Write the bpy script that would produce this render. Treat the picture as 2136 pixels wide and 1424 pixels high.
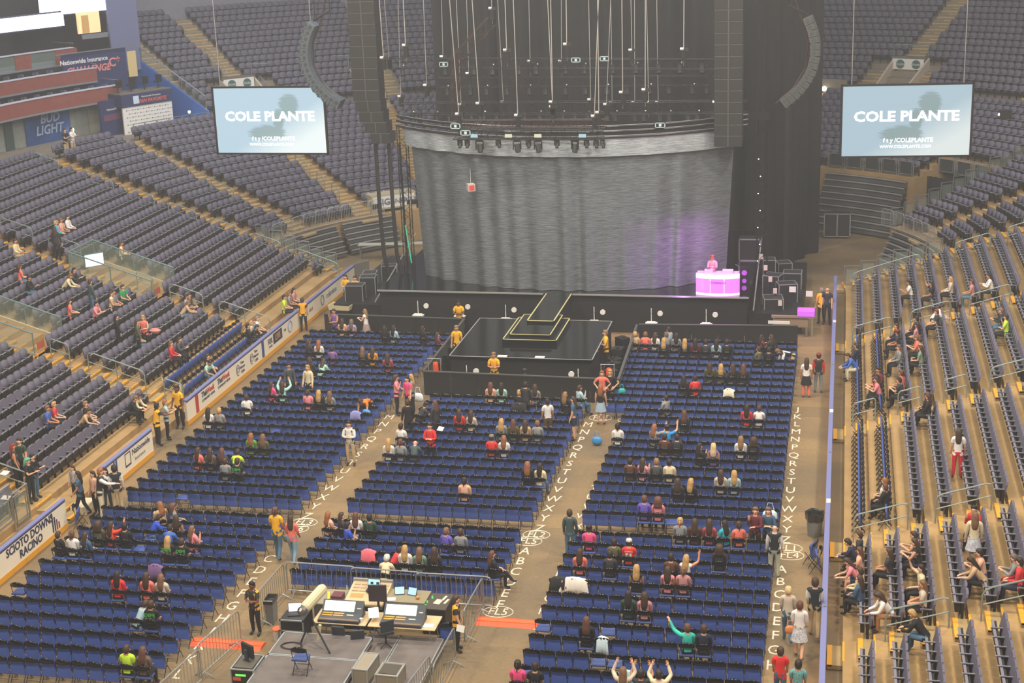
import bpy, bmesh, math, random
import numpy as np
from mathutils import Vector, Matrix
random.seed(7); RNG = np.random.RandomState(11)
SC = bpy.context.scene
for _o in list(bpy.data.objects): bpy.data.objects.remove(_o)
COL = SC.collection
PI = math.pi
# ---------------------------------------------------------------- camera
F_PX = 3216.9
CAM_POS = Vector((16.357, 0.0, 21.249))
_yaw, _pit, _rol = 0.21676, 0.29203, -0.03635
_F = Vector((-math.sin(_yaw)*math.cos(_pit), math.cos(_yaw)*math.cos(_pit), -math.sin(_pit)))
_R = Vector((math.cos(_yaw), math.sin(_yaw), 0)); _U = _R.cross(_F)
_R2 = _R*math.cos(_rol) + _U*math.sin(_rol); _U2 = _U*math.cos(_rol) - _R*math.sin(_rol)
cam_data = bpy.data.cameras.new('camera'); cam = bpy.data.objects.new('camera', cam_data); COL.objects.link(cam)
cam_data.sensor_width = 36; cam_data.lens = F_PX/2136*36; cam_data.clip_start = .5; cam_data.clip_end = 400
_m = Matrix((( _R2.x, _U2.x, -_F.x, CAM_POS.x), (_R2.y, _U2.y, -_F.y, CAM_POS.y), (_R2.z, _U2.z, -_F.z, CAM_POS.z), (0,0,0,1)))
cam.matrix_world = _m
SC.camera = cam
def project(p):
    d = Vector(p)-CAM_POS; z = d.dot(_F)
    if z < 1: return (-9999, -9999, z)
    return (1068+F_PX*d.dot(_R2)/z, 712-F_PX*d.dot(_U2)/z, z)
# ---------------------------------------------------------------- view, world, lights
SC.view_settings.view_transform = 'Standard'; SC.view_settings.look = 'None'
SC.view_settings.gamma = 1; SC.view_settings.use_curve_mapping = False
SC.view_settings.exposure = 0.0
SC.cycles.use_denoising = True
SC.cycles.max_bounces = 5; SC.cycles.diffuse_bounces = 3; SC.cycles.glossy_bounces = 2
SC.cycles.transmission_bounces = 2; SC.cycles.transparent_max_bounces = 12; SC.cycles.volume_bounces = 0
SC.cycles.caustics_reflective = False; SC.cycles.caustics_refractive = False
W = bpy.data.worlds.new('world'); SC.world = W; W.use_nodes = True
W.node_tree.nodes['Background'].inputs[0].default_value = (.62, .66, .80, 1)
W.node_tree.nodes['Background'].inputs[1].default_value = 0.24
def area_lamp(name, loc, size, energy, col, target=None, size_y=None):
    l = bpy.data.lights.new(name, 'AREA'); l.energy = energy; l.color = col
    l.shape = 'RECTANGLE' if size_y else 'DISK'; l.size = size
    if size_y: l.size_y = size_y
    o = bpy.data.objects.new(name, l); COL.objects.link(o); o.location = loc
    if target is not None:
        o.rotation_euler = (Vector(target)-Vector(loc)).to_track_quat('-Z', 'Y').to_euler()
    return o
LE = .46
for _x in (-12, 7, 26):
    for _y in (16, 36, 56):
        area_lamp('arena_lamp', (_x, _y, 31), 3.2, 9000*LE, (1, .90, .76), (_x*.6+1, _y+9, 0))
for _x in (-16, 3, 22):
    area_lamp('arena_lamp', (_x, 74, 31), 3.2, 5000*LE, (.93, .95, 1), (_x, 86, 3))
area_lamp('arena_lamp', (-20, 88, 29), 3, 5200*LE, (.90, .92, 1), (-24, 98, 8))
area_lamp('arena_lamp', (30, 82, 29), 3, 2200*LE, (1, .95, .85), (26, 98, 8))
# thin haze that fills the hall
HAZE = True
# ---------------------------------------------------------------- helpers
def lin(c):
    if isinstance(c, str):
        c = c.lstrip('#'); c = [int(c[i:i+2], 16)/255 for i in (0, 2, 4)]
    return tuple((x/12.92 if x <= .04045 else ((x+.055)/1.055)**2.4) for x in c[:3])
MATS = {}
def mat(name, col, rough=.6, metal=0, spec=.5, var=0, vscale=3, emit=0, emitcol=None, alpha=1, bump=0, bscale=20):
    if name in MATS: return MATS[name]
    m = bpy.data.materials.new(name); m.use_nodes = True; nt = m.node_tree; b = nt.nodes['Principled BSDF']
    c = lin(col); b.inputs['Base Color'].default_value = (*c, 1)
    b.inputs['Roughness'].default_value = rough; b.inputs['Metallic'].default_value = metal
    b.inputs['Specular IOR Level'].default_value = spec
    if emit:
        b.inputs['Emission Color'].default_value = (*lin(emitcol or col), 1); b.inputs['Emission Strength'].default_value = emit
    if alpha < 1: b.inputs['Alpha'].default_value = alpha
    if var or bump:
        tc = nt.nodes.new('ShaderNodeTexCoord'); n = nt.nodes.new('ShaderNodeTexNoise'); n.inputs['Scale'].default_value = vscale
        n.inputs['Detail'].default_value = 4
        nt.links.new(tc.outputs['Object'], n.inputs['Vector'])
        if var:
            r = nt.nodes.new('ShaderNodeValToRGB'); nt.links.new(n.outputs['Fac'], r.inputs[0])
            r.color_ramp.elements[0].position = .3; r.color_ramp.elements[1].position = .7
            r.color_ramp.elements[0].color = (*[x*(1-var) for x in c], 1); r.color_ramp.elements[1].color = (*[min(1, x*(1+var)) for x in c], 1)
            nt.links.new(r.outputs[0], b.inputs['Base Color'])
        if bump:
            n2 = nt.nodes.new('ShaderNodeTexNoise'); n2.inputs['Scale'].default_value = bscale
            nt.links.new(tc.outputs['Object'], n2.inputs['Vector'])
            bp = nt.nodes.new('ShaderNodeBump'); bp.inputs['Strength'].default_value = bump; bp.inputs['Distance'].default_value = .05
            nt.links.new(n2.outputs['Fac'], bp.inputs['Height']); nt.links.new(bp.outputs[0], b.inputs['Normal'])
    MATS[name] = m
    return m
class MB:
    """collects verts and faces, each face with a material slot"""
    def __init__(s): s.v = []; s.f = []; s.m = []
    def add(s, verts, faces, mi=0):
        n = len(s.v); s.v.extend([tuple(x) for x in verts]); s.f.extend([tuple(i+n for i in f) for f in faces]); s.m.extend([mi]*len(faces)); return s
    def box(s, x0, x1, y0, y1, z0, z1, mi=0, M=None):
        v = [(x0,y0,z0),(x1,y0,z0),(x1,y1,z0),(x0,y1,z0),(x0,y0,z1),(x1,y0,z1),(x1,y1,z1),(x0,y1,z1)]
        if M is not None: v = [M @ Vector(p) for p in v]
        return s.add(v, [(3,2,1,0),(4,5,6,7),(0,1,5,4),(1,2,6,5),(2,3,7,6),(3,0,4,7)], mi)
    def cbox(s, c, d, mi=0, rz=0, rx=0, ry=0):
        M = Matrix.Translation(c) @ Matrix.Rotation(rz, 4, 'Z') @ Matrix.Rotation(ry, 4, 'Y') @ Matrix.Rotation(rx, 4, 'X')
        return s.box(-d[0]/2, d[0]/2, -d[1]/2, d[1]/2, -d[2]/2, d[2]/2, mi, M)
    def tube(s, pts, r, n=6, mi=0, closed=False, r2=None):
        pts = [Vector(p) for p in pts]; rings = []; N = len(pts)
        up = Vector((0,0,1)); prev = None
        for i, p in enumerate(pts):
            a = pts[(i-1) % N] if (i > 0 or closed) else p; b = pts[(i+1) % N] if (i < N-1 or closed) else p
            t = (b-a)
            if t.length < 1e-9: t = Vector((0,0,1))
            t.normalize()
            if prev is None:
                q = up if abs(t.z) < .9 else Vector((1,0,0)); u = t.cross(q).normalized()
            else:
                u = (prev - t*prev.dot(t))
                u = u.normalized() if u.length > 1e-6 else t.cross(up).normalized()
            w = t.cross(u); prev = u
            rr = r if r2 is None else r + (r2-r)*i/max(1, N-1)
            rings.append([p + (u*math.cos(2*PI*k/n)+w*math.sin(2*PI*k/n))*rr for k in range(n)])
        v = [q for R_ in rings for q in R_]; f = []
        for i in range(N if closed else N-1):
            j = (i+1) % N
            for k in range(n): f.append((i*n+k, i*n+(k+1) % n, j*n+(k+1) % n, j*n+k))
        if not closed: f.append(tuple(reversed(range(n)))); f.append(tuple((N-1)*n+k for k in range(n)))
        return s.add(v, f, mi)
    def loft(s, rings, mi=0, cap=True):
        n = len(rings[0]); v = [q for R_ in rings for q in R_]; f = []
        for i in range(len(rings)-1):
            for k in range(n): f.append((i*n+k, i*n+(k+1) % n, (i+1)*n+(k+1) % n, (i+1)*n+k))
        if cap: f.append(tuple(reversed(range(n)))); f.append(tuple((len(rings)-1)*n+k for k in range(n)))
        return s.add(v, f, mi)
    def ellipsoid(s, c, r, n=8, m=6, mi=0, M=None):
        c = Vector(c); rings = []
        for i in range(m+1):
            a = -PI/2 + PI*i/m; rr = max(.02, math.cos(a))
            ring = [Vector((r[0]*rr*math.cos(2*PI*k/n), r[1]*rr*math.sin(2*PI*k/n), r[2]*math.sin(a))) for k in range(n)]
            rings.append([c + ((M @ q) if M is not None else q) for q in ring])
        return s.loft(rings, mi)
    def quad(s, a, b, c, d, mi=0): return s.add([a,b,c,d], [(0,1,2,3)], mi)
    def mesh(s, name, mats, smooth=False):
        me = bpy.data.meshes.new(name); me.from_pydata([tuple(v) for v in s.v], [], s.f)
        for m in (mats if isinstance(mats, (list, tuple)) else [mats]): me.materials.append(m)
        if any(s.m): me.polygons.foreach_set('material_index', s.m)
        if smooth: me.polygons.foreach_set('use_smooth', [True]*len(s.f))
        me.update(); return me
    def build(s, name, mats, parent=None, smooth=False, bevel=0, loc=None, rz=None):
        o = bpy.data.objects.new(name, s.mesh(name, mats, smooth)); COL.objects.link(o)
        if parent is not None: o.parent = parent
        if loc is not None: o.location = loc
        if rz is not None: o.rotation_euler = (0, 0, rz)
        if bevel:
            b = o.modifiers.new('b', 'BEVEL'); b.width = bevel; b.segments = 2; b.limit_method = 'ANGLE'
        return o
def tag(o, label=None, cat=None, group=None, kind=None):
    if label: o['label'] = ' '.join(label.replace(', number', ', no.').split()[:16]).rstrip(',')
    if cat: o['category'] = cat
    if group: o['group'] = group
    if kind: o['kind'] = kind
    return o
def empty(name, loc=(0,0,0), rz=0, label=None, cat=None, group=None):
    o = bpy.data.objects.new(name, None); COL.objects.link(o); o.location = loc; o.rotation_euler = (0,0,rz)
    o.empty_display_size = .1
    return tag(o, label, cat, group)
def structure(o): o['kind'] = 'structure'; return o
def copy_tree(o, parent=None):
    c = o.copy(); COL.objects.link(c)
    if parent is not None: c.parent = parent
    for ch in list(o.children): copy_tree(ch, c)
    return c
def remove_tree(o):
    for ch in list(o.children): remove_tree(ch)
    bpy.data.objects.remove(o)
def text(body, name, size, m, parent=None, loc=(0,0,0), rot=(0,0,0), extrude=.004, align='CENTER', shear=0, sx=1, bold=0):
    c = bpy.data.curves.new(name, 'FONT'); c.body = body; c.size = size; c.extrude = extrude; c.align_x = align; c.align_y = 'CENTER'
    c.shear = shear; c.offset = bold; c.resolution_u = 2
    c.materials.append(m)
    o = bpy.data.objects.new(name, c); COL.objects.link(o); o.location = loc; o.rotation_euler = rot; o.scale = (sx, 1, 1)
    if parent is not None: o.parent = parent
    return o
# ================================================================ materials of the hall
XC = 3.22
M_conc = mat('terrace_concrete', '#a8895a', .85, var=.12, vscale=1.2)
M_concd = mat('aisle_concrete', '#a08a5e', .85, var=.12, vscale=1.5)
M_yel = mat('yellow_step_edge', '#e3a52c', .6)
M_grey = mat('grey_deck', '#6d675c', .8, var=.15, vscale=1)
M_cream = mat('cream_concrete', '#b8ab8a', .85, var=.06)
M_black = mat('black_drape', '#1d1c1b', .95, var=.2, vscale=.8)
M_blk = mat('black_paint', '#151515', .45)
M_steel = mat('galvanised_steel', '#a9adaa', .38, .7)
M_rail = mat('grey_green_rail', '#8d9a94', .45, .3)
M_slat = mat('riser_slat', '#5d5c5a', .6)
M_slatl = mat('riser_nosing', '#b5b5b0', .45, .4)
M_white = mat('white_paint', '#e8e6e0', .5)
M_glassm = mat('guard_glass', '#9fb0a4', .08, alpha=.22)
# floor: taped plywood panels over the ice
def floor_mat():
    m = bpy.data.materials.new('arena_floor'); m.use_nodes = True; nt = m.node_tree; b = nt.nodes['Principled BSDF']; L = nt.links.new
    tc = nt.nodes.new('ShaderNodeTexCoord')
    br = nt.nodes.new('ShaderNodeTexBrick'); br.offset = .5; br.inputs['Scale'].default_value = 1
    br.inputs['Brick Width'].default_value = 2.44; br.inputs['Row Height'].default_value = 1.22; br.inputs['Mortar Size'].default_value = .006
    br.inputs['Color1'].default_value = (*lin('#8f7650'), 1); br.inputs['Color2'].default_value = (*lin('#7b6747'), 1); br.inputs['Mortar'].default_value = (*lin('#6e5c40'), 1)
    L(tc.outputs['Object'], br.inputs['Vector'])
    n = nt.nodes.new('ShaderNodeTexNoise'); n.inputs['Scale'].default_value = .35; n.inputs['Detail'].default_value = 6; L(tc.outputs['Object'], n.inputs['Vector'])
    mx = nt.nodes.new('ShaderNodeMix'); mx.data_type = 'RGBA'; mx.blend_type = 'MIX'
    r = nt.nodes.new('ShaderNodeValToRGB'); r.color_ramp.elements[0].position = .42; r.color_ramp.elements[1].position = .62
    r.color_ramp.elements[1].color = (.75, .75, .75, 1)
    L(n.outputs['Fac'], r.inputs[0]); L(r.outputs[0], mx.inputs['Factor']); L(br.outputs['Color'], mx.inputs['A']); mx.inputs['B'].default_value = (*lin('#6b5c45'), 1)
    n3 = nt.nodes.new('ShaderNodeTexNoise'); n3.inputs['Scale'].default_value = 9; n3.inputs['Detail'].default_value = 8; L(tc.outputs['Object'], n3.inputs['Vector'])
    mx2 = nt.nodes.new('ShaderNodeMix'); mx2.data_type = 'RGBA'; mx2.blend_type = 'OVERLAY'; mx2.inputs['Factor'].default_value = .25
    L(mx.outputs['Result'], mx2.inputs['A']); L(n3.outputs['Fac'], mx2.inputs['B']); L(mx2.outputs['Result'], b.inputs['Base Color'])
    b.inputs['Roughness'].default_value = .62
    return m
M_floor = floor_mat()
structure(MB().box(-60, 70, 5, 150, -.3, 0).build('floor', M_floor))
# ================================================================ seating bowl
R0, TR, RI, Z0 = 9.01, .84, .27, .30
CY = 78.0; CX = 4.52
def rk(k): return R0+TR*k
def zk(k): return Z0+RI*k
def bowl_pt(side, s, r):
    """side -1 left, +1 right. s<0: distance before the corner (straight), 0..90 degrees in the corner, >90: metres along the end past the corner"""
    if s <= 0: x, y = CX+r, CY+s
    elif s <= 90: a = math.radians(s); x, y = CX+r*math.cos(a), CY+r*math.sin(a)
    else: x, y = CX-(s-90), CY+r
    return (XC+side*x, y)
def arc_samples(s0, s1):
    S = [s0]
    if s0 < 0: S.append(min(0, s1))
    a = 3*(int(max(0, s0)//3)+1)
    while a < min(90, s1): S.append(a); a += 3
    if s1 > 0: S.append(min(90, s1))
    if s1 > 90: S.append(s1)
    out = []
    for x in S:
        if not out or x > out[-1]+1e-6: out.append(x)
    return out
def terrace(side, s0, s1, k0, k1, rfun=rk, zfun=zk, base=0, mats=None, mb=None, mi=0):
    mb = mb or MB(); S = arc_samples(s0, s1)
    if side < 0: S = S[::-1]
    ks = list(range(k0, k1)); prof = []
    for k in ks: prof += [(rfun(k), zfun(k)-(zfun(1)-zfun(0) if k > k0 else zfun(k)-base)), (rfun(k), zfun(k))]
    prof += [(rfun(k1), zfun(k1-1))]
    V = []; 
    for s in S:
        for r, z in prof:
            x, y = bowl_pt(side, s, r); V.append((x, y, z))
    n = len(prof); Fc = []
    for i in range(len(S)-1):
        for j in range(n-1): Fc.append((i*n+j, (i+1)*n+j, (i+1)*n+j+1, i*n+j+1))
    mb.add(V, Fc, mi)
    for i in (0, len(S)-1):     # end walls
        s = S[i]; b0 = bowl_pt(side, s, prof[-1][0]); 
        for j in range(n-1):
            (r0, z0), (r1, z1) = prof[j], prof[j+1]
            if r1 > r0:
                a = bowl_pt(side, s, r0); b = bowl_pt(side, s, r1)
                mb.add([(a[0], a[1], base), (b[0], b[1], base), (b[0], b[1], z1), (a[0], a[1], z1)], [(0,1,2,3) if (i == 0) == (side > 0) else (3,2,1,0)], mi)
    return mb
K1 = 23
for side, nm in ((-1, 'left'), (1, 'right')):
    mb = terrace(side, -62, 9.5, 0, K1)
    if side < 0: terrace(side, 9.5, 96, 6, K1, mb=mb)
    else:
        terrace(side, 9.5, 36, 6, K1, mb=mb); terrace(side, 36, 48, 15, K1, base=zk(13), mb=mb); terrace(side, 48, 96, 12, K1, mb=mb)
    structure(mb.build('seating_terrace_'+nm, M_conc))
# upper tier
R2 = rk(K1)+.9; UT, UR, UZ = .84, .347, 6.85
def rk2(k): return R2+UT*k
def zk2(k): return UZ+UR*k
K2 = 16
for side, nm, s0 in ((-1, 'left', 36), (1, 'right', -20)):
    mb = terrace(side, s0, 97, 0, K2, rk2, zk2, base=zk(K1-1))
    # the cream band wall and walkway below it
    terrace(side, -26, 97, K1, K1+(1 if side > 0 else 7), rk, lambda k: zk(K1-1), base=zk(K1-1)-.2, mb=mb)
    structure(mb.build('upper_terrace_'+nm, mat('upper_concrete', '#8d8272', .9, var=.1)))
# outer walls of the hall
mbw = MB()
for side, s0 in ((-1, 10), (1, -25)):
    S = arc_samples(s0, 97); V = []
    for s_ in S:
        x, y = bowl_pt(side, s_, rk2(K2)+.2); V += [(x, y, zk2(K2)-1), (x, y, zk2(K2)+9)]
    mbw.add(V, [(2*i, 2*i+2, 2*i+3, 2*i+1) for i in range(len(S)-1)])
structure(mbw.build('wall_upper_concourse', mat('upper_wall', '#83838c', .9, var=.05)))
wl = mat('hall_wall', '#55534f', .95, var=.1)
structure(MB().box(-62, -60, 0, 150, -.3, 33).build('wall_left', wl))
structure(MB().box(68, 70, 0, 150, -.3, 33).build('wall_right', wl))
structure(MB().box(-62, 70, 140, 142, -.3, 33).build('wall_back', wl))
if HAZE:
    hz = bpy.data.materials.new('hall_haze'); hz.use_nodes = True; nt = hz.node_tree; nt.nodes.clear()
    o_ = nt.nodes.new('ShaderNodeOutputMaterial'); vs = nt.nodes.new('ShaderNodeVolumeScatter')
    vs.inputs['Color'].default_value = (.95, .97, 1, 1); vs.inputs['Density'].default_value = .0014; vs.inputs['Anisotropy'].default_value = .2
    nt.links.new(vs.outputs[0], o_.inputs['Volume'])
    h = MB().box(-59.9, 67.9, -6, 139.9, -.1, 34).build('haze', hz); tag(h, 'thin smoke haze filling the whole arena', 'haze', kind='stuff')
# ---------------------------------------------------------------- aisles: yellow edged steps
def aisle(side, s, width, k0, k1, arc, step_edge=True, rf=rk, zf=zk, tr=TR, ri=RI, ym=None):
    """treads with a half step between rows; s = near edge in metres before the corner or degrees in it"""
    mb = MB()
    for k in range(k0, k1):
        for h in (0, 1):
            r0 = rf(k)-(.42 if h == 0 else 0); z1 = zf(k)-(ri/2 if h == 0 else 0)
            if h == 1: r0, r1 = rf(k), rf(k)+.06
            else: r1 = rf(k)+.0
            if k == k0 and h == 0 and k0 == 0: pass
            if arc:
                x0, y0 = bowl_pt(side, s, r0); x1, y1 = bowl_pt(side, s, r1)
                a = math.radians(s); t = Vector((-math.sin(a)*side, math.cos(a), 0))*width; rd = Vector((side*math.cos(a), math.sin(a), 0))
            else:
                x0, y0 = bowl_pt(side, s, r0); t = Vector((0, width, 0)); rd = Vector((side, 0, 0))
            def slab(ra, rb, za, zb, mi):
                p = Vector((x0, y0, 0)); q = p+rd*(ra-r0); w = p+rd*(rb-r0)
                vs_ = [q, w, w+t, q+t]; V = [(v.x, v.y, za) for v in vs_]+[(v.x, v.y, zb) for v in vs_]
                mb.add(V, [(3,2,1,0),(4,5,6,7),(0,1,5,4),(1,2,6,5),(2,3,7,6),(3,0,4,7)], mi)
            if h == 0:
                slab(r0, r1+.01, z1-ri/2, z1-.004, 0); slab(r0-.01, r0+.13, z1-.05, z1+.012, 1)
            else:
                slab(r0-.012, r0+.05, z1-.04, z1+.010, 1)
    return mb
UAIS = [(-1, 36.3, 6, K2), (-1, 43.6, 4, K2), (-1, 40.6, 0, 4), (-1, 46.6, 0, 4), (-1, 62, 0, K2), (-1, 80, 0, K2), (1, 28, 0, K2), (1, 46.5, 0, K2), (1, 65.6, 4, K2), (1, 62.6, 0, 4), (1, 68.8, 0, 4), (1, 84, 0, K2)]
AIS = []   # (side, near s, width)
AW = 1.15
for side, lst in ((-1, (-43.0, -32.2, -21.2, -11.0)), (1, (-39.0, -31.9, -21.1, -9.6))):
    for i, s in enumerate(lst): AIS.append((side, s, AW))
names = {-1: 'left', 1: 'right'}
for side, s, w in AIS:
    structure(aisle(side, s, w, 0, K1, False).build('trim_aisle_steps', [M_concd, M_yel]))
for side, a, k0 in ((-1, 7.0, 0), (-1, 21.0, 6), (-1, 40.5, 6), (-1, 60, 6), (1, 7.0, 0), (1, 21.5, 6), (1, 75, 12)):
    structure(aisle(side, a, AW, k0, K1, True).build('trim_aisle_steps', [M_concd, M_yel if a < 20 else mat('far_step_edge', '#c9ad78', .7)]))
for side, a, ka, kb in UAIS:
    structure(aisle(side, a, 1.3, ka, kb, True, rf=rk2, zf=zk2, ri=UR).build('trim_aisle_steps', [M_concd, mat('far_step_edge', '#c9ad78', .7)]))
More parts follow.
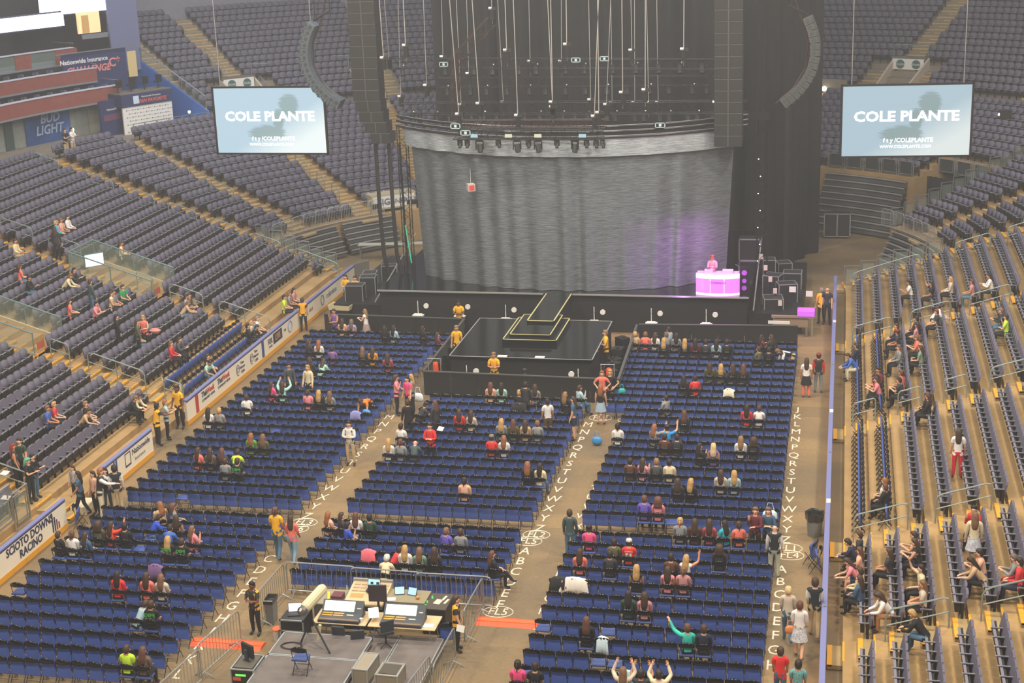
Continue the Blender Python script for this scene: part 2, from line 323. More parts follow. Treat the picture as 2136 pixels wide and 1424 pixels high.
PEOPLE = [
(-7.23, 67.75, 0, 165, 'hand', 'L', 'brown', 0, 'purple', 'black', None, 'by the left black barricade'),
(-5.79, 68.13, 0, 80, 'phone', 'L', 'darkblond', 0, 'white', 'pattern', None, 'by the left black barricade'),
(-6.8, 67.58, 0, 0, 'sit', 'L', 'brown', 1, 'peach', 'black', ('FL3', 23, 3), ''),
(-6.33, 67.58, 0, 0, 'sit', 'L', 'greybrown', 1, 'lilac', 'black', ('FL3', 23, 4), ''),
(-4.44, 66.71, 0, 0, 'sit', 'L', 'dark', 2, 'black', 'black', ('FL3', 22, 8), ''),
(-3.97, 66.71, 0, -20, 'sit', 'L', 'dark', 2, 'paleblue', 'black', ('FL3', 22, 9), ''),
(-2.56, 66.71, 0, -30, 'sit', 'L', 'dark', 2, 'black', 'black', ('FL3', 22, 12), ''),
(-1.61, 65.84, 0, -60, 'sit', 'L', 'brown', 1, 'maroon', 'black', ('FL3', 21, 14), ''),
(-7.27, 64.1, 0, -30, 'sit', 'L', 'brown', 2, 'charcoal', 'black', ('FL3', 19, 2), ''),
(-6.8, 64.1, 0, 0, 'sit', 'L', 'ginger', 2, 'white', 'black', ('FL3', 19, 3), ''),
(-5.86, 63.23, 0, 0, 'sit', 'S', 'dark', 2, 'purple', 'black', ('FL3', 18, 5), ''),
(-4.44, 63.23, 0, 0, 'sit', 'L', 'lightbrown', 2, 'charcoal', 'black', ('FL3', 18, 8), ''),
(-3.97, 63.23, 0, 0, 'sit', 'L', 'brown', 1, 'mustard', 'black', ('FL3', 18, 9), ''),
(-3.03, 62.36, 0, 10, 'sit', 'L', 'brown', 2, 'redplaid', 'black', ('FL3', 17, 11), ''),
(-6.33, 61.49, 0, 0, 'sit', 'L', 'brown', 2, 'charcoal', 'black', ('FL3', 16, 4), ''),
(-5.86, 61.49, 0, -10, 'lean', 'L', 'brown', 2, 'mint', 'black', ('FL3', 16, 5), ''),
(-6.55, 59.43, 0, -150, 'stand', 'S', 'dark', 2, 'greysuit', 'black', None, 'dark suit'),
(-5.6, 59.19, 0, 170, 'stand', 'L', 'blond', 2, 'cream', 'black', None, 'cream cardigan'),
(-6.8, 58.01, 0, -30, 'sit', 'L', 'brown', 1, 'hotpink', 'black', ('FL3', 12, 3), ''),
(-6.33, 58.01, 0, 0, 'up', 'L', 'brown', 2, 'mint', 'black', ('FL3', 12, 4), ''),
(-4.91, 57.14, 0, 0, 'sit', 'P', 'brown', 1, 'pink', 'black', ('FL3', 11, 7), ''),
(-4.44, 57.14, 0, 0, 'sit', 'L', 'blond', 2, 'black', 'black', ('FL3', 11, 8), ''),
(-3.97, 57.14, 0, 0, 'sit', 'L', 'lightbrown', 2, 'grey', 'black', ('FL3', 11, 9), ''),
(-2.42, 57.25, 0, 170, 'bend', 'S', 'brown', 1, 'orange', 'black', None, 'bending over a bag'),
(-1.44, 58.17, 0, -80, 'hand', 'G', 'brown', 1, 'pink', 'black', None, 'by the corner of the thrust stage fence'),
(-0.92, 58.16, 0, 150, 'stand', 'L', 'dark', 1, 'hotpink', 'black', None, 'between two women by the fence corner'),
(-0.78, 58.3, 0, 100, 'stand', 'L', 'blond', 0, 'pattern', 'black', None, 'by the corner of the thrust stage fence'),
(-0.09, 55.16, 0, 30, 'stand', 'S', 'brown', 2, 'black', 'black', None, 'in the upper middle block'),
(0.06, 56.27, 0, -40, 'lean', 'C', 'navy', 1, 'charcoal', 'black', ('FL2', 10, 0), ''),
(1.03, 55.22, 0, 60, 'stand', 'L', 'auburn', 2, 'charcoal', 'black', None, 'in the upper middle block'),
(1.48, 52.68, 0, 175, 'fold', 'S', 'dark', 2, 'red', 'black', None, 'red hoodie holding a paper'),
(-1.63, 52.44, 0, 180, 'fold', 'S', 'dark', 2, 'ushervest', 'khaki', None, 'usher in the aisle beside chalk letters'),
(0.06, 53.66, 0, -10, 'sit', 'S', 'dark', 1, 'white', 'black', ('FL2', 7, 0), ''),
(0.06, 51.92, 0, 0, 'sit', 'L', 'blond', 2, 'white', 'black', ('FL2', 5, 0), ''),
(0.53, 51.92, 0, 0, 'sit', 'P', 'auburn', 2, 'grey', 'black', ('FL2', 5, 1), ''),
(1.0, 51.92, 0, 0, 'lean', 'B', 'grey', 2, 'slate', 'black', ('FL2', 5, 2), ''),
(1.94, 55.4, 0, 0, 'sit', 'L', 'brown', 2, 'coralred', 'black', ('FL2', 9, 4), ''),
(2.42, 55.4, 0, -10, 'sit', 'L', 'brown', 2, 'beige', 'black', ('FL2', 9, 5), ''),
(2.42, 58.88, 0, 0, 'sit', 'L', 'auburn', 2, 'peach', 'black', ('FL2', 13, 5), ''),
(2.88, 58.88, 0, 0, 'sit', 'L', 'dark', 1, 'mint', 'black', ('FL2', 13, 6), ''),
(3.82, 58.01, 0, 0, 'sit', 'P', 'blond', 2, 'black', 'black', ('FL2', 12, 8), ''),
(4.09, 57.92, 0, 0, 'stand', 'S', 'dark', 2, 'charcoal', 'black', None, 'before the thrust stage barricade'),
(4.29, 58.88, 0, 0, 'sit', 'L', 'brown', 1, 'pattern', 'black', ('FL2', 13, 9), ''),
(3.82, 54.53, 0, 0, 'sit', 'L', 'blond', 2, 'grey', 'black', ('FL2', 8, 8), ''),
(4.29, 54.53, 0, 0, 'sit', 'L', 'auburn', 2, 'olive', 'black', ('FL2', 8, 9), ''),
(4.76, 54.53, 0, 0, 'sit', 'L', 'brown', 2, 'tan', 'black', ('FL2', 8, 10), ''),
(5.23, 54.53, 0, 0, 'sit', 'S', 'lightbrown', 2, 'grey', 'black', ('FL2', 8, 11), ''),
(3.82, 52.79, 0, 0, 'sit', 'C', 'camo', 1, 'red', 'black', ('FL2', 6, 8), ''),
(4.29, 52.79, 0, 0, 'sit', 'L', 'ginger', 1, 'white', 'black', ('FL2', 6, 9), ''),
(5.35, 56.03, 0, 20, 'stand', 'P', 'dark', 1, 'white', 'floral', None, 'floral shorts in the upper middle block'),
(5.71, 58.01, 0, -20, 'sit', 'L', 'darkblond', 2, 'black', 'black', ('FL2', 12, 12), ''),
(6.17, 58.88, 0, -90, 'hand', 'S', 'brown', 2, 'paleblue', 'jeans', ('FL2', 13, 13), ''),
(6.39, 56.08, 0, 90, 'stand', 'L', 'brown', 1, 'denim', 'skin', None, 'denim vest at the aisle end of the block'),
(6.97, 59.59, 0, 180, 'hip', 'L', 'ginger', 1, 'coral', 'black', None, 'at the right fence corner of the thrust stage'),
(7.29, 59.68, 0, 175, 'hip', 'L', 'blond', 1, 'black', 'black', None, 'with a teal handbag by the fence corner'),
(7.14, 57.99, 0, 0, 'stand', 'L', 'ginger', 0, 'black', 'denimskirt', None, 'denim skirt in the aisle below thrust stage'),
(7.4, 66.71, 0, 0, 'sit', 'S', 'blond', 1, 'tan', 'black', ('FL1', 22, -2), ''),
(7.87, 66.71, 0, 0, 'sit', 'S', 'lightbrown', 1, 'coral', 'black', ('FL1', 22, -1), ''),
(8.33, 66.71, 0, -20, 'sit', 'L', 'brown', 2, 'white', 'black', ('FL1', 22, 0), ''),
(8.8, 66.71, 0, 30, 'sit', 'S', 'greybrown', 2, 'grey', 'black', ('FL1', 22, 1), ''),
(8.8, 67.58, 0, 60, 'sit', 'S', 'dark', 2, 'paleblue', 'black', ('FL1', 23, 1), ''),
(8.8, 65.84, 0, 0, 'sit', 'L', 'blond', 2, 'charcoal', 'black', ('FL1', 21, 1), ''),
(9.27, 66.71, 0, 0, 'sit', 'L', 'dark', 2, 'grey', 'black', ('FL1', 22, 2), ''),
(9.74, 65.84, 0, 0, 'sit', 'L', 'blond', 2, 'black', 'black', ('FL1', 21, 3), ''),
(10.21, 65.84, 0, 0, 'sit', 'L', 'dark', 2, 'maroon', 'black', ('FL1', 21, 4), ''),
(10.67, 65.84, 0, 0, 'sit', 'S', 'dark', 2, 'charcoal', 'black', ('FL1', 21, 5), ''),
(11.14, 65.84, 0, 0, 'sit', 'L', 'dark', 2, 'paleblue', 'black', ('FL1', 21, 6), ''),
(11.61, 65.84, 0, 0, 'sit', 'S', 'dark', 2, 'black', 'black', ('FL1', 21, 7), ''),
(11.14, 62.36, 0, 0, 'sit', 'L', 'brown', 2, 'olive', 'black', ('FL1', 17, 6), ''),
(11.61, 62.36, 0, 0, 'sit', 'L', 'blond', 2, 'olive', 'black', ('FL1', 17, 7), ''),
(12.08, 62.36, 0, 30, 'sit', 'L', 'brown', 2, 'charcoal', 'black', ('FL1', 17, 8), ''),
(12.55, 62.36, 0, 0, 'sit', 'L', 'auburn', 2, 'charcoal', 'black', ('FL1', 17, 9), ''),
(10.21, 60.62, 0, 0, 'sit', 'L', 'dark', 2, 'charcoal', 'black', ('FL1', 15, 4), ''),
(10.67, 60.62, 0, 20, 'sit', 'S', 'dark', 2, 'red', 'black', ('FL1', 15, 5), ''),
(9.74, 58.01, 0, 80, 'side', 'S', 'dark', 2, 'grey', 'black', ('FL1', 12, 3), ''),
(13.01, 66.71, 0, -40, 'phone', 'L', 'dark', 1, 'maroon', 'black', ('FL1', 22, 10), ''),
(13.48, 66.71, 0, 40, 'sit', 'L', 'brown', 2, 'charcoal', 'black', ('FL1', 22, 11), ''),
(13.01, 64.97, 0, 50, 'sit', 'S', 'brown', 2, 'olive', 'black', ('FL1', 20, 10), ''),
(13.48, 64.97, 0, 0, 'sit', 'S', 'dark', 2, 'black', 'black', ('FL1', 20, 11), ''),
(14.4, 65.28, 0, 110, 'bend', 'S', 'lightbrown', 2, 'ushervest', 'khaki', None, 'usher leaning over the row end'),
(15.16, 62.21, 0, 0, 'stand', 'L', 'brown', 1, 'white', 'blackskirt', None, 'black skirt and pink leggings in the right aisle'),
(15.64, 62.86, 0, 0, 'stand', 'C', 'red', 2, 'redjacket', 'greyjeans', None, 'red cap in the right aisle'),
(8.33, 54.53, 0, 0, 'sit', 'P', 'black', 2, 'white', 'black', ('FL1', 8, 0), ''),
(9.74, 54.53, 0, -30, 'up1', 'L', 'ginger', 1, 'grey', 'black', ('FL1', 8, 3), ''),
(10.21, 54.53, 0, 0, 'up1', 'C', 'navy', 1, 'brightblue', 'black', ('FL1', 8, 4), ''),
(10.67, 56.27, 0, 0, 'sit', 'L', 'auburn', 2, 'charcoal', 'black', ('FL1', 10, 5), ''),
(10.21, 53.66, 0, 0, 'sit', 'S', 'dark', 2, 'brown', 'black', ('FL1', 7, 4), ''),
(10.67, 53.66, 0, 0, 'sit', 'S', 'dark', 2, 'charcoal', 'black', ('FL1', 7, 5), ''),
(11.61, 52.79, 0, -60, 'hand', 'L', 'dark', 2, 'black', 'black', ('FL1', 6, 7), ''),
(12.08, 52.79, 0, 0, 'sit', 'L', 'palblond', 0, 'purple', 'black', ('FL1', 6, 8), ''),
(9.27, 51.05, 0, 0, 'sit', 'S', 'dark', 2, 'brown', 'black', ('FL1', 4, 2), ''),
(9.74, 51.05, 0, -20, 'hand', 'L', 'brown', 1, 'pinkplaid', 'black', ('FL1', 4, 3), ''),
(10.21, 51.05, 0, 0, 'sit', 'S', 'darkblond', 2, 'greysuit', 'black', ('FL1', 4, 4), ''),
(10.67, 51.05, 0, 0, 'sit', 'S', 'black', 2, 'cream', 'black', ('FL1', 4, 5), ''),
(11.14, 49.31, 0, 0, 'sit', 'L', 'brown', 2, 'charcoal', 'black', ('FL1', 2, 6), ''),
(11.61, 49.31, 0, -20, 'sit', 'L', 'blond', 2, 'black', 'black', ('FL1', 2, 7), ''),
(12.55, 50.18, 0, 0, 'sit', 'L', 'brown', 2, 'beige', 'black', ('FL1', 3, 9), ''),
(13.01, 50.18, 0, 0, 'sit', 'L', 'blond', 2, 'paleblue', 'black', ('FL1', 3, 10), ''),
(13.01, 57.14, 0, 0, 'sit', 'L', 'dark', 2, 'coralred', 'black', ('FL1', 11, 10), ''),
(13.48, 57.14, 0, 0, 'fold', 'S', 'brown', 2, 'white', 'black', ('FL1', 11, 11), ''),
(13.01, 53.66, 0, 0, 'sit', 'L', 'darkblond', 2, 'white', 'black', ('FL1', 7, 10), ''),
(13.48, 53.66, 0, 0, 'sit', 'G', 'brown', 2, 'charcoal', 'black', ('FL1', 7, 11), ''),
(8.08, 45.26, 0, 0, 'stand', 'S', 'brown', 2, 'slate', 'jeans', None, 'dark green jacket in the aisle beside chalk E'),
(8.76, 44.97, 0, 0, 'sit', 'C', 'black', 1, 'hotpink', 'black', ('FL4', 1, 1), ''),
(10.21, 47.57, 0, 0, 'sit', 'S', 'auburn', 2, 'violet', 'black', ('FL1', 0, 4), ''),
(10.67, 47.57, 0, 0, 'sit', 'G', 'auburn', 1, 'pink', 'black', ('FL1', 0, 5), ''),
(11.58, 45.87, 0, 0, 'sit', 'P', 'blond', 2, 'grey', 'black', ('FL4', 0, 7), ''),
(12.05, 45.87, 0, 0, 'sit', 'L', 'brown', 2, 'brown', 'black', ('FL4', 0, 8), ''),
(12.52, 45.87, 0, 0, 'sit', 'L', 'brown', 2, 'redplaid', 'black', ('FL4', 0, 9), ''),
(12.98, 45.87, 0, 40, 'sit', 'L', 'dark', 1, 'teal', 'black', ('FL4', 0, 10), ''),
(13.45, 45.87, 0, 10, 'sit', 'P', 'brown', 2, 'coral', 'black', ('FL4', 0, 11), ''),
(13.97, 46.03, 0, 170, 'hand', 'L', 'lightbrown', 2, 'maroon', 'black', None, 'maroon cardigan over white top'),
(14.37, 46.16, 0, 175, 'fold', 'L', 'lightbrown', 2, 'denim', 'black', None, 'blue denim jacket'),
(14.63, 44.68, 0, 0, 'stand', 'B', 'skin', 2, 'ushervest', 'paleslacks', None, 'bald usher at the row end'),
(12.98, 44.06, 0, 0, 'sit', 'G', 'brown', 2, 'charcoal', 'black', ('FL4', 2, 10), ''),
(9.7, 44.06, 0, 0, 'sit', 'S', 'dark', 2, 'olive', 'black', ('FL4', 2, 3), ''),
(10.17, 44.06, 0, 0, 'sit', 'C', 'white', 1, 'jersey', 'black', ('FL4', 2, 4), 'red jersey'),
(9.7, 43.16, 0, 0, 'sit', 'S', 'dark', 2, 'charcoal', 'black', ('FL4', 3, 3), ''),
(8.76, 43.16, 0, 0, 'sit', 'L', 'brown', 1, 'coral', 'black', ('FL4', 3, 1), ''),
(10.64, 42.25, 0, 0, 'sit', 'L', 'blond', 0, 'black', 'black', ('FL4', 4, 5), ''),
(11.58, 42.25, 0, 0, 'sit', 'L', 'brown', 0, 'pink', 'black', ('FL4', 4, 7), ''),
(12.05, 42.25, 0, 0, 'sit', 'P', 'lightbrown', 1, 'dustypink', 'black', ('FL4', 4, 8), ''),
(11.58, 43.16, 0, 0, 'sit', 'S', 'dark', 2, 'brown', 'black', ('FL4', 3, 7), ''),
(12.05, 43.16, 0, -10, 'up1', 'L', 'blond', 0, 'white', 'black', ('FL4', 3, 8), ''),
(10.64, 40.44, 0, 0, 'sit', 'L', 'dark', 2, 'darkgreen', 'black', ('FL4', 6, 5), ''),
(11.11, 40.44, 0, 0, 'sit', 'L', 'brown', 2, 'dustypink', 'black', ('FL4', 6, 6), ''),
(9.7, 38.63, 0, 0, 'sit', 'L', 'auburn', 2, 'black', 'black', ('FL4', 8, 3), ''),
(8.29, 35.92, 0, 0, 'sit', 'P', 'dark', 1, 'hotpink', 'black', ('FL4', 11, 0), ''),
(8.76, 35.92, 0, 0, 'sit', 'S', 'dark', 1, 'black', 'black', ('FL4', 11, 1), ''),
(11.11, 35.92, 0, 0, 'up', 'L', 'lightbrown', 2, 'beige', 'black', ('FL4', 11, 6), ''),
(11.58, 35.92, 0, 0, 'up', 'S', 'dark', 1, 'charcoal', 'black', ('FL4', 11, 7), ''),
(12.05, 35.92, 0, 0, 'up', 'S', 'dark', 2, 'cream', 'black', ('FL4', 11, 8), ''),
(12.52, 38.63, 0, 10, 'point', 'S', 'auburn', 2, 'turquoise', 'black', ('FL4', 8, 9), ''),
(12.98, 38.63, 0, 0, 'sit', 'S', 'brown', 2, 'navy', 'black', ('FL4', 8, 10), ''),
(15.2, 40.47, 0, 0, 'walk', 'S', 'palblond', 2, 'beige', 'jeans', None, 'blonde walker in the right aisle'),
(15.55, 39.53, 0, -5, 'walk', 'S', 'auburn', 2, 'white', 'checkskirt', None, 'white jumper and check skirt in right aisle'),
(15.94, 40.85, 0, 0, 'walk', 'S', 'brown', 2, 'ushervest', 'khaki', None, 'usher by the right board'),
(15.13, 36.93, 0, 0, 'walk', 'S', 'brown', 1, 'red', 'jeans', None, 'red T-shirt at the bottom of right aisle'),
(15.61, 36.27, 0, 0, 'walk', 'S', 'dark', 1, 'tealplaid', 'jeans', None, 'teal plaid shirt at the picture bottom'),
(-9.27, 46.66, 0, 150, 'stand', 'L', 'brown', 1, 'peach', 'black', None, 'behind the bearded usher by the board'),
(-8.95, 46.42, 0, -70, 'reach', 'S', 'ginger', 2, 'ushervest', 'cream', None, 'usher with glasses by the board gate'),
(-8.92, 46.88, 0, 180, 'phone', 'L', 'dark', 2, 'charcoal', 'slate', None, 'between the two ushers at the gate'),
(-8.51, 46.8, 0, 30, 'stand', 'S', 'dark', 2, 'ushervest', 'khaki', None, 'usher seen from behind at the gate'),
(-10.61, 47.7, 0, 160, 'stand', 'L', 'brown', 2, 'greypattern', 'black', None, 'girl in patterned jumper at the gate'),
(-9.7, 46.42, 0, 100, 'walk', 'L', 'dark', 1, 'denim', 'black', None, 'long dark hair in the board gate'),
(-5.97, 44.98, 0, 170, 'phone', 'L', 'ginger', 2, 'tan', 'black', ('FL6', 1, 5), ''),
(-5.49, 44.98, 0, -60, 'sit', 'G', 'auburn', 2, 'grey', 'black', ('FL6', 1, 6), ''),
(-5.01, 44.09, 0, 0, 'sit', 'L', 'brown', 0, 'black', 'black', ('FL6', 2, 7), ''),
(-5.01, 43.2, 0, 0, 'lean', 'S', 'dark', 2, 'blue', 'black', ('FL6', 3, 7), ''),
(-5.97, 44.09, 0, -60, 'lean', 'S', 'dark', 2, 'royalblue', 'jeans', ('FL6', 2, 5), ''),
(-7.4, 43.2, 0, 0, 'sit', 'G', 'brown', 2, 'olive', 'black', ('FL6', 3, 2), ''),
(-6.92, 43.2, 0, -20, 'up1', 'L', 'brown', 2, 'orangered', 'black', ('FL6', 3, 3), ''),
(-6.44, 43.2, 0, 0, 'sit', 'S', 'black', 2, 'black', 'black', ('FL6', 3, 4), ''),
(-8.36, 42.32, 0, -20, 'sit', 'S', 'brown', 2, 'black', 'black', ('FL6', 4, 0), ''),
(-7.88, 42.32, 0, 0, 'sit', 'P', 'auburn', 2, 'white', 'black', ('FL6', 4, 1), ''),
(-7.4, 42.32, 0, -20, 'sit', 'L', 'brown', 2, 'denim', 'black', ('FL6', 4, 2), ''),
(-4.53, 42.32, 0, 0, 'sit', 'L', 'blond', 1, 'demi', 'black', ('FL6', 4, 8), ''),
(-4.05, 42.32, 0, 0, 'sit', 'S', 'brown', 1, 'demi', 'black', ('FL6', 4, 9), ''),
(-4.05, 43.2, 0, -30, 'hand', 'L', 'lightbrown', 1, 'pink', 'black', ('FL6', 3, 9), ''),
(-1.44, 43.9, 0, 0, 'walk', 'P', 'auburn', 1, 'yellow', 'jeans', None, 'yellow top walking in the left aisle'),
(-0.83, 43.66, 0, 0, 'walk', 'L', 'brown', 2, 'coral', 'lightjeans', None, 'coral top walking in the left aisle'),
(-5.01, 39.66, 0, 0, 'sit', 'L', 'dark', 2, 'red', 'black', ('FL6', 7, 7), ''),
(-4.05, 39.66, 0, 0, 'sit', 'L', 'brown', 2, 'coral', 'black', ('FL6', 7, 9), ''),
(-3.57, 39.66, 0, 0, 'sit', 'L', 'lightbrown', 1, 'beige', 'navy', ('FL6', 7, 10), ''),
(-3.57, 37.89, 0, -30, 'lean', 'S', 'brown', 2, 'paleblue', 'black', ('FL6', 9, 10), ''),
(-3.09, 37.89, 0, 0, 'sit', 'S', 'brown', 1, 'demi', 'black', ('FL6', 9, 11), ''),
(-2.61, 35.24, 0, 0, 'sit', 'S', 'brown', 1, 'neon', 'black', ('FL6', 12, 12), ''),
(-2.13, 35.24, 0, 0, 'sit', 'L', 'auburn', 2, 'greybrown', 'black', ('FL6', 12, 13), ''),
(-6.8, 50.18, 0, -20, 'sit', 'L', 'brown', 1, 'coral', 'black', ('FL3', 3, 3), ''),
(-6.33, 50.18, 0, 0, 'sit', 'L', 'brown', 2, 'greybrown', 'black', ('FL3', 3, 4), ''),
(-5.86, 50.18, 0, 0, 'sit', 'L', 'auburn', 2, 'charcoal', 'black', ('FL3', 3, 5), ''),
(-5.39, 50.18, 0, 0, 'lean', 'S', 'dark', 1, 'neon', 'black', ('FL3', 3, 6), ''),
(-5.39, 49.31, 0, 0, 'sit', 'S', 'brown', 2, 'grey', 'black', ('FL3', 2, 6), ''),
(-4.91, 49.31, 0, 0, 'sit', 'S', 'brown', 1, 'demi', 'black', ('FL3', 2, 7), ''),
(-5.39, 51.92, 0, 0, 'sit', 'L', 'ginger', 1, 'greenprint', 'black', ('FL3', 5, 6), ''),
(-4.91, 51.92, 0, 0, 'sit', 'L', 'lightbrown', 2, 'olive', 'black', ('FL3', 5, 7), ''),
(-7.27, 56.27, 0, 20, 'sit', 'S', 'brown', 1, 'white', 'black', ('FL3', 10, 2), ''),
(-8.21, 54.53, 0, 0, 'sit', 'L', 'dark', 1, 'white', 'black', ('FL3', 8, 0), ''),
(-7.74, 54.53, 0, 0, 'sit', 'S', 'blond', 1, 'pattern', 'black', ('FL3', 8, 1), ''),
(-10.05, 53.58, 0, -40, 'reach', 'S', 'black', 1, 'stewardvest', 'black', None, 'steward in yellow vest, leftmost of three at board gap'),
(-9.96, 54.29, 0, -60, 'phone', 'S', 'ginger', 1, 'paleblue', 'black', None, 'middle of three staff at the board gap'),
(-9.98, 55.61, 0, 175, 'stand', 'S', 'black', 1, 'yellow', 'black', None, 'broad steward facing camera at the board gap'),
(-9.55, 69.74, 0, 20, 'stand', 'S', 'brown', 1, 'yellowtrim', 'black', None, 'steward standing against the left board'),
(-8.7, 74.14, 0, 175, 'fold', 'L', 'brown', 1, 'yellow', 'black', None, 'steward left of the stage, nearer of two'),
(-8.1, 73.89, 0, 180, 'fold', 'S', 'brown', 1, 'yellow', 'black', None, 'steward left of the stage, next to a colleague'),
(-1.47, 69.34, 0, 180, 'fold', 'S', 'black', 1, 'yellow', 'black', None, 'steward behind the left black barricade'),
(-0.6, 65.33, 0, -170, 'stand', 'S', 'grey', 1, 'yellow', 'black', None, 'steward left of the thrust stage'),
(2.01, 61.42, 0, 180, 'fold', 'S', 'darkblond', 1, 'yellow', 'black', None, 'steward in front of the thrust stage'),
(6.33, 64.96, 0, 110, 'fold', 'S', 'darkblond', 1, 'yellow', 'black', None, 'steward right of the thrust stage'),
(8.38, 71.51, 0, 180, 'fold', 'S', 'brown', 1, 'yellow', 'black', None, 'steward before the main stage'),
(15.59, 73.31, 0, 20, 'stand', 'S', 'grey', 1, 'yellow', 'black', None, 'steward by the right tunnel'),
(15.86, 73.24, 0, 170, 'stand', 'B', 'skin', 1, 'charcoal', 'black', None, 'bald steward by the right tunnel'),
(-0.27, 38.79, 0, 165, 'fold', 'S', 'black', 1, 'yellowtrim', 'black', None, 'steward at the left fence of the mixing pen'),
(5.93, 38.63, 0, -80, 'stand', 'S', 'brown', 1, 'yellowtrim', 'black', None, 'steward at the right fence of the mixing pen'),
(0.01, 44.99, 0, -30, 'sit', 'L', 'ginger', 1, 'peach', 'black', ('FL5', 1, 0), ''),
(0.48, 44.99, 0, -50, 'sit', 'L', 'brown', 1, 'charcoal', 'black', ('FL5', 1, 1), ''),
(0.95, 44.99, 0, 0, 'sit', 'L', 'auburn', 1, 'white', 'black', ('FL5', 1, 2), ''),
(1.43, 44.99, 0, 0, 'sit', 'S', 'black', 2, 'darkgreen', 'black', ('FL5', 1, 3), ''),
(0.95, 44.2, 0, -50, 'hand', 'S', 'dark', 1, 'royalblue', 'black', ('FL5', 2, 2), ''),
(4.25, 44.2, 0, -20, 'sit', 'S', 'lightbrown', 1, 'violet', 'black', ('FL5', 2, 9), ''),
(4.71, 44.2, 0, 0, 'sit', 'S', 'brown', 2, 'grey', 'black', ('FL5', 2, 10), ''),
(2.83, 42.63, 0, -160, 'lean', 'S', 'dark', 1, 'coralred', 'black', ('FL5', 4, 6), ''),
(2.83, 41.85, 0, 0, 'lean', 'S', 'white', 2, 'cream', 'black', ('FL5', 5, 6), ''),
(3.3, 42.63, 0, 0, 'sit', 'L', 'blond', 2, 'white', 'black', ('FL5', 4, 7), ''),
(3.77, 42.63, 0, 0, 'sit', 'L', 'lightbrown', 2, 'sage', 'black', ('FL5', 4, 8), ''),
(4.25, 42.63, 0, 0, 'sit', 'L', 'brown', 2, 'charcoal', 'black', ('FL5', 4, 9), ''),
(6.12, 42.63, 0, -60, 'cross', 'L', 'auburn', 2, 'black', 'black', ('FL5', 4, 13), ''),
(3.82, 48.44, 0, 0, 'sit', 'P', 'dark', 2, 'peach', 'black', ('FL2', 1, 8), ''),
(5.71, 50.18, 0, 0, 'sit', 'L', 'ginger', 2, 'black', 'black', ('FL2', 3, 12), ''),
(6.17, 50.18, 0, -10, 'sit', 'L', 'dark', 2, 'cream', 'jeans', ('FL2', 3, 13), ''),
(-1, -31.3, 2, -60, 'stand', 'L', 'red', 0, 'charcoal', 'black', 's', 'left stand aisle behind the clear guard'),
(-1, -30.77, 2, 180, 'stand', 'L', 'brown', 1, 'darkgreen', 'black', 's', 'left stand aisle behind the clear guard'),
(-1, -31.52, 1, -90, 'phone', 'S', 'dark', 2, 'black', 'jeans', 's', 'man in black behind the clear guard'),
(-1, -31.85, 1, -100, 'phone', 'G', 'greenhair', 1, 'black', 'black', 's', 'green hair behind the clear guard'),
(-1, -6.1, 0, -90, 'sit', 'L', 'dark', 1, 'dustypink', 'black', 'S', ''),
(-1, -7.51, 0, -80, 'sit', 'S', 'dark', 1, 'neon', 'black', 'S', ''),
(-1, -6.77, 0, -80, 'sit', 'L', 'lightbrown', 1, 'grey', 'black', 'S', ''),
(-1, -12.52, 0, -60, 'sit', 'S', 'dark', 2, 'black', 'black', 'S', ''),
(-1, -12.04, 0, -80, 'sit', 'L', 'blond', 1, 'beige', 'skin', 'S', ''),
(-1, -11.78, 0, -100, 'sit', 'L', 'lightbrown', 1, 'teal', 'black', 'S', ''),
(-1, -11.28, 0, -90, 'sit', 'S', 'grey', 1, 'white', 'black', 'S', ''),
(-1, -12.26, 0, -90, 'lean', 'S', 'brown', 2, 'black', 'jeans', 'S', ''),
(-1, -17.36, 0, -80, 'sit', 'L', 'brown', 0, 'black', 'black', 'S', ''),
(-1, -17.71, 0, -120, 'lean', 'S', 'dark', 1, 'mint', 'jeans', 'S', ''),
(-1, -17.33, 2, -80, 'sit', 'L', 'lightbrown', 2, 'coralred', 'black', 'S', ''),
(-1, -16.67, 2, -90, 'phone', 'L', 'brown', 2, 'greysuit', 'black', 'S', ''),
(-1, -16.63, 4, -170, 'hand', 'L', 'blond', 0, 'coral', 'black', 's', 'coral top standing in the left stand'),
(-1, -17.32, 4, -60, 'stand', 'L', 'brown', 2, 'olive', 'black', 's', 'beside the coral top in the left stand'),
(-1, -17.2, 4, -60, 'sit', 'S', 'dark', 1, 'navy', 'jeans', 'S', ''),
(-1, -17.55, 5, -60, 'stand', 'L', 'dark', 2, 'black', 'black', 's', 'dark coat standing in the left stand'),
(-1, -11.3, 4, -90, 'sit', 'S', 'brown', 2, 'greysuit', 'black', 'S', ''),
(-1, -11.66, 4, -70, 'sit', 'S', 'dark', 1, 'greypattern', 'skin', 'S', ''),
(-1, -12.27, 4, -60, 'lean', 'L', 'lightbrown', 2, 'tan', 'jeans', 'S', ''),
(-1, -14.26, 7, -70, 'sit', 'L', 'brown', 0, 'cream', 'black', 'S', ''),
(-1, -14.0, 7, -90, 'sit', 'L', 'brown', 1, 'pattern', 'black', 'S', ''),
(-1, -13.05, 7, -110, 'sit', 'S', 'brown', 1, 'green', 'black', 'S', ''),
(-1, -16.64, 8, -60, 'sit', 'L', 'brown', 1, 'coral', 'black', 'S', ''),
(-1, -15.97, 7, -90, 'phone', 'S', 'dark', 1, 'pink', 'black', 'S', ''),
(-1, -14.82, 8, -40, 'stand', 'S', 'brown', 2, 'slate', 'jeans', 's', 'grey-blue jacket standing in the left stand'),
(-1, -13.9, 10, -80, 'lean', 'L', 'lightbrown', 2, 'cream', 'black', 'S', ''),
(-1, -13.0, 10, -90, 'phone', 'L', 'dark', 2, 'charcoal', 'black', 'S', ''),
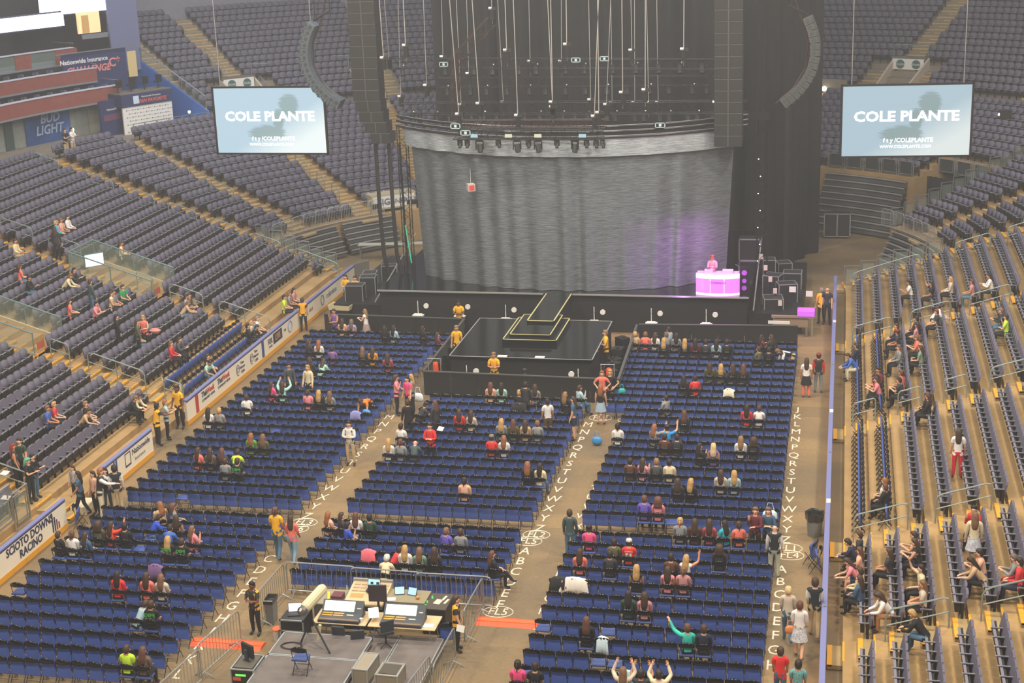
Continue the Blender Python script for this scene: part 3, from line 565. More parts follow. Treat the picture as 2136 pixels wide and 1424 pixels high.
(-1, -14.75, 12, -40, 'sit', 'G', 'brown', 1, 'coral', 'jeans', 'S', ''),
(-1, -15.68, 11, -80, 'phone', 'S', 'dark', 2, 'black', 'jeans', 'S', ''),
(-1, -11.98, 14, -90, 'sit', 'S', 'brown', 2, 'cream', 'khaki', 'S', ''),
(-1, -7.78, 10, -60, 'sit', 'L', 'brown', 2, 'cream', 'black', 'S', ''),
(-1, -7.66, 10, -90, 'sit', 'L', 'auburn', 2, 'rust', 'black', 'S', ''),
(-1, -7.93, 14, -60, 'sit', 'S', 'blond', 2, 'teal', 'black', 'S', ''),
(-1, -7.81, 14, -90, 'sit', 'L', 'blond', 1, 'lilac', 'black', 'S', ''),
(-1, -7.35, 14, -90, 'sit', 'S', 'lightbrown', 1, 'peach', 'black', 'S', ''),
(-1, -6.67, 14, -90, 'sit', 'S', 'brown', 2, 'white', 'black', 'S', ''),
(-1, -9.85, 13, 10, 'stand', 'L', 'brown', 2, 'charcoal', 'black', 's', 'dark coat in the aisle of the left stand'),
(-1, -26.92, 3, -80, 'sit', 'S', 'lightbrown', 1, 'blue', 'black', 'S', ''),
(-1, -26.4, 3, -70, 'sit', 'S', 'blond', 1, 'coralred', 'black', 'S', ''),
(-1, -25.96, 2, -90, 'lean', 'L', 'brown', 1, 'tan', 'black', 'S', ''),
(-1, -25.5, 2, -80, 'sit', 'S', 'darkblond', 1, 'black', 'skin', 'S', ''),
(-1, -23.65, 1, -80, 'lean', 'S', 'lightbrown', 2, 'black', 'black', 'S', ''),
(-1, -23.28, 1, -90, 'lean', 'S', 'brown', 2, 'cream', 'black', 'S', ''),
(-1, 12.35, 22, -90, 'phone', 'S', 'dark', 2, 'white', 'khaki', 's', 'staff behind the last left stand row'),
(-1, 11.08, 22, -90, 'phone', 'S', 'dark', 1, 'black', 'khaki', 's', 'second staff behind the last left stand row'),
(1, -5.36, 3, 90, 'phone', 'L', 'dark', 1, 'white', 'black', 'S', ''),
(1, -6.71, 4, 90, 'up1', 'L', 'dark', 1, 'black', 'black', 'S', ''),
(1, -6.85, 5, 90, 'sit', 'L', 'blond', 2, 'beige', 'black', 'S', ''),
(1, -8.15, 6, 80, 'sit', 'S', 'auburn', 1, 'dustypink', 'jeans', 'S', ''),
(1, -8.15, 7, 90, 'phone', 'L', 'dark', 2, 'white', 'black', 'S', ''),
(1, -10.15, 4, -90, 'lean', 'S', 'dark', 2, 'white', 'black', 'S', ''),
(1, -11.37, 4, 90, 'sit', 'S', 'red', 1, 'charcoal', 'black', 'S', ''),
(1, -13.82, 7, 90, 'phone', 'S', 'darkblond', 2, 'charcoal', 'jeans', 'S', ''),
(1, -14.83, 7, 80, 'hand', 'S', 'brown', 1, 'neon', 'black', 'S', ''),
(1, -11.64, 3, 90, 'sit', 'S', 'dark', 2, 'maroon', 'black', 'S', ''),
(1, -11.62, 3, 60, 'sit', 'S', 'dark', 2, 'charcoal', 'black', 'S', ''),
(1, -11.85, 2, 100, 'sit', 'L', 'brown', 2, 'navy', 'black', 'S', ''),
(1, -12.6, 3, 60, 'sit', 'L', 'dark', 1, 'dustypink', 'black', 'S', ''),
(1, -12.8, 2, 90, 'sit', 'C', 'red', 1, 'charcoal', 'black', 'S', ''),
(1, -14.48, 3, 90, 'phone', 'S', 'lightbrown', 1, 'coral', 'black', 'S', ''),
(1, -15.06, 2, 110, 'sit', 'L', 'lightbrown', 2, 'pattern', 'black', 'S', ''),
(1, -15.78, 3, 60, 'sit', 'L', 'blond', 2, 'black', 'black', 'S', ''),
(1, -15.9, 3, 70, 'sit', 'L', 'brown', 1, 'sage', 'black', 'S', ''),
(1, -13.29, 0, 70, 'sit', 'S', 'brown', 2, 'navy', 'black', 'S', ''),
(1, -14.24, 0, 100, 'lean', 'S', 'brown', 2, 'blue', 'cream', 'S', ''),
(1, -18.27, 1, 80, 'phone', 'L', 'dark', 1, 'coralred', 'black', 'S', ''),
(1, -18.55, 1, 90, 'phone', 'L', 'brown', 1, 'pink', 'black', 'S', ''),
(1, -17.34, 1, 150, 'sit', 'S', 'dark', 2, 'maroon', 'black', 'S', ''),
(1, -18.5, 2, 60, 'sit', 'P', 'auburn', 1, 'coral', 'black', 'S', ''),
(1, -19.31, 2, 70, 'phone', 'S', 'dark', 1, 'charcoal', 'black', 'S', ''),
(1, -21.87, 3, 60, 'sit', 'L', 'auburn', 2, 'black', 'black', 'S', ''),
(1, -22.14, 3, 80, 'hand', 'L', 'brown', 2, 'black', 'black', 'S', ''),
(1, -27.68, 4, -5, 'stand', 'L', 'brown', 1, 'white', 'redpants', 's', 'white top and red trousers in the right stand'),
(1, -29.28, 1, 60, 'sit', 'S', 'ginger', 1, 'white', 'black', 'S', ''),
(1, -29.78, 1, 60, 'sit', 'S', 'auburn', 2, 'black', 'black', 'S', ''),
(1, -33.28, 4, 160, 'hand', 'S', 'black', 2, 'coralred', 'black', 'S', ''),
(1, -34.79, 4, 0, 'stand', 'L', 'lightbrown', 2, 'cream', 'checkskirt', 's', 'cream jumper and check shorts in the right stand'),
(1, -33.18, 0, 80, 'sit', 'S', 'brown', 2, 'charcoal', 'black', 'S', ''),
(1, -33.61, 0, 70, 'lean', 'S', 'dark', 2, 'navy', 'black', 'S', ''),
(1, -34.29, 0, 80, 'sit', 'L', 'auburn', 1, 'peach', 'black', 'S', ''),
(1, -34.88, 0, 90, 'lean', 'L', 'brown', 1, 'pink', 'skin', 'S', ''),
(1, -36.29, 0, 60, 'sit', 'L', 'brown', 2, 'denim', 'black', 'S', ''),
(1, -35.8, 0, 70, 'sit', 'S', 'brown', 2, 'cream', 'black', 'S', ''),
(1, -34.95, 1, 70, 'sit', 'L', 'brown', 1, 'charcoal', 'black', 'S', ''),
(1, -34.19, 2, 80, 'phone', 'S', 'brown', 1, 'peach', 'black', 'S', ''),
(1, -34.74, 2, 80, 'phone', 'L', 'brown', 0, 'black', 'black', 'S', ''),
(1, -36.51, 2, 100, 'up1', 'L', 'dark', 1, 'cream', 'black', 'S', ''),
(1, -37.6, 2, 90, 'sit', 'L', 'lightbrown', 1, 'beige', 'black', 'S', ''),
(1, -37.55, 2, 90, 'sit', 'S', 'auburn', 1, 'coral', 'black', 'S', ''),
(1, -39.3, 2, 70, 'lean', 'S', 'blond', 2, 'black', 'jeans', 'S', ''),
(1, -37.55, 1, 100, 'lean', 'G', 'brown', 2, 'white', 'tan', 'S', ''),
(1, -36.41, 4, 90, 'phone', 'S', 'dark', 1, 'peach', 'blue', 'S', ''),
(1, -36.82, 4, 80, 'lean', 'L', 'dark', 2, 'tan', 'black', 'S', ''),
(1, -37.22, 5, 80, 'phone', 'S', 'greybrown', 2, 'grey', 'coralred', 'S', ''),
(1, -37.55, 5, 80, 'sit', 'S', 'dark', 2, 'coralred', 'navy', 'S', ''),
]
OCC = {p[10] for p in PEOPLE if isinstance(p[10], tuple)}
# ================================================================ fixed tip-up seats
M_seatback = mat('seat_upholstery', '#64606f', .8, var=.08, vscale=.6)
M_seatbot = mat('seat_shell', '#131316', .6)
M_arm = mat('seat_armrest', '#77777e', .4); M_seatlip = mat('seat_lip', '#7a7580', .6)
M_armlight = mat('armrest_tip_highlight', '#9a9aa0', .35)  # pale tip paints in the highlights on the cup holders
def seat_parts(w=.52):
    """local frame: faces -Y, origin on the tread under the back"""
    b = MB(); hw = w/2-.008
    pr = [(-hw, .42), (-hw, .76), (-hw+.05, .85), (-hw+.13, .885), (hw-.13, .885), (hw-.05, .85), (hw, .76), (hw, .42)]
    n = len(pr); y = lambda z: .02+(z-.42)*.20
    V = [(x, y(z)-.035, z) for x, z in pr]+[(x, y(z)+.035, z) for x, z in pr]
    Fc = [tuple(range(n)), tuple(range(2*n-1, n-1, -1))]+[(i, i+n, (i+1) % n+n, (i+1) % n) for i in range(n)]
    b.add(V, Fc)
    s = MB(); hw2 = hw-.025
    s.box(-hw2, hw2, -.21, -.10, .30, .57, 0)
    s.box(-hw2+.01, hw2-.01, -.235, -.165, .57, .60, 1)
    a = MB()
    a.box(w/2-.022, w/2+.022, -.27, .03, .60, .625, 1); a.box(w/2-.02, w/2+.02, -.05, .03, 0, .60, 0); a.box(w/2-.027, w/2+.027, -.29, -.265, .585, .625, 2)
    return a, b, s
def seat_rows():
    out = []
    def inter(lst, s, e):  # does [s,e] overlap any interval
        return any(s < b and e > a for a, b in lst)
    for side in (-1, 1):
        gaps = [(s, s+w) for sd, s, w in AIS if sd == side]
        vom = VOMS.get(side, [])
        for k in range(0, K1):
            kst = -60
            if side < 0 and k < 1: continue
            s = -46.0 if side > 0 else -44
            if side < 0: s = -46
            while s < -.3:
                e = s+.52; ok = not inter(gaps, s, e)
                if k < 2 and ((side > 0 and s > -30.8 and s < -9.6) or (side < 0 and s > -20)): ok = False
                if inter([(a, b) for a, b, k0, k1 in vom if k0 <= k < k1], s, e): ok = False
                if ok: out.append((side, s+.26, k, 0))
                s = e if not (not ok and inter(gaps, s, e)) else s+.1
            # corner
            r = rk(k)+TR-.16; da = math.degrees(.52/r)
            if side < 0: segs = [(0, 6.6)] + ([(9.5, 88)] if k >= 6 else [])
            else: segs = [(0, 6.6)] + ([(9.5, 35.5)] if k >= 6 else []) + ([(36.5, 92)] if k >= 15 else [(48.5, 92)] if k >= 12 else [])
            ag = [(a, a+math.degrees(AW/r)) for a in ((7.0, 21.0, 40.5, 60) if side < 0 else (7.0, 21.5, 75))]
            for a0, a1 in segs:
                a = a0+da*.5
                while a+da*.5 < a1:
                    if not inter(ag, a-da/2, a+da/2): out.append((side, a, k, 1)); a += da
                    else: a += da*.25
        for k in range(0, K2):
            r = rk2(k)+UT-.16; da = math.degrees(.52/r)
            ag = [(a, a+math.degrees(1.3/r)) for sd, a, ka, kb in UAIS if sd == side and ka <= k < kb]
            a = (37 if side < 0 else 1)+da
            while a < 94:
                vo = any(a0 <= a <= a1 and k0 <= k < k1 for a0, a1, k0, k1 in VOM2.get(side, []))
                if not inter(ag, a-da/2, a+da/2):
                    if not vo: out.append((side, a, k, 2))
                    a += da
                else: a += da*.25
    return out
# vomitory openings: (s0, s1, k0, k1) on the straight, degrees in the upper tier
VOMS = {-1: [(-21.6, -18.0, 8, 13), (-11.4, -7.8, 7, 12), (-32.9, -29.6, 8, 13)], 1: []}
VOM2 = {-1: [(41.9, 46.7, 0, 4), (59, 62, 0, 4)], 1: [(64.0, 69, 0, 4)]}
def seat_frame(side, s, k, kind):
    if kind == 2: r, z = rk2(k)+UT-.16, zk2(k)
    else: r, z = rk(k)+TR-.16, zk(k)
    x, y = bowl_pt(side, s, r)
    if kind == 0: ang = 0
    else: ang = math.radians(min(s, 90))
    nx, ny = side*math.cos(ang), math.sin(ang)      # outward
    rz = math.atan2(ny, nx)-PI/2                    # local +Y points outward
    return x, y, z, rz
SEATS = []
for rec in seat_rows():
    x, y, z, rz = seat_frame(*rec); u, v, d = project((x, y, z+.6))
    if -40 < u < 2180 and -40 < v < 1470 and d > 0: SEATS.append((d, rec, x, y, z, rz, u, v))
SEATS.sort(key=lambda t: t[0])
def mass(name, frames, parts, mats):
    """one mesh with a copy of the parts at every frame (x, y, z, rz)"""
    V0 = np.array([v for p in parts for v in p.v], float); F0 = []; M0 = []; n = 0
    for p, off in zip(parts, mats[1]):
        F0 += [tuple(i+n for i in f) for f in p.f]; M0 += [m+off for m in p.m]; n += len(p.v)
    N = len(frames); A = np.array(frames); c, s = np.cos(A[:,3]), np.sin(A[:,3])
    X = V0[None,:,0]*c[:,None]-V0[None,:,1]*s[:,None]+A[:,0:1]; Y = V0[None,:,0]*s[:,None]+V0[None,:,1]*c[:,None]+A[:,1:2]; Z = V0[None,:,2]+A[:,2:3]
    V = np.stack([X, Y, Z], -1).reshape(-1, 3); nv = len(V0)
    ls = np.array([len(f) for f in F0]); li = np.array([i for f in F0 for i in f])
    LI = (li[None,:]+np.arange(N)[:,None]*nv).ravel(); LT = np.tile(ls, N); LSt = np.concatenate([[0], np.cumsum(LT)[:-1]])
    me = bpy.data.meshes.new(name); me.vertices.add(len(V)); me.vertices.foreach_set('co', V.ravel())
    me.loops.add(len(LI)); me.loops.foreach_set('vertex_index', LI.astype(np.int32))
    me.polygons.add(len(LT)); me.polygons.foreach_set('loop_start', LSt.astype(np.int32)); me.polygons.foreach_set('loop_total', LT.astype(np.int32))
    for m in mats[0]: me.materials.append(m)
    me.polygons.foreach_set('material_index', np.tile(np.array(M0), N).astype(np.int32))
    me.update(calc_edges=True)
    o = bpy.data.objects.new(name, me); COL.objects.link(o); return o
_a, _b, _s = seat_parts()
SM = ([M_blk, M_arm, M_armlight, M_seatback, M_seatbot, M_seatlip], [0, 3, 4])
mass('arena_seats', [t[2:6] for t in SEATS[300:]], [_a, _b, _s], SM)
tag(bpy.data.objects['arena_seats'], 'rows of grey tip-up seats filling the bowl and the upper tier', 'seats', kind='stuff')
ma, mb_, ms = _a.mesh('seat_stand', [M_blk, M_arm, M_armlight]), _b.mesh('backrest', M_seatback), _s.mesh('seat', [M_seatbot, M_seatlip])
proto = bpy.data.objects.new('arena_seat', ma); COL.objects.link(proto)
for nm_, me_ in (('backrest', mb_), ('seat', ms)):
    o = bpy.data.objects.new(nm_, me_); COL.objects.link(o); o.parent = proto
ordn = ['lowest', 'second', 'third', 'fourth', 'fifth', 'sixth', 'seventh', 'eighth', 'ninth', 'tenth', 'eleventh', 'twelfth']
for i, (d, rec, x, y, z, rz, u, v) in enumerate(SEATS[:300]):
    o = proto if i == 0 else copy_tree(proto)
    o.location = (x, y, z); o.rotation_euler = (0, 0, rz)
    side, s, k, kd = rec
    af = [a for sd, a, w in AIS if sd == side]; below = [a for a in af if a > s]; n = int(round((min(below)-s)/.52+.5)) if below else 0
    blk = sum(1 for a in af if a < s)
    rown = ordn[k] if k < 12 else 'thirteenth' if k == 12 else 'upper%d' % (k+1)
    tag(o, 'grey tip-up seat, %s stand, %s row up, block %d, seat %d from aisle' % (names[side], rown, blk, n), 'seat', 'tip-up seats of the %s stand' % names[side])
# ================================================================ folding chairs on the floor
M_vinyl = mat('navy_vinyl', '#41579a', .5, spec=.3)
M_vinylt = mat('navy_seat_vinyl', '#3a4d86', .45, spec=.4)
M_bkv = mat('black_plastic_back', '#08080a', .16, spec=.45)
def chair_parts(open_=False):
    """faces +Y; origin on the floor under the middle of the seat"""
    f = MB()
    for sx in (-1, 1):
        x = sx*.215
        f.tube([(x, .17, .0), (x, -.13, .50), (x, -.185, .80)], .011, 5)
        f.tube([(x*.93, -.26, .0), (x*.93, .12, .45)], .011, 5)
    f.tube([(-.2, -.22, .12), (.2, -.22, .12)], .009, 4); f.tube([(-.2, .10, .18), (.2, .10, .18)], .009, 4)
    b = MB(); rings = []
    for i in range(7):
        t = -1+2*i/6; x = t*.225; zt = .865-.05*t*t*(1+abs(t)); yb = -.165-.045*(1-t*t)
        rings.append([Vector((x, yb-.03,   .695)), Vector((x, yb+.005,   .695)), Vector((x, yb-.005, zt)), Vector((x, yb-.045, zt-.006))])
    b.loft(rings)
    s = MB()
    if open_:
        s.loft([[Vector((q[0]*k_, -.02+q[1]*k_, z)) for q in ((-.215, -.2), (.215, -.2), (.215, .14), (.15, .21), (-.15, .21), (-.215, .14))] for z, k_ in ((.42, .97), (.44, 1), (.465, 1), (.48, .93))])
    else:
        M = Matrix.Translation((0, -.10, .475)) @ Matrix.Rotation(math.radians(78), 4, 'X')
        rings = []
        for z, k_ in ((-.03, .97), (-.012, 1), (.018, 1), (.03, .94)):
            rings.append([M @ Vector((q[0]*k_, q[1]*k_, z)) for q in ((-.222, -.23), (.222, -.23), (.222, .19), (.18, .225), (-.18, .225), (-.222, .19))])
        s.loft(rings)
    return f, b, s
CH = []   # (x, y, z, rz, open, tagtext, group)
BLK = {'FL3': (-8.45, .4715, 14, [47.40+.870*k for k in range(24)], 'YXWVUTSRQPNMLKJHGFEDCBAZ'),
       'FL2': (-.17, .4700, 14, [47.40+.870*k for k in range(14)], 'YXWVUTSRQPNMLKJHGFEDCBAZ'),
       'FL1': (8.10, .4680, 14, [47.40+.870*k for k in range(24)], 'YXWVUTSRQPNMLKJHGFEDCBAZ'),
       'FL6': (-8.60, .4790, 14, [45.69-.885*k for k in range(13)], 'ABCDEFGHJKLMNP'),
       'FL5': (-.22, .4700, 14, [45.60-.785*k for k in range(6)], 'ABCDEF'),
       'FL4': (8.06, .4690, 14, [45.70-.905*k for k in range(13)], 'ABCDEFGHJKLMNP')}
BNM = {'FL3': 'upper left floor block', 'FL2': 'upper middle floor block', 'FL1': 'upper right floor block',
       'FL6': 'near left floor block', 'FL5': 'near middle floor block', 'FL4': 'near right floor block'}
def chair_at(blk, row, col):
    x0, w, n, ys, _ = BLK[blk]; return (x0+w*(col+.5), ys[row]+.17)
OPEN = {('FL6', 7, 0), ('FL4', 7, 0), ('FL4', 7, 4), ('FL4', 9, 5), ('FL4', 9, 4), ('FL4', 10, 0), ('FL3', 0, 4), ('FL2', 1, 8), ('FL3', 8, 6), ('FL3', 5, 4), ('FL1', 0, 6), ('FL1', 0, 4), ('FL6', 2, 8), ('FL6', 3, 5)}
for b_, (x0, w, n, ys, L) in BLK.items():
    for r_, y in enumerate(ys):
        cols = range(n)
        if b_ == 'FL1' and r_ >= 13: cols = range(-2, n)
        if b_ == 'FL3' and r_ >= 21: cols = range(0, n+1)
        for c_ in cols:
            CH.append([x0+w*(c_+.5)+random.uniform(-.01, .01), y+.17+random.uniform(-.012, .012), 0, random.uniform(-.03, .03), (b_, r_, c_) in OPEN, (b_, r_, c_), L])
# loose rows of folding chairs on the lowest steps of the stands
for side, ra, rb in ((1, -30.6, -21.3), (1, -19.9, -9.8), (-1, -19.9, -11.2)):
    for k in (0, 1):
        s = ra+.25
        while s < rb:
            x, y = bowl_pt(side, s, rk(k)+.42); CH.append([x, y, zk(k), PI/2 if side > 0 else -PI/2, False, ('stand', side, k), '']); s += .49
f0, b0, s0 = chair_parts(False); f1, b1, s1 = chair_parts(True)
mf = f0.mesh('chair_frame', M_blk); mbk = b0.mesh('backrest', M_bkv, True); msu = s0.mesh('seat', M_vinyl); mso = s1.mesh('seat_down', M_vinylt)
vis = []; 
for c in CH:
    u, v, d = project((c[0], c[1], c[2]+.6))
    if -30 < u < 2170 and -30 < v < 1465: vis.append((d, u, v, c))
vis.sort(key=lambda t: t[0])
for key in OCC: OPEN.add(key)
def mk_chair(c):
    o = bpy.data.objects.new('folding_chair', mf); COL.objects.link(o); o.location = c[:3]; o.rotation_euler = (0, 0, c[3])
    for nm_, me_ in (('backrest', mbk), ('seat', mso if (c[4] or c[5] in OPEN) else msu)):
        p = bpy.data.objects.new(nm_, me_); COL.objects.link(p); p.parent = o
    return o
for d, u, v, c in vis[:300]:
    o = mk_chair(c); k = c[5]
    if k[0] == 'stand': lb = 'navy folding chair on the lowest steps of the %s stand' % names[k[1]]
    else: lb = '%s navy folding chair, %s, row %s, number %d from its left end' % ('occupied' if k in OCC else 'lowered' if k in OPEN else 'empty', BNM[k[0]], c[6][k[1]], k[2]+1)
    tag(o, lb, 'chair', 'folding chairs on the floor' if k[0] != 'stand' else 'folding chairs on the stand steps')
fr = [c[:4] for d, u, v, c in vis[300:] if not (c[4] or c[5] in OPEN)]; fo = [c[:4] for d, u, v, c in vis[300:] if (c[4] or c[5] in OPEN)]
def join_mass(name, groups, mats):
    obs = [mass(name+str(i), f_, p_, (mats, [0, 1, 2])) for i, (f_, p_) in enumerate(groups) if f_]
    bm = bmesh.new()
    for ob in obs: bm.from_mesh(ob.data)
    me = bpy.data.meshes.new(name); bm.to_mesh(me); bm.free()
    for m in mats: me.materials.append(m)
    for ob in obs: bpy.data.objects.remove(ob)
    o = bpy.data.objects.new(name, me); COL.objects.link(o); return o
o = join_mass('folding_chairs', [(fr, [f0, b0, s0]), (fo, [f1, b1, s1])], [M_blk, M_bkv, M_vinyl])
tag(o, 'rows of navy folding chairs in the farther floor blocks toward the stage', 'chairs', kind='stuff')
# ================================================================ dasher boards round the rink
M_board = mat('board_white', '#f6ecd6', .4, var=.02)
M_kick = mat('yellow_kickplate', '#eba92c', .45)
M_cap = mat('cap_rail_lavender', '#7b7fae', .35)
M_capd = mat('cap_rail_navy', '#2c2d66', .4)
M_ink = mat('navy_ink', '#2b2f52', .6); M_red = mat('sign_red', '#c43a34', .5); M_bluei = mat('sign_blue', '#2c4f8e', .5)
M_greyi = mat('sign_grey', '#9aa0a6', .6); M_orange = mat('sign_orange', '#e0803a', .5)
BX = -9.8
def board(y0, y1, label, x=BX, side=-1):
    e = empty('dasher_board', (x, (y0+y1)/2, 0), 0, label, 'dasher board', 'rink boards')
    h = (y1-y0)/2; d = side*.10
    MB().box(min(0, d), max(0, d), -h, h, .20, 1.04).build('panel', M_board, e)
    MB().box(min(.012*-side, d), max(.012*-side, d), -h, h, .0, .20).build('kickplate', M_kick, e)
    b = MB().box(min(-.03*side, d*1.4), max(-.03*side, d*1.4), -h, h, 1.04, 1.12); b.build('cap_rail', M_cap, e, bevel=.02)
    MB().box(-.004*side if side > 0 else 0, .004, -h, h, .985, 1.04).build('cap_edge', M_capd, e)
    return e
TR_ = (PI/2, 0, PI/2)
def btxt(e, s, y, z, size, m, sx=1, **k):
    return text(s, 'lettering', size, m, e, (.012, y-e.location.y, z), TR_, .004, sx=sx, **k)
b1 = board(36.5, 45.45, 'white left rink board lettered SCIOTO DOWNS RACINO with yellow kickplate')
btxt(b1, 'SCIOTO DOWNS', 42.95, .80, .40, M_ink, 1.0, bold=.008); btxt(b1, 'RACINO', 42.95, .44, .40, M_ink, 1.0, bold=.008)
lg = MB()
for i, (h0, h1) in enumerate(((.25, .98), (.25, .80), (.25, .66), (.25, .52))):
    y = 44.42+i*.14-b1.location.y; lg.add([(.015, y, h0), (.015, y+.075, h0), (.015, y+.075, h1-.05), (.015, y, h1)], [(0,1,2,3)], 0 if i < 2 else 1)
lg.build('logo_bars', [M_ink, mat('sign_maroon', '#8b3a55', .5)], b1)
b2 = board(48.15, 52.6, 'white rink board lettered Nationwide Insurance beside the ushers')
btxt(b2, 'Nationwide', 51.55, .78, .34, M_ink, .98); btxt(b2, 'Insurance', 51.4, .47, .22, M_greyi, 1.1)
f = MB()
for (a, b_, c, d) in ((50.15, 50.62, .9, .93), (50.15, 50.62, .40, .46), (50.15, 50.18, .4, .93), (50.59, 50.62, .4, .93)): f.box(.002, .014, a-b2.location.y, b_-b2.location.y, c, d)
f.build('logo_frame', M_ink, b2)
st = MB().box(.001, .012, 49.2-b2.location.y, 49.5-b2.location.y, .22, .98).build('stripe', M_bluei, b2)
btxt(b2, 'OhioHealth', 49.35, .6, .17, M_white).rotation_euler = (PI, PI/2, 0)
b3 = board(55.95, 69.9, 'white rink board lettered ThisWeek, Time Warner Cable and FOX SPORTS LIVE')
b4 = board(69.9, 79.0, 'far end of the left rink board behind the yellow-shirted steward')
MB().box(.001, .012, 56.85-b3.location.y, 57.15-b3.location.y, .22, .98).build('stripe', M_red, b3)
MB().box(.001, .012, 64.62-b3.location.y, 64.9-b3.location.y, .22, .98).build('stripe', M_bluei, b3)
for y0 in (57.45, 59.2):
    btxt(b3, 'This', y0+.32, .78, .34, M_ink, 1, bold=.006, shear=.1); btxt(b3, 'Week', y0+1.0, .78, .34, M_red, 1, bold=.006, shear=.1)
    btxt(b3, 'COMMUNITY NEWS', y0+.75, .53, .155, M_ink, 1.0)
for y0 in (61.4, 63.1):
    sp = []
    for i in range(40):
        a = i/39*3.6*PI; r = .06+.17*i/39; sp.append((.012, y0+.22+r*math.cos(a)-b3.location.y, .62+r*math.sin(a)*1.2))
    MB().tube(sp, .012, 4).build('logo_spiral', M_ink, b3)
    for i, w_ in enumerate(('Time', 'Warner', 'Cable')): btxt(b3, w_, y0+.75, .80-.2*i, .19, M_ink)
btxt(b3, 'FOX', 65.72, .70, .36, M_ink, .8, bold=.008); btxt(b3, 'SPORTS', 65.75, .45, .13, M_ink)
MB().box(.001, .010, 66.15-b3.location.y, 67.35-b3.location.y, .42, .92).build('logo_plate', M_ink, b3)
btxt(b3, 'LIVE', 66.75, .67, .40, mat('sign_gold', '#d9a35a', .4), .95, bold=.008)
btxt(b3, 'THE', 67.75, .66, .16, M_ink)
MB().tube([(.012, 68.45+.27*math.cos(a*PI/8)-b3.location.y, .65+.27*math.sin(a*PI/8)) for a in range(16)], .03, 4, closed=True).build('logo_ring', mat('sign_pale_blue', '#8b9cc0', .5), b3)
btxt(b4, 'abc6', 71.6, .64, .30, mat('sign_rust', '#9c6a58', .6)); btxt(b4, 'columbus', 74.9, .66, .42, mat('sign_slate', '#5b6b86', .6), 1.05)
MB().tube([(.012, 73.4+.22*math.cos(a*PI/8)-b4.location.y, .62+.26*math.sin(a*PI/8)) for a in range(16)], .03, 4, closed=True).build('logo_ring', mat('sign_slate', '#5b6b86', .6), b4)
rb = board(31, 78.4, 'long right rink board seen from above with blue-grey cap rail', x=16.16, side=1)
for y in (48.6, 57.6, 70.1): MB().box(.0, .14, y-.35-rb.location.y, y-rb.location.y, 1.118, 1.128).build('joint_plate', mat('joint_white', '#d8d6cc', .4), rb)
for y in (40.6, 52.9, 63.3): MB().box(.03, .1, y-rb.location.y, y+.05-rb.location.y, 1.118, 1.15).build('latch', M_steel, rb)
# open gate leaf at the far end of the left board
g = empty('gate_leaf', (BX, 79.0, 0), -.5, 'grey open gate leaf at the far end of the left rink board', 'gate')
MB().box(-.05, .05, 0, 1.1, .05, 1.12).build('panel', M_grey, g); MB().tube([(0, 0, 1.14), (0, 1.1, 1.14)], .025).build('top_rail', M_steel, g)
# ================================================================ chalk letters on the floor
M_chalk = mat('chalk', '#e2d6bd', .9)
def chalk(s, x, y, size=.42, rz=0, lb=None):
    o = text(s, 'chalk_letter', size*1.25, M_chalk, None, (x, y, .003), (0, 0, rz), .001); o.scale = (1, 1.5, 1)
    o['label'] = lb; o['category'] = 'chalk mark'; o['group'] = 'chalk row letters'; return o
LET = 'ABCDEFGHJKLMNPQRSTUVWXYZ'
for i, L_ in enumerate('JKLMNPQRSTUVWXYZ'): chalk(L_, 14.88, 60.6-.868*i, lb='chalk letter %s on the floor of the right aisle, far blocks' % L_)
for i, L_ in enumerate('ABCDEFGH'): chalk(L_, 14.84, 45.6-.895*i-.3, lb='chalk letter %s on the floor of the right aisle, near blocks' % L_)
for i, L_ in enumerate('MNPQRSTUVWXYZ'): chalk(L_, 6.62, 57.9-.868*i, lb='chalk letter %s beside the upper middle floor block' % L_)
for i, L_ in enumerate('ABCDEF'): chalk(L_, 6.5, 45.6-.785*i, lb='chalk letter %s beside the near middle floor block' % L_)
for i, L_ in enumerate('MNPQRSTUVWXYZ'): chalk(L_, -1.72, 57.9-.868*i, lb='chalk letter %s beside the upper left floor block' % L_)
for i, L_ in enumerate('CDEFGHJKKLM'): chalk(L_, -1.8+.02*i, 43.9-.86*i, lb='chalk letter %s beside the near left floor block%s' % (L_, ' by the orange ramp' if L_ == 'K' else ''))
for i, L_ in enumerate('TUVWXYZEFGHJ'): chalk(L_, 7.9, 51.3-.868*i-(1.2 if i > 6 else 0), .34, lb='chalk letter %s at the left end of a right floor block row, partly hidden' % L_)
for s_, x, y in (('FL2', 6.62, 46.95), ('FL5', 6.45, 46.4), ('FL5', 6.55, 41.2), ('FL3', -1.62, 46.95), ('FL6', -1.75, 46.4), ('FL1', 14.98, 46.95), ('FL4', 15.05, 46.4), ('FL1', 8.2, 58.6), ('FL2', 7.0, 58.75)):
    o = chalk(s_, x, y, .34, lb='chalk ring lettered %s on the floor near the block corner' % s_)
    MB().tube([(.46*math.cos(a*PI/10), .24*math.sin(a*PI/10), .002) for a in range(20)], .013, 4, closed=True).build('chalk_ring', M_chalk, o)
    o['label'] = 'chalk ring lettered %s at %s' % (s_, {(6.55, 41.2): 'the front of house fence', (8.2, 58.6): 'the near right of the small stage', (7.0, 58.75): 'the corner of the small stage'}.get((x, y), 'the gap between near and far blocks'))
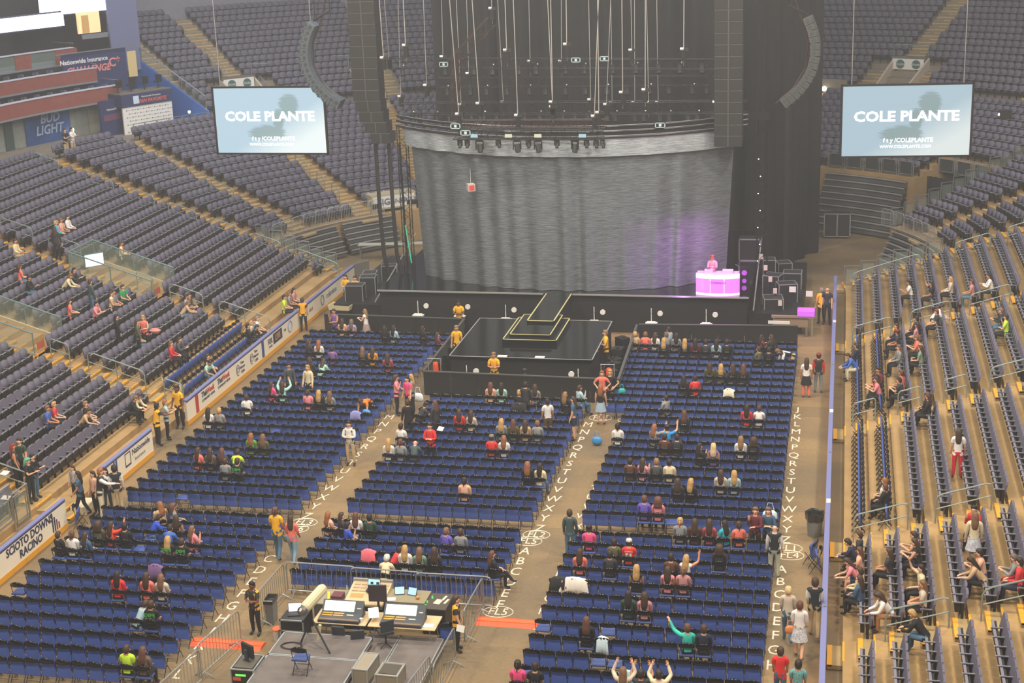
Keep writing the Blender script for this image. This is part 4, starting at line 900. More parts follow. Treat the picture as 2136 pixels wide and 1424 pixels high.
# cable ramps
for x0, x1, y, lb in ((-2.0, .2, 38.1, 'left of the front of house pen'), (6.05, 8.0, 40.55, 'right of the front of house pen'), (15.0, 16.0, 37.9, 'under the walkers by the right board')):
    e = empty('cable_ramp', ((x0+x1)/2, y, 0), 0, 'orange cable ramp across the aisle, '+lb, 'cable ramp', 'orange cable ramps')
    h = (x1-x0)/2
    MB().add([(-h,-.3,0),(h,-.3,0),(h,-.12,.06),(-h,-.12,.06),(-h,.12,.06),(h,.12,.06),(h,.3,0),(-h,.3,0)], [(0,1,2,3),(3,2,5,4),(4,5,6,7),(7,6,1,0),(0,3,4,7),(1,6,5,2)]).build('ramp_body', mat('ramp_orange', '#e2592b', .55), e)
    MB().box(-h, h, -.1, .1, .06, .075).build('lid', mat('ramp_lid', '#ee6a38', .5), e)
# ================================================================ main stage
M_deck = mat('gloss_black_deck', '#0e0f11', .12, spec=.7)
M_skirt = mat('black_skirt', '#18181a', .85, var=.25, vscale=.7)
M_silver = mat('stage_edge_trim', '#b9b9b4', .4, .5)
M_gold = mat('stage_edge_tape', '#c5bf86', .5)
ZS = 1.9
st = empty('main_stage', (3.1, 76, 0), 0, 'wide black main stage with pale front edge below the grey drape', 'stage')
MB().box(-9.1, 9.15, -5.1, 9, ZS-.15, ZS).build('deck', M_deck, st)
MB().box(-9.0, 9.05, -5.0, 9, 0, ZS-.15).build('skirt', M_skirt, st)
MB().box(-9.1, -.72, -5.16, -5.08, ZS-.05, ZS+.02).box(.72, 9.15, -5.16, -5.08, ZS-.05, ZS+.02).build('edge_strip', M_silver, st)
# side wings (lower platforms left and right)
for sx, lb in ((-1, 'left'), (1, 'right')):
    e = empty('stage_wing', (3.1+sx*10.35, 75.6, 0), 0, 'low black platform with road cases at the %s of the main stage' % lb, 'stage platform', 'stage wings')
    MB().box(-1.25, 1.25, -4.2, 6, .0, 1.0).build('deck', mat('wing_black', '#1b1b1c', .5), e)
    MB().tube([(-sx*1.0, -4.4, 1.2), (-sx*1.05, 3.5, 2.9)], .035).build('ramp_rail', M_silver, e)
# catwalk and small stage
cw = empty('catwalk', (3.15, 68.6, 0), 0, 'narrow glossy black catwalk joining the main stage and the small stage', 'catwalk')
MB().box(-.62, .62, -2.5, 2.3, ZS-.12, ZS+.005).build('deck', M_deck, cw)
MB().box(-.55, .55, -2.4, 2.3, 0, ZS-.12).build('skirt', M_skirt, cw)
t_ = MB()
for x in (-.64, .58): t_.box(x, x+.06, -2.5, 2.3, ZS, ZS+.02)
t_.box(-.64, .64, -2.5, -2.44, ZS, ZS+.02).build('edge_tape', M_gold, cw)
bs = empty('thrust_stage', (3.0, 65.1, 0), 0, 'square glossy black thrust stage with two stepped platforms on it', 'stage')
def frame(mb, x0, x1, y0, y1, z, w=.05):
    for a in ((x0, x1, y0, y0+w), (x0, x1, y1-w, y1), (x0, x0+w, y0, y1), (x1-w, x1, y0, y1)): mb.box(*a, z, z+.015)
MB().box(-3.15, 3.15, -3.0, 3.0, 1.25, 1.4).build('deck', M_deck, bs); MB().box(-3.1, 3.1, -2.95, 2.95, 0, 1.25).build('skirt', M_skirt, bs)
m1 = MB(); frame(m1, -3.17, 3.17, -3.02, 3.02, 1.395); m1.build('edge_strip', M_silver, bs)
MB().box(-1.2, 1.25, -1.0, 2.62, 1.4, 1.6).build('lower_step', M_deck, bs); m1 = MB(); frame(m1, -1.2, 1.25, -1.0, 2.62, 1.6); m1.build('lower_step_tape', M_gold, bs)
MB().box(-.9, .95, -.85, 2.45, 1.6, 1.8).build('upper_step', M_deck, bs); m1 = MB(); frame(m1, -.9, .95, -.85, 2.45, 1.8, .045); m1.build('upper_step_tape', M_gold, bs)
for x in (2.2, 3.85):
    tag(MB().cbox((x-.0, 62.25, 1.42), (.42, .22, .02)).build('paper_sheet', M_white), 'white set list sheet on the front edge of the thrust stage, %s one' % ('left' if x < 3 else 'right'), 'paper', 'sheets on the thrust stage')
# ---------------------------------------------------------------- silver kabuki drape
def drape_mat(name, col, col2, rough, metal, sheen=True):
    m = bpy.data.materials.new(name); m.use_nodes = True; nt = m.node_tree; b = nt.nodes['Principled BSDF']; L = nt.links.new
    tc = nt.nodes.new('ShaderNodeTexCoord'); mp = nt.nodes.new('ShaderNodeMapping'); mp.inputs['Scale'].default_value = (1.2, 1.2, 14)
    n = nt.nodes.new('ShaderNodeTexNoise'); n.inputs['Scale'].default_value = 1.6; n.inputs['Detail'].default_value = 7; n.inputs['Roughness'].default_value = .7
    L(tc.outputs['Object'], mp.inputs[0]); L(mp.outputs[0], n.inputs['Vector'])
    r = nt.nodes.new('ShaderNodeValToRGB'); r.color_ramp.elements[0].position = .35; r.color_ramp.elements[1].position = .72
    r.color_ramp.elements[0].color = (*lin(col), 1); r.color_ramp.elements[1].color = (*lin(col2), 1)
    L(n.outputs['Fac'], r.inputs[0]); L(r.outputs[0], b.inputs['Base Color'])
    b.inputs['Roughness'].default_value = rough; b.inputs['Metallic'].default_value = metal
    bp = nt.nodes.new('ShaderNodeBump'); bp.inputs['Strength'].default_value = .5; bp.inputs['Distance'].default_value = .06
    L(n.outputs['Fac'], bp.inputs['Height']); L(bp.outputs[0], b.inputs['Normal'])
    return m
def cy(x): return 71.15+3.0*(abs(x-3.2)/8.0)**2.2
def drape(x0t, x1t, x0b, x1b, zt, zb, amp, nfold, off, nz=10, seed=3, nx=420, flare=.0):
    rg = np.random.RandomState(seed); ph = rg.rand(12)*6.28; fr = nfold*(.35+1.3*rg.rand(12)); am = rg.rand(12)**1.5
    V = []; Fc = []
    for j in range(nz+1):
        t = j/nz; z = zt+(zb-zt)*t
        for i in range(nx+1):
            u = i/nx; x = (x0t+(x1t-x0t)*u)*(1-t)+(x0b+(x1b-x0b)*u)*t
            w = sum(am[q]*math.sin(fr[q]*u*6.28+ph[q]+.25*math.sin(3*t+q)) for q in range(12))/2.6
            V.append((x+.25*amp*w, cy(x)+off+amp*w*(.5+.6*t)-flare*t*t*t, z))
    for j in range(nz):
        for i in range(nx): a = j*(nx+1)+i; Fc.append((a, a+1, a+nx+2, a+nx+1))
    return MB().add(V, Fc)
M_kab = drape_mat('silver_drape', '#5c6266', '#8b9499', .42, .35)
M_val = drape_mat('silver_valance', '#8a949c', '#d5dde2', .38, .3)
kd = empty('stage_drape', (0, 0, 0), 0, 'tall grey silver curved drape closing off the main stage', 'stage drape')
drape(-4.9, 11.25, -4.35, 10.9, 8.9, ZS+.02, .15, 16, .28, nz=14, seed=5).build('curtain', M_kab, kd, True)
drape(-5.25, 11.55, -5.2, 11.5, 9.38, 8.52, .05, 9, 0, nz=8, seed=9).build('valance', M_val, kd, True)
M_track = mat('curved_track', '#1c1b1b', .35, spec=.6)
for i, z in enumerate((9.45, 9.68, 9.9)):
    pts = [(x, cy(x)-.05+.12*i, z) for x in np.linspace(-5.7, 11.9, 40)]
    e = MB().tube(pts, .075, 6).build('curtain_track', M_track); tag(e, '%s of three dark curved curtain tracks above the silver valance' % ['lowest', 'middle', 'topmost'][i], 'curtain track', 'curved curtain tracks')
    MB().tube([(x, y-.06, zz+.06) for x, y, zz in pts], .012, 4).build('bright_edge', M_silver, e)
# ---------------------------------------------------------------- black masking drapes
def flat_drape(x0, y0, x1, y1, z0, z1, name, label, mt, folds=40, amp=.16, seed=1):
    rg = np.random.RandomState(seed); n = int(folds*6); V = []; Fc = []
    dx, dy = x1-x0, y1-y0; Ln = math.hypot(dx, dy); nx_, ny_ = -dy/Ln, dx/Ln; ph = rg.rand(5)*6
    for j in range(2):
        for i in range(n+1):
            u = i/n; w = math.sin(u*folds*6.28/2+ph[0])*.5+math.sin(u*folds*2.2+ph[1])*.5+.4*math.sin(u*folds*.9+ph[2])
            V.append((x0+dx*u+nx_*amp*w, y0+dy*u+ny_*amp*w, (z0, z1)[j]))
    for i in range(n): Fc.append((i, i+1, n+2+i, n+1+i))
    return tag(MB().add(V, Fc).build(name, mt, smooth=True), label, 'drape')
flat_drape(-3.4, 88.5, 14.9, 88.5, .0, 24, 'masking_drape', 'tall black masking drape hanging behind the main stage rigging', M_black, 30, .3, 2)
flat_drape(-7.3, 88.9, -3.2, 88.9, 7.5, 24, 'masking_drape', 'upper black masking drape left of centre behind the rigging', M_black, 8, .3, 3)
flat_drape(11.9, 80.5, 15.0, 88.2, .0, 16, 'masking_drape', 'black side drape right of the main stage', M_black, 12, .2, 4)
# ---------------------------------------------------------------- stage front details: little white floor lamps
M_lampw = mat('lamp_white', '#efece2', .4)
for i, (x, y, z) in enumerate(((-3.8, 70.35, .8), (-1.7, 70.35, .8), (.6, 70.35, .7), (4.95, 70.3, .7), (7.7, 70.3, .7), (10.3, 70.3, .7), (.7, 61.75, .35), (5.6, 61.75, .35))):
    e = empty('floor_fan', (x, y, 0), 0, 'white footed stand with a round white lens on black skirt, number %d from the left' % (i+1 if i < 6 else i-5)+(' of main stage' if i < 6 else ' of thrust stage'), 'stage lamp', 'small white stands on the stage skirts')
    e.name = 'stage_lamp'
    MB().box(-.28, .28, -.12, .12, z, z+.04).box(-.2, .2, -.05, .05, z+.04, z+.1).build('base', M_lampw, e); MB().tube([(0, 0, z), (0, 0, z+.75)], .02).build('stem', M_lampw, e)
    MB().tube([(.42 if i < 7 else -.3, -.03, z+.5), (.42 if i < 7 else -.3, .03, z+.5)], .13, 10).build('lens', M_lampw, e)
    MB().box(-.02, .44, -.015, .015, z+.48, z+.51).box(-.3, .3, -.10, .35, 0, z).build('bracket', M_blk, e)
# ---------------------------------------------------------------- crowd barricades (black) round the stages
M_barr = mat('black_barricade', '#202123', .5)
def barricade(x0, y0, x1, y1, label, n=1, mt=None, h=1.1):
    e = empty('crowd_barricade', (x0, y0, 0), math.atan2(y1-y0, x1-x0), label, 'barricade', 'black crowd barricades'); L = math.hypot(x1-x0, y1-y0)
    for i in range(n):
        a, b = L*i/n, L*(i+1)/n
        MB().box(a+.01, b-.01, -.02, .02, .03, h-.04).build('panel', mt or M_barr, e)
        MB().box(a+.05, b-.05, .02, .5, .0, .03).box(a+.1, a+.15, .02, .4, .03, .7).build('foot_plate', M_blk, e)
    MB().box(0, L, -.05, .06, h-.04, h).build('top_rail', mat('barricade_rail', '#6e6f6c', .35, .5), e)
    return e
barricade(-8.3, 69.3, -1.2, 69.0, 'black crowd barricade before the left half of the main stage', 6)
barricade(7.3, 68.8, 14.6, 69.2, 'black crowd barricade before the right half of the main stage', 6)
barricade(-1.0, 60.85, 7.5, 60.55, 'black crowd barricade along the front of the thrust stage', 7)
M_barrg = mat('grey_barricade', '#7f8685', .35, .6)
barricade(-1.15, 69.0, -1.0, 60.95, 'grey metal barricade along the left of the thrust stage', 7, M_barrg)
barricade(7.5, 60.6, 7.22, 68.7, 'grey metal barricade along the right of the thrust stage', 7, M_barrg)
tag(MB().box(-4.9, -4.5, 69.17, 69.2, .55, .85).build('notice', mat('notice_grey', '#a9a9a9', .6)), 'small grey notice stuck on the left black barricade', 'notice')
# ---------------------------------------------------------------- DJ booth lit magenta
M_mag = mat('magenta_glow_panel', '#e58cf0', .4, emit=.9, emitcol='#d552ee'); M_magw = mat('pink_white_glow', '#fbe6ff', .4, emit=1.5, emitcol='#f6a6ff')
dj = empty('dj_booth', (10.75, 71.5, ZS), .0, 'magenta glowing curved DJ booth at the right end of the main stage', 'dj booth')
def arcp(z, n=12, r0=1.03, dep=.42): return [Vector((r0*math.sin(-1.2+2.4*i/n)/math.sin(1.2), -dep*math.cos((-1+2*i/n)*1.2), z)) for i in range(n+1)]
def arcband(z0, z1, k=1):
    lo, hi = arcp(z0), arcp(z1); mb = MB(); n = len(lo)
    V = [q*k if False else q for q in lo]+hi+[q+Vector((0, .12, 0)) for q in lo]+[q+Vector((0, .12, 0)) for q in hi]
    Fc = []
    for i in range(n-1): Fc += [(i, i+1, n+i+1, n+i), (2*n+i+1, 2*n+i, 3*n+i, 3*n+i+1), (n+i, n+i+1, 3*n+i+1, 3*n+i), (i+1, i, 2*n+i, 2*n+i+1)]
    return mb.add(V, Fc)
arcband(.12, .82).build('front_panel', M_mag, dj); arcband(.82, 1.02).build('top_band', M_magw, dj); arcband(0, .12).build('base_band', M_magw, dj)
MB().box(-1.0, 1.0, -.1, .5, .95, 1.0).build('table_top', mat('booth_top', '#c9a6cf', .4), dj)
text('Coleplante', 'lettering', .17, mat('booth_ink', '#6a2f86', .5), dj, (.02, -.435, .66), (PI/2, 0, 0), .004, shear=.2)
for x in (-.33, .33): MB().box(x-.012, x+.012, -.43, -.40, .12, .82).build('panel_joint', M_magw, dj)
for i, (x, w, lb) in enumerate(((-.45, .4, 'left'), (.45, .5, 'right'))): tag(MB().box(10.75+x-w/2, 10.75+x+w/2, 71.55, 71.9, ZS+1.0, ZS+1.12).build('dj_player', mat('deck_light_tint', '#e6b4ea', .4)), 'pink-lit turntable deck on the DJ booth, %s one' % lb, 'turntable', 'dj decks')  # pink booth light is put into the colour of the decks
l = area_lamp('booth_wash_lamp', (10.75, 71.0, ZS+3.4), .3, 160, (.86, .22, 1), (10.75, 71.6, ZS)); l = area_lamp('booth_wash_lamp', (9.2, 70.3, ZS+.1), .2, 30, (.6, .25, 1), (8, 72.2, 5))
sp = empty('monitor_speaker', (12.0, 71.9, ZS), 0, 'magenta-lit upright speaker beside the DJ booth', 'speaker')
MB().box(-.22, .22, -.2, .2, .0, 1.25).build('cabinet', M_blk, sp)
for z, r in ((1.0, .13), (.6, .11), (.25, .12)): MB().tube([(-.02, -.215, z), (-.02, -.2, z)], r, 10).build('driver', mat('driver_purple', '#a44fc2', .4, emit=.25), sp)  # magenta light on the drivers is put in as colour and glow
ms = MB().tube([(11.75, 71.5, ZS), (11.75, 71.5, ZS+1.35), (11.6, 71.3, ZS+1.5)], .015).build('microphone_stand', M_steel); tag(ms, 'thin microphone stand between DJ booth and speaker', 'microphone stand')
# hanging red and white box
hb = empty('hanging_box', (-1.0, 70.9, 7.1), .5, 'small red and white box hanging on a cord before the drape', 'hanging box')
MB().box(-.17, .17, -.17, .17, -.17, .17).build('frame', mat('box_pink', '#c9b6b4', .5), hb); MB().box(-.12, .12, -.185, -.17, -.12, .12).build('face', mat('box_red', '#e2483c', .5), hb); MB().tube([(0, 0, .17), (0, 0, .9)], .008, 4).build('cord', M_white, hb)
# green-lit mast left of the drape
gm = empty('lit_mast', (-5.3, 74.6, 0), 0, 'thin green-lit mast at the left edge of the drape', 'mast')
MB().tube([(-.15, 0, 2.0), (-.22, 0, 8.6)], .06, 4).build('pole', M_blk, gm); MB().tube([(0.1, -.1, 2.4), (-.12, -.1, 4.4)], .035, 5).build('light_strip', mat('green_strip', '#3fb58c', .4, emit=.5, emitcol='#2fae86'), gm)
# ================================================================ flown rig above the stage
M_truss = mat('black_truss', '#2b2725', .45, .4); M_trussr = mat('dark_red_truss', '#46302a', .5, .3); M_cable = mat('steel_cable', '#c2c0ba', .4, .5)
M_spk = mat('speaker_black', '#242423', .6); M_spkg = mat('speaker_grey_grille', '#59636a', .6); M_drv = mat('speaker_driver', '#3c444a', .5)
def truss_mb(p, q, w=.3, nb=None, r=.025, mb=None):
    mb = mb or MB(); p, q = Vector(p), Vector(q); d = (q-p); L = d.length; d.normalize()
    up = Vector((0, 0, 1)) if abs(d.z) < .9 else Vector((1, 0, 0)); u = d.cross(up).normalized()*w/2; v = u.cross(d).normalized()*w/2
    c = [u+v, u-v, -u-v, -u+v]
    for a in c: mb.tube([p+a, q+a], r, 4)
    nb = nb or max(2, int(L/w)); 
    for i in range(nb):
        s0, s1 = p+d*(L*i/nb), p+d*(L*(i+1)/nb)
        for j in range(4):
            a, b = c[j], c[(j+1) % 4]; mb.tube([s0+(a if i % 2 else b), s1+(b if i % 2 else a)], r*.55, 3)
    return mb
# front lighting truss with moving heads
ft = empty('front_truss', (0, 0, 0), 0, 'front lighting truss hanging before the silver valance', 'truss')
truss_mb((-1.6, 70.4, 9.75), (5.6, 70.4, 9.75), .45).build('truss_frame', M_truss, ft); truss_mb((-1.6, 70.9, 10.15), (5.6, 70.9, 10.15), .35).build('upper_frame', M_trussr, ft)
for i, x in enumerate((-.55, 1.1, 2.5, 4.6)): MB().box(x-.17, x+.17, 70.12, 70.16, 9.62, 9.78).build('label_plate', mat('plate_blue', '#9fc6da', .5) if i in (0, 3) else mat('plate_cream', '#c9d0bd', .5), ft)
for i, x in enumerate((-1.3, -.95, -.35, .55, 1.45, 2.0, 2.45, 3.35, 4.2, 4.75, 5.2, 5.5)):
    big = x in (-.35, 1.45, 2.45, 4.2); e = empty('moving_head_lamp', (x, 70.35, 9.5), random.uniform(-.6, .6), '%s dark moving head lamp under front truss, %d from left' % ('large' if big else 'small', i+1), 'stage light', 'moving heads on the front truss')
    k = 1.25 if big else .8
    MB().box(-.13*k, .13*k, -.1*k, .1*k, -.10, .0).build('base', M_blk, e); MB().box(-.16*k, -.12*k, -.04, .04, -.38*k, -.1).box(.12*k, .16*k, -.04, .04, -.38*k, -.1).build('yoke', M_blk, e)
    MB().tube([(0, .05, -.2*k), (.04, -.08, -.48*k)], .12*k, 8, r2=.10*k).build('head', M_spk, e)
M_chrome = mat('hoist_bright', '#dcdcd6', .25, .6)
def hoist(x, y, z, zt, x0, lb, big=False):
    e = empty('chain_hoist', (x, y, z), 0, lb, 'chain hoist', 'hoists and chains over the stage')
    MB().tube([(0, 0, .12), (x0-x, 0, zt-z)], .017 if not big else .022, 5).build('chain', M_cable, e)
    MB().tube([(-.16, 0, .06), (.0, 0, .06)], .075, 8).build('motor', M_chrome, e); MB().box(-.0, .22, -.06, .06, -.02, .12).build('gearbox', M_spk, e)
    MB().box(-.09, .11, -.09, .09, -.5, -.04).build('chain_bag', M_blk, e); MB().tube([(0, 0, -.05), (0, 0, -.7)], .012, 4).build('hook', M_steel, e)
CAB=[(-4.91, -4.86, 70.5, 13.28), (-6.31, -6.22, 76, 12.65), (-7.06, -7.17, 81, 10.02), (-3.75, -3.75, 70.5, 13.85), (-4.28, -4.33, 76, 11.26), (-4.63, -4.7, 81, 12.13), (-1.48, -1.34, 70.5, 10.62), (-2.58, -2.57, 76, 10.28), (-3.27, -3.32, 81, 11.23), (-0.43, -0.32, 70.5, 11.11), (-0.79, -0.79, 76, 15.02), (-1.56, -1.48, 81, 9.68), (1.08, 1.08, 70.5, 13.56), (1.48, 1.5, 70.5, 10.55), (0.09, 0.06, 81, 11.83), (3.09, 3.16, 70.5, 11.16), (3.2, 3.17, 70.5, 10.94), (1.82, 1.74, 81, 11.81), (3.93, 3.9, 70.5, 13.79), (4.07, 4.07, 76, 10.48), (5.33, 5.12, 70.5, 10.49), (5.36, 5.33, 70.5, 10.66), (5.09, 4.86, 76, 10.24), (4.42, 4.41, 81, 9.64), (6.47, 6.45, 70.5, 11.58), (6.14, 6.16, 76, 12.89), (5.65, 5.61, 81, 9.64), (7.53, 7.49, 70.5, 11.69), (6.92, 6.96, 76, 10.35), (6.82, 6.85, 81, 9.63), (9.28, 9.25, 70.5, 13.51), (10.29, 10.26, 76, 10.33), (9.84, 9.96, 81, 9.66)]
CAB.sort(key=lambda c: c[1])
for i, (x0, x, y, z) in enumerate(CAB):
    hoist(x, y, z, 22, x+(x0-x)*3, 'chain hoist on a long steel chain over the stage, number %d from the left' % (i+1), y < 71)
# rear trusses with clusters of lamps
for (a, b, w, lb) in (((-7.6, 81, 11.9), (11.2, 81, 11.6), .5, 'upper rear lighting truss crossing behind the chains'), ((-6.5, 79, 9.7), (11.6, 79, 9.7), .6, 'low middle lighting truss crowded with lamps'), ((-5.8, 84, 10.4), (11, 84, 10.4), .5, 'farthest rear lighting truss before the black drape')):
    e = empty('lighting_truss', (0, 0, 0), 0, lb, 'truss', 'lighting trusses over the stage'); truss_mb(a, b, w, nb=30).build('truss_frame', M_truss, e)
    n = 26 if 'low' in lb else 15
    for i in range(n):
        x = a[0]+(b[0]-a[0])*(i+.5)/n+random.uniform(-.2, .2); zz = a[2]-.25
        mb = MB(); mb.box(x-.13, x+.13, a[1]-.12, a[1]+.12, zz-.12, zz+.02); mb.tube([(x, a[1]-.05, zz-.1), (x+.05, a[1]-.2, zz-.45)], .13, 7); mb.build('lamp', M_spk, e)
        if i % 2 == 0: MB().tube([(x+.1, a[1]-.16, zz+.1), (x+.16, a[1]-.16, zz+.1)], .05, 6).build('lamp_clamp', M_chrome, e)
tr = empty('diagonal_truss', (0, 0, 0), 0, 'short dark diagonal truss high over the stage left of centre', 'truss'); truss_mb((-2.4, 74, 12.6), (-.4, 74, 14.6), .5).build('truss_frame', M_trussr, tr); truss_mb((-2.4, 74, 9.9), (-2.2, 74, 13.4), .35).build('drop_frame', M_trussr, tr)
M_box = mat('truss_box_panel', '#cfe6ea', .4)
for x, z, y in ((-1.45, 10.15, 70.3), (-.95, 9.85, 70.2), (8.0, 9.9, 72), (2.7, 12.05, 80), (4.2, 12.1, 80), (-4.4, 11.9, 80)):
    e = empty('power_distro', (x, y, z), 0, 'pale framed power box on the rig at height %.1f metres, %s the centre' % (z, 'left of' if x < 3 else 'right of'), 'power box', 'pale boxes on the rig'); MB().box(-.24, .24, -.1, .1, -.12, .12).build('case', M_blk, e)
    m1 = MB()
    for q in ((-.24, .24, .09, .12), (-.24, .24, -.12, -.09), (-.24, -.2, -.12, .12), (.2, .24, -.12, .12)): m1.box(q[0], q[1], -.115, -.1, q[2], q[3])
    m1.box(-.06, .06, -.113, -.1, -.06, .06); m1.build('frame', M_box, e)
# ---------------------------------------------------------------- line arrays
def line_array(path, w, dep, label, flip, m):
    e = empty('line_array', (path[0][0], 74, path[0][1]), 0, label, 'speaker array', 'flown speaker arrays'); x0, z0 = path[0]
    P = [Vector((a, 0, b)) for a, b in path]; tot = sum((P[i+1]-P[i]).length for i in range(len(P)-1)); n = 15; seg = tot/n; pts = []; 
    for i in range(n+1):
        s = seg*i; 
        for j in range(len(P)-1):
            l_ = (P[j+1]-P[j]).length
            if s <= l_+1e-6 or j == len(P)-2: pts.append(P[j]+(P[j+1]-P[j])*(min(s, l_)/l_)); break
            s -= l_
    for i in range(n):
        a, b = pts[i], pts[i+1]; t = (b-a).normalized(); nrm = Vector((t.z, 0, -t.x))*flip; c = (a+b)/2-Vector((x0, 0, z0)); hh = (b-a).length/2-.012
        cb = MB(); Q = [c+t*s1*hh+nrm*s2*w/2*(1 if s2 > 0 else .8) for s1, s2 in ((-1,-1),(1,-1),(1,1),(-1,1))]
        cb.add([(q.x, -dep/2, q.z) for q in Q]+[(q.x, dep/2, q.z) for q in Q], [(0,1,2,3),(7,6,5,4),(0,4,5,1),(1,5,6,2),(2,6,7,3),(3,7,4,0)]); bx = cb.build('speaker_cabinet', m, e)
        d1 = c+nrm*.08-Vector((0, dep/2+.012, 0)); MB().tube([d1, d1+Vector((0, .02, 0))], .10, 8).build('driver', M_drv, bx)
        for s2 in (-.1,): d2 = c-nrm*.16-Vector((0, dep/2+.012, 0)); MB().box(d2.x-.05, d2.x+.05, d2.y, d2.y+.02, d2.z-.09, d2.z+.09).build('horn', M_drv, bx)
    f = MB(); f.tube([(0, 0, .1), (.9*-flip, 0, .55)], .05, 5); f.tube([(.1, 0, .1), (.3*-flip, 0, 6.5)], .02, 4); f.tube([(.9*-flip, 0, .55), (1.0*-flip, 0, 6.5)], .02, 4); f.build('flying_frame', M_truss, e)
    cbx = MB(); pp = [(path[0][0]-x0+flip*-1.0, .1, 2.0)]+[(q[0]-x0-flip*.35, .1, q[1]-z0) for q in path[::2]]; cbx.tube(pp, .04, 5).build('cable_loom', M_trussr, e)
PAL = [(-9.44, 14.69), (-9.72, 14.22), (-9.89, 13.71), (-9.96, 13.17), (-9.92, 12.62), (-9.76, 12.12), (-9.49, 11.64), (-9.14, 11.23), (-8.72, 10.89), (-8.25, 10.65)]
PAR = [(14.67, 14.59), (14.9, 14.04), (15.05, 13.42), (15.06, 12.83), (14.94, 12.23), (14.71, 11.72), (14.38, 11.27), (13.99, 10.89), (13.59, 10.58)]
line_array(PAL, .52, .9, 'curved grey speaker array hanging left of the stage beside the screen', -1, M_spkg)
line_array(PAR, .52, .9, 'curved grey speaker array hanging right of the stage', 1, mat('speaker_grille_dark', '#4d504c', .6))
def big_array(x0, x1, zb, curve, label):
    e = empty('main_speaker_array', ((x0+x1)/2, 73.2, zb), 0, label, 'speaker array', 'flown speaker arrays'); w = (x1-x0)/2
    for i in range(15):
        z = i*.53; off = max(0, (4-i))**1.6*.085*curve; mb = MB(); mb.box(-w+off*1.0, w+off*.55, -.5, .5, z, z+.51); c = mb.build('speaker_cabinet', M_spk, e)
        MB().box(-.03+off*.8, .03+off*.8, -.53, -.5, z, z+.51).build('centre_bar', mat('array_bar', '#4c4d4d', .5), c)
        MB().box(-w+off, w+off*.55, -.512, -.5, z+.495, z+.515).build('seam', mat('array_seam', '#6b6c69', .4), c)
big_array(-7.2, -5.85, 8.9, 1, 'tall black main speaker column hanging left of the silver drape'); big_array(10.45, 11.75, 8.75, 0, 'tall black main speaker column hanging right of the silver drape')
for x, lb in ((-6.6, 'left'), (-5.9, 'right')):
    e = empty('cable_drop', (x, 74, 0), 0, 'thick black cable drop below the left speaker column, %s one' % lb, 'cable drop', 'cable drops'); MB().tube([(0, 0, 9.0), (.02, 0, 5.5), (.06, .1, 3.0), (.35, .3, 1.0), (.6, .5, .05)], .10, 6).build('loom', M_spk, e)
e = empty('support_mast', (13.6, 80, 0), 0, 'black mast standing in the right tunnel floor', 'mast'); MB().tube([(0, 0, 0), (0, 0, 10)], .13, 6).build('pole', M_spk, e); MB().box(-.5, .5, -.5, .5, 0, .12).build('base', M_blk, e)
e = empty('tower_truss', (12.6, 75.6, 0), 0, 'dark vertical truss tower right of the silver drape with small lamps', 'truss'); truss_mb((0, 0, 0), (0, 0, 9.6), .5).build('truss_frame', M_truss, e); MB().box(-.55, .3, -.3, .3, 9.6, 9.9).build('head_block', M_blk, e)
for i in range(7): MB().ellipsoid((-.2+.1*(i % 2), -.32, 2.6+.85*i), (.03, .03, .03), 6, 4).build('indicator', mat('tiny_white_lamp', '#ffffff', .3, emit=3), e)
e = empty('tower_truss', (-5.75, 76, 0), 0, 'dark vertical truss tower left of the silver drape', 'truss'); truss_mb((0, 0, 1.9), (0, 0, 9.3), .45).build('truss_frame', M_truss, e)
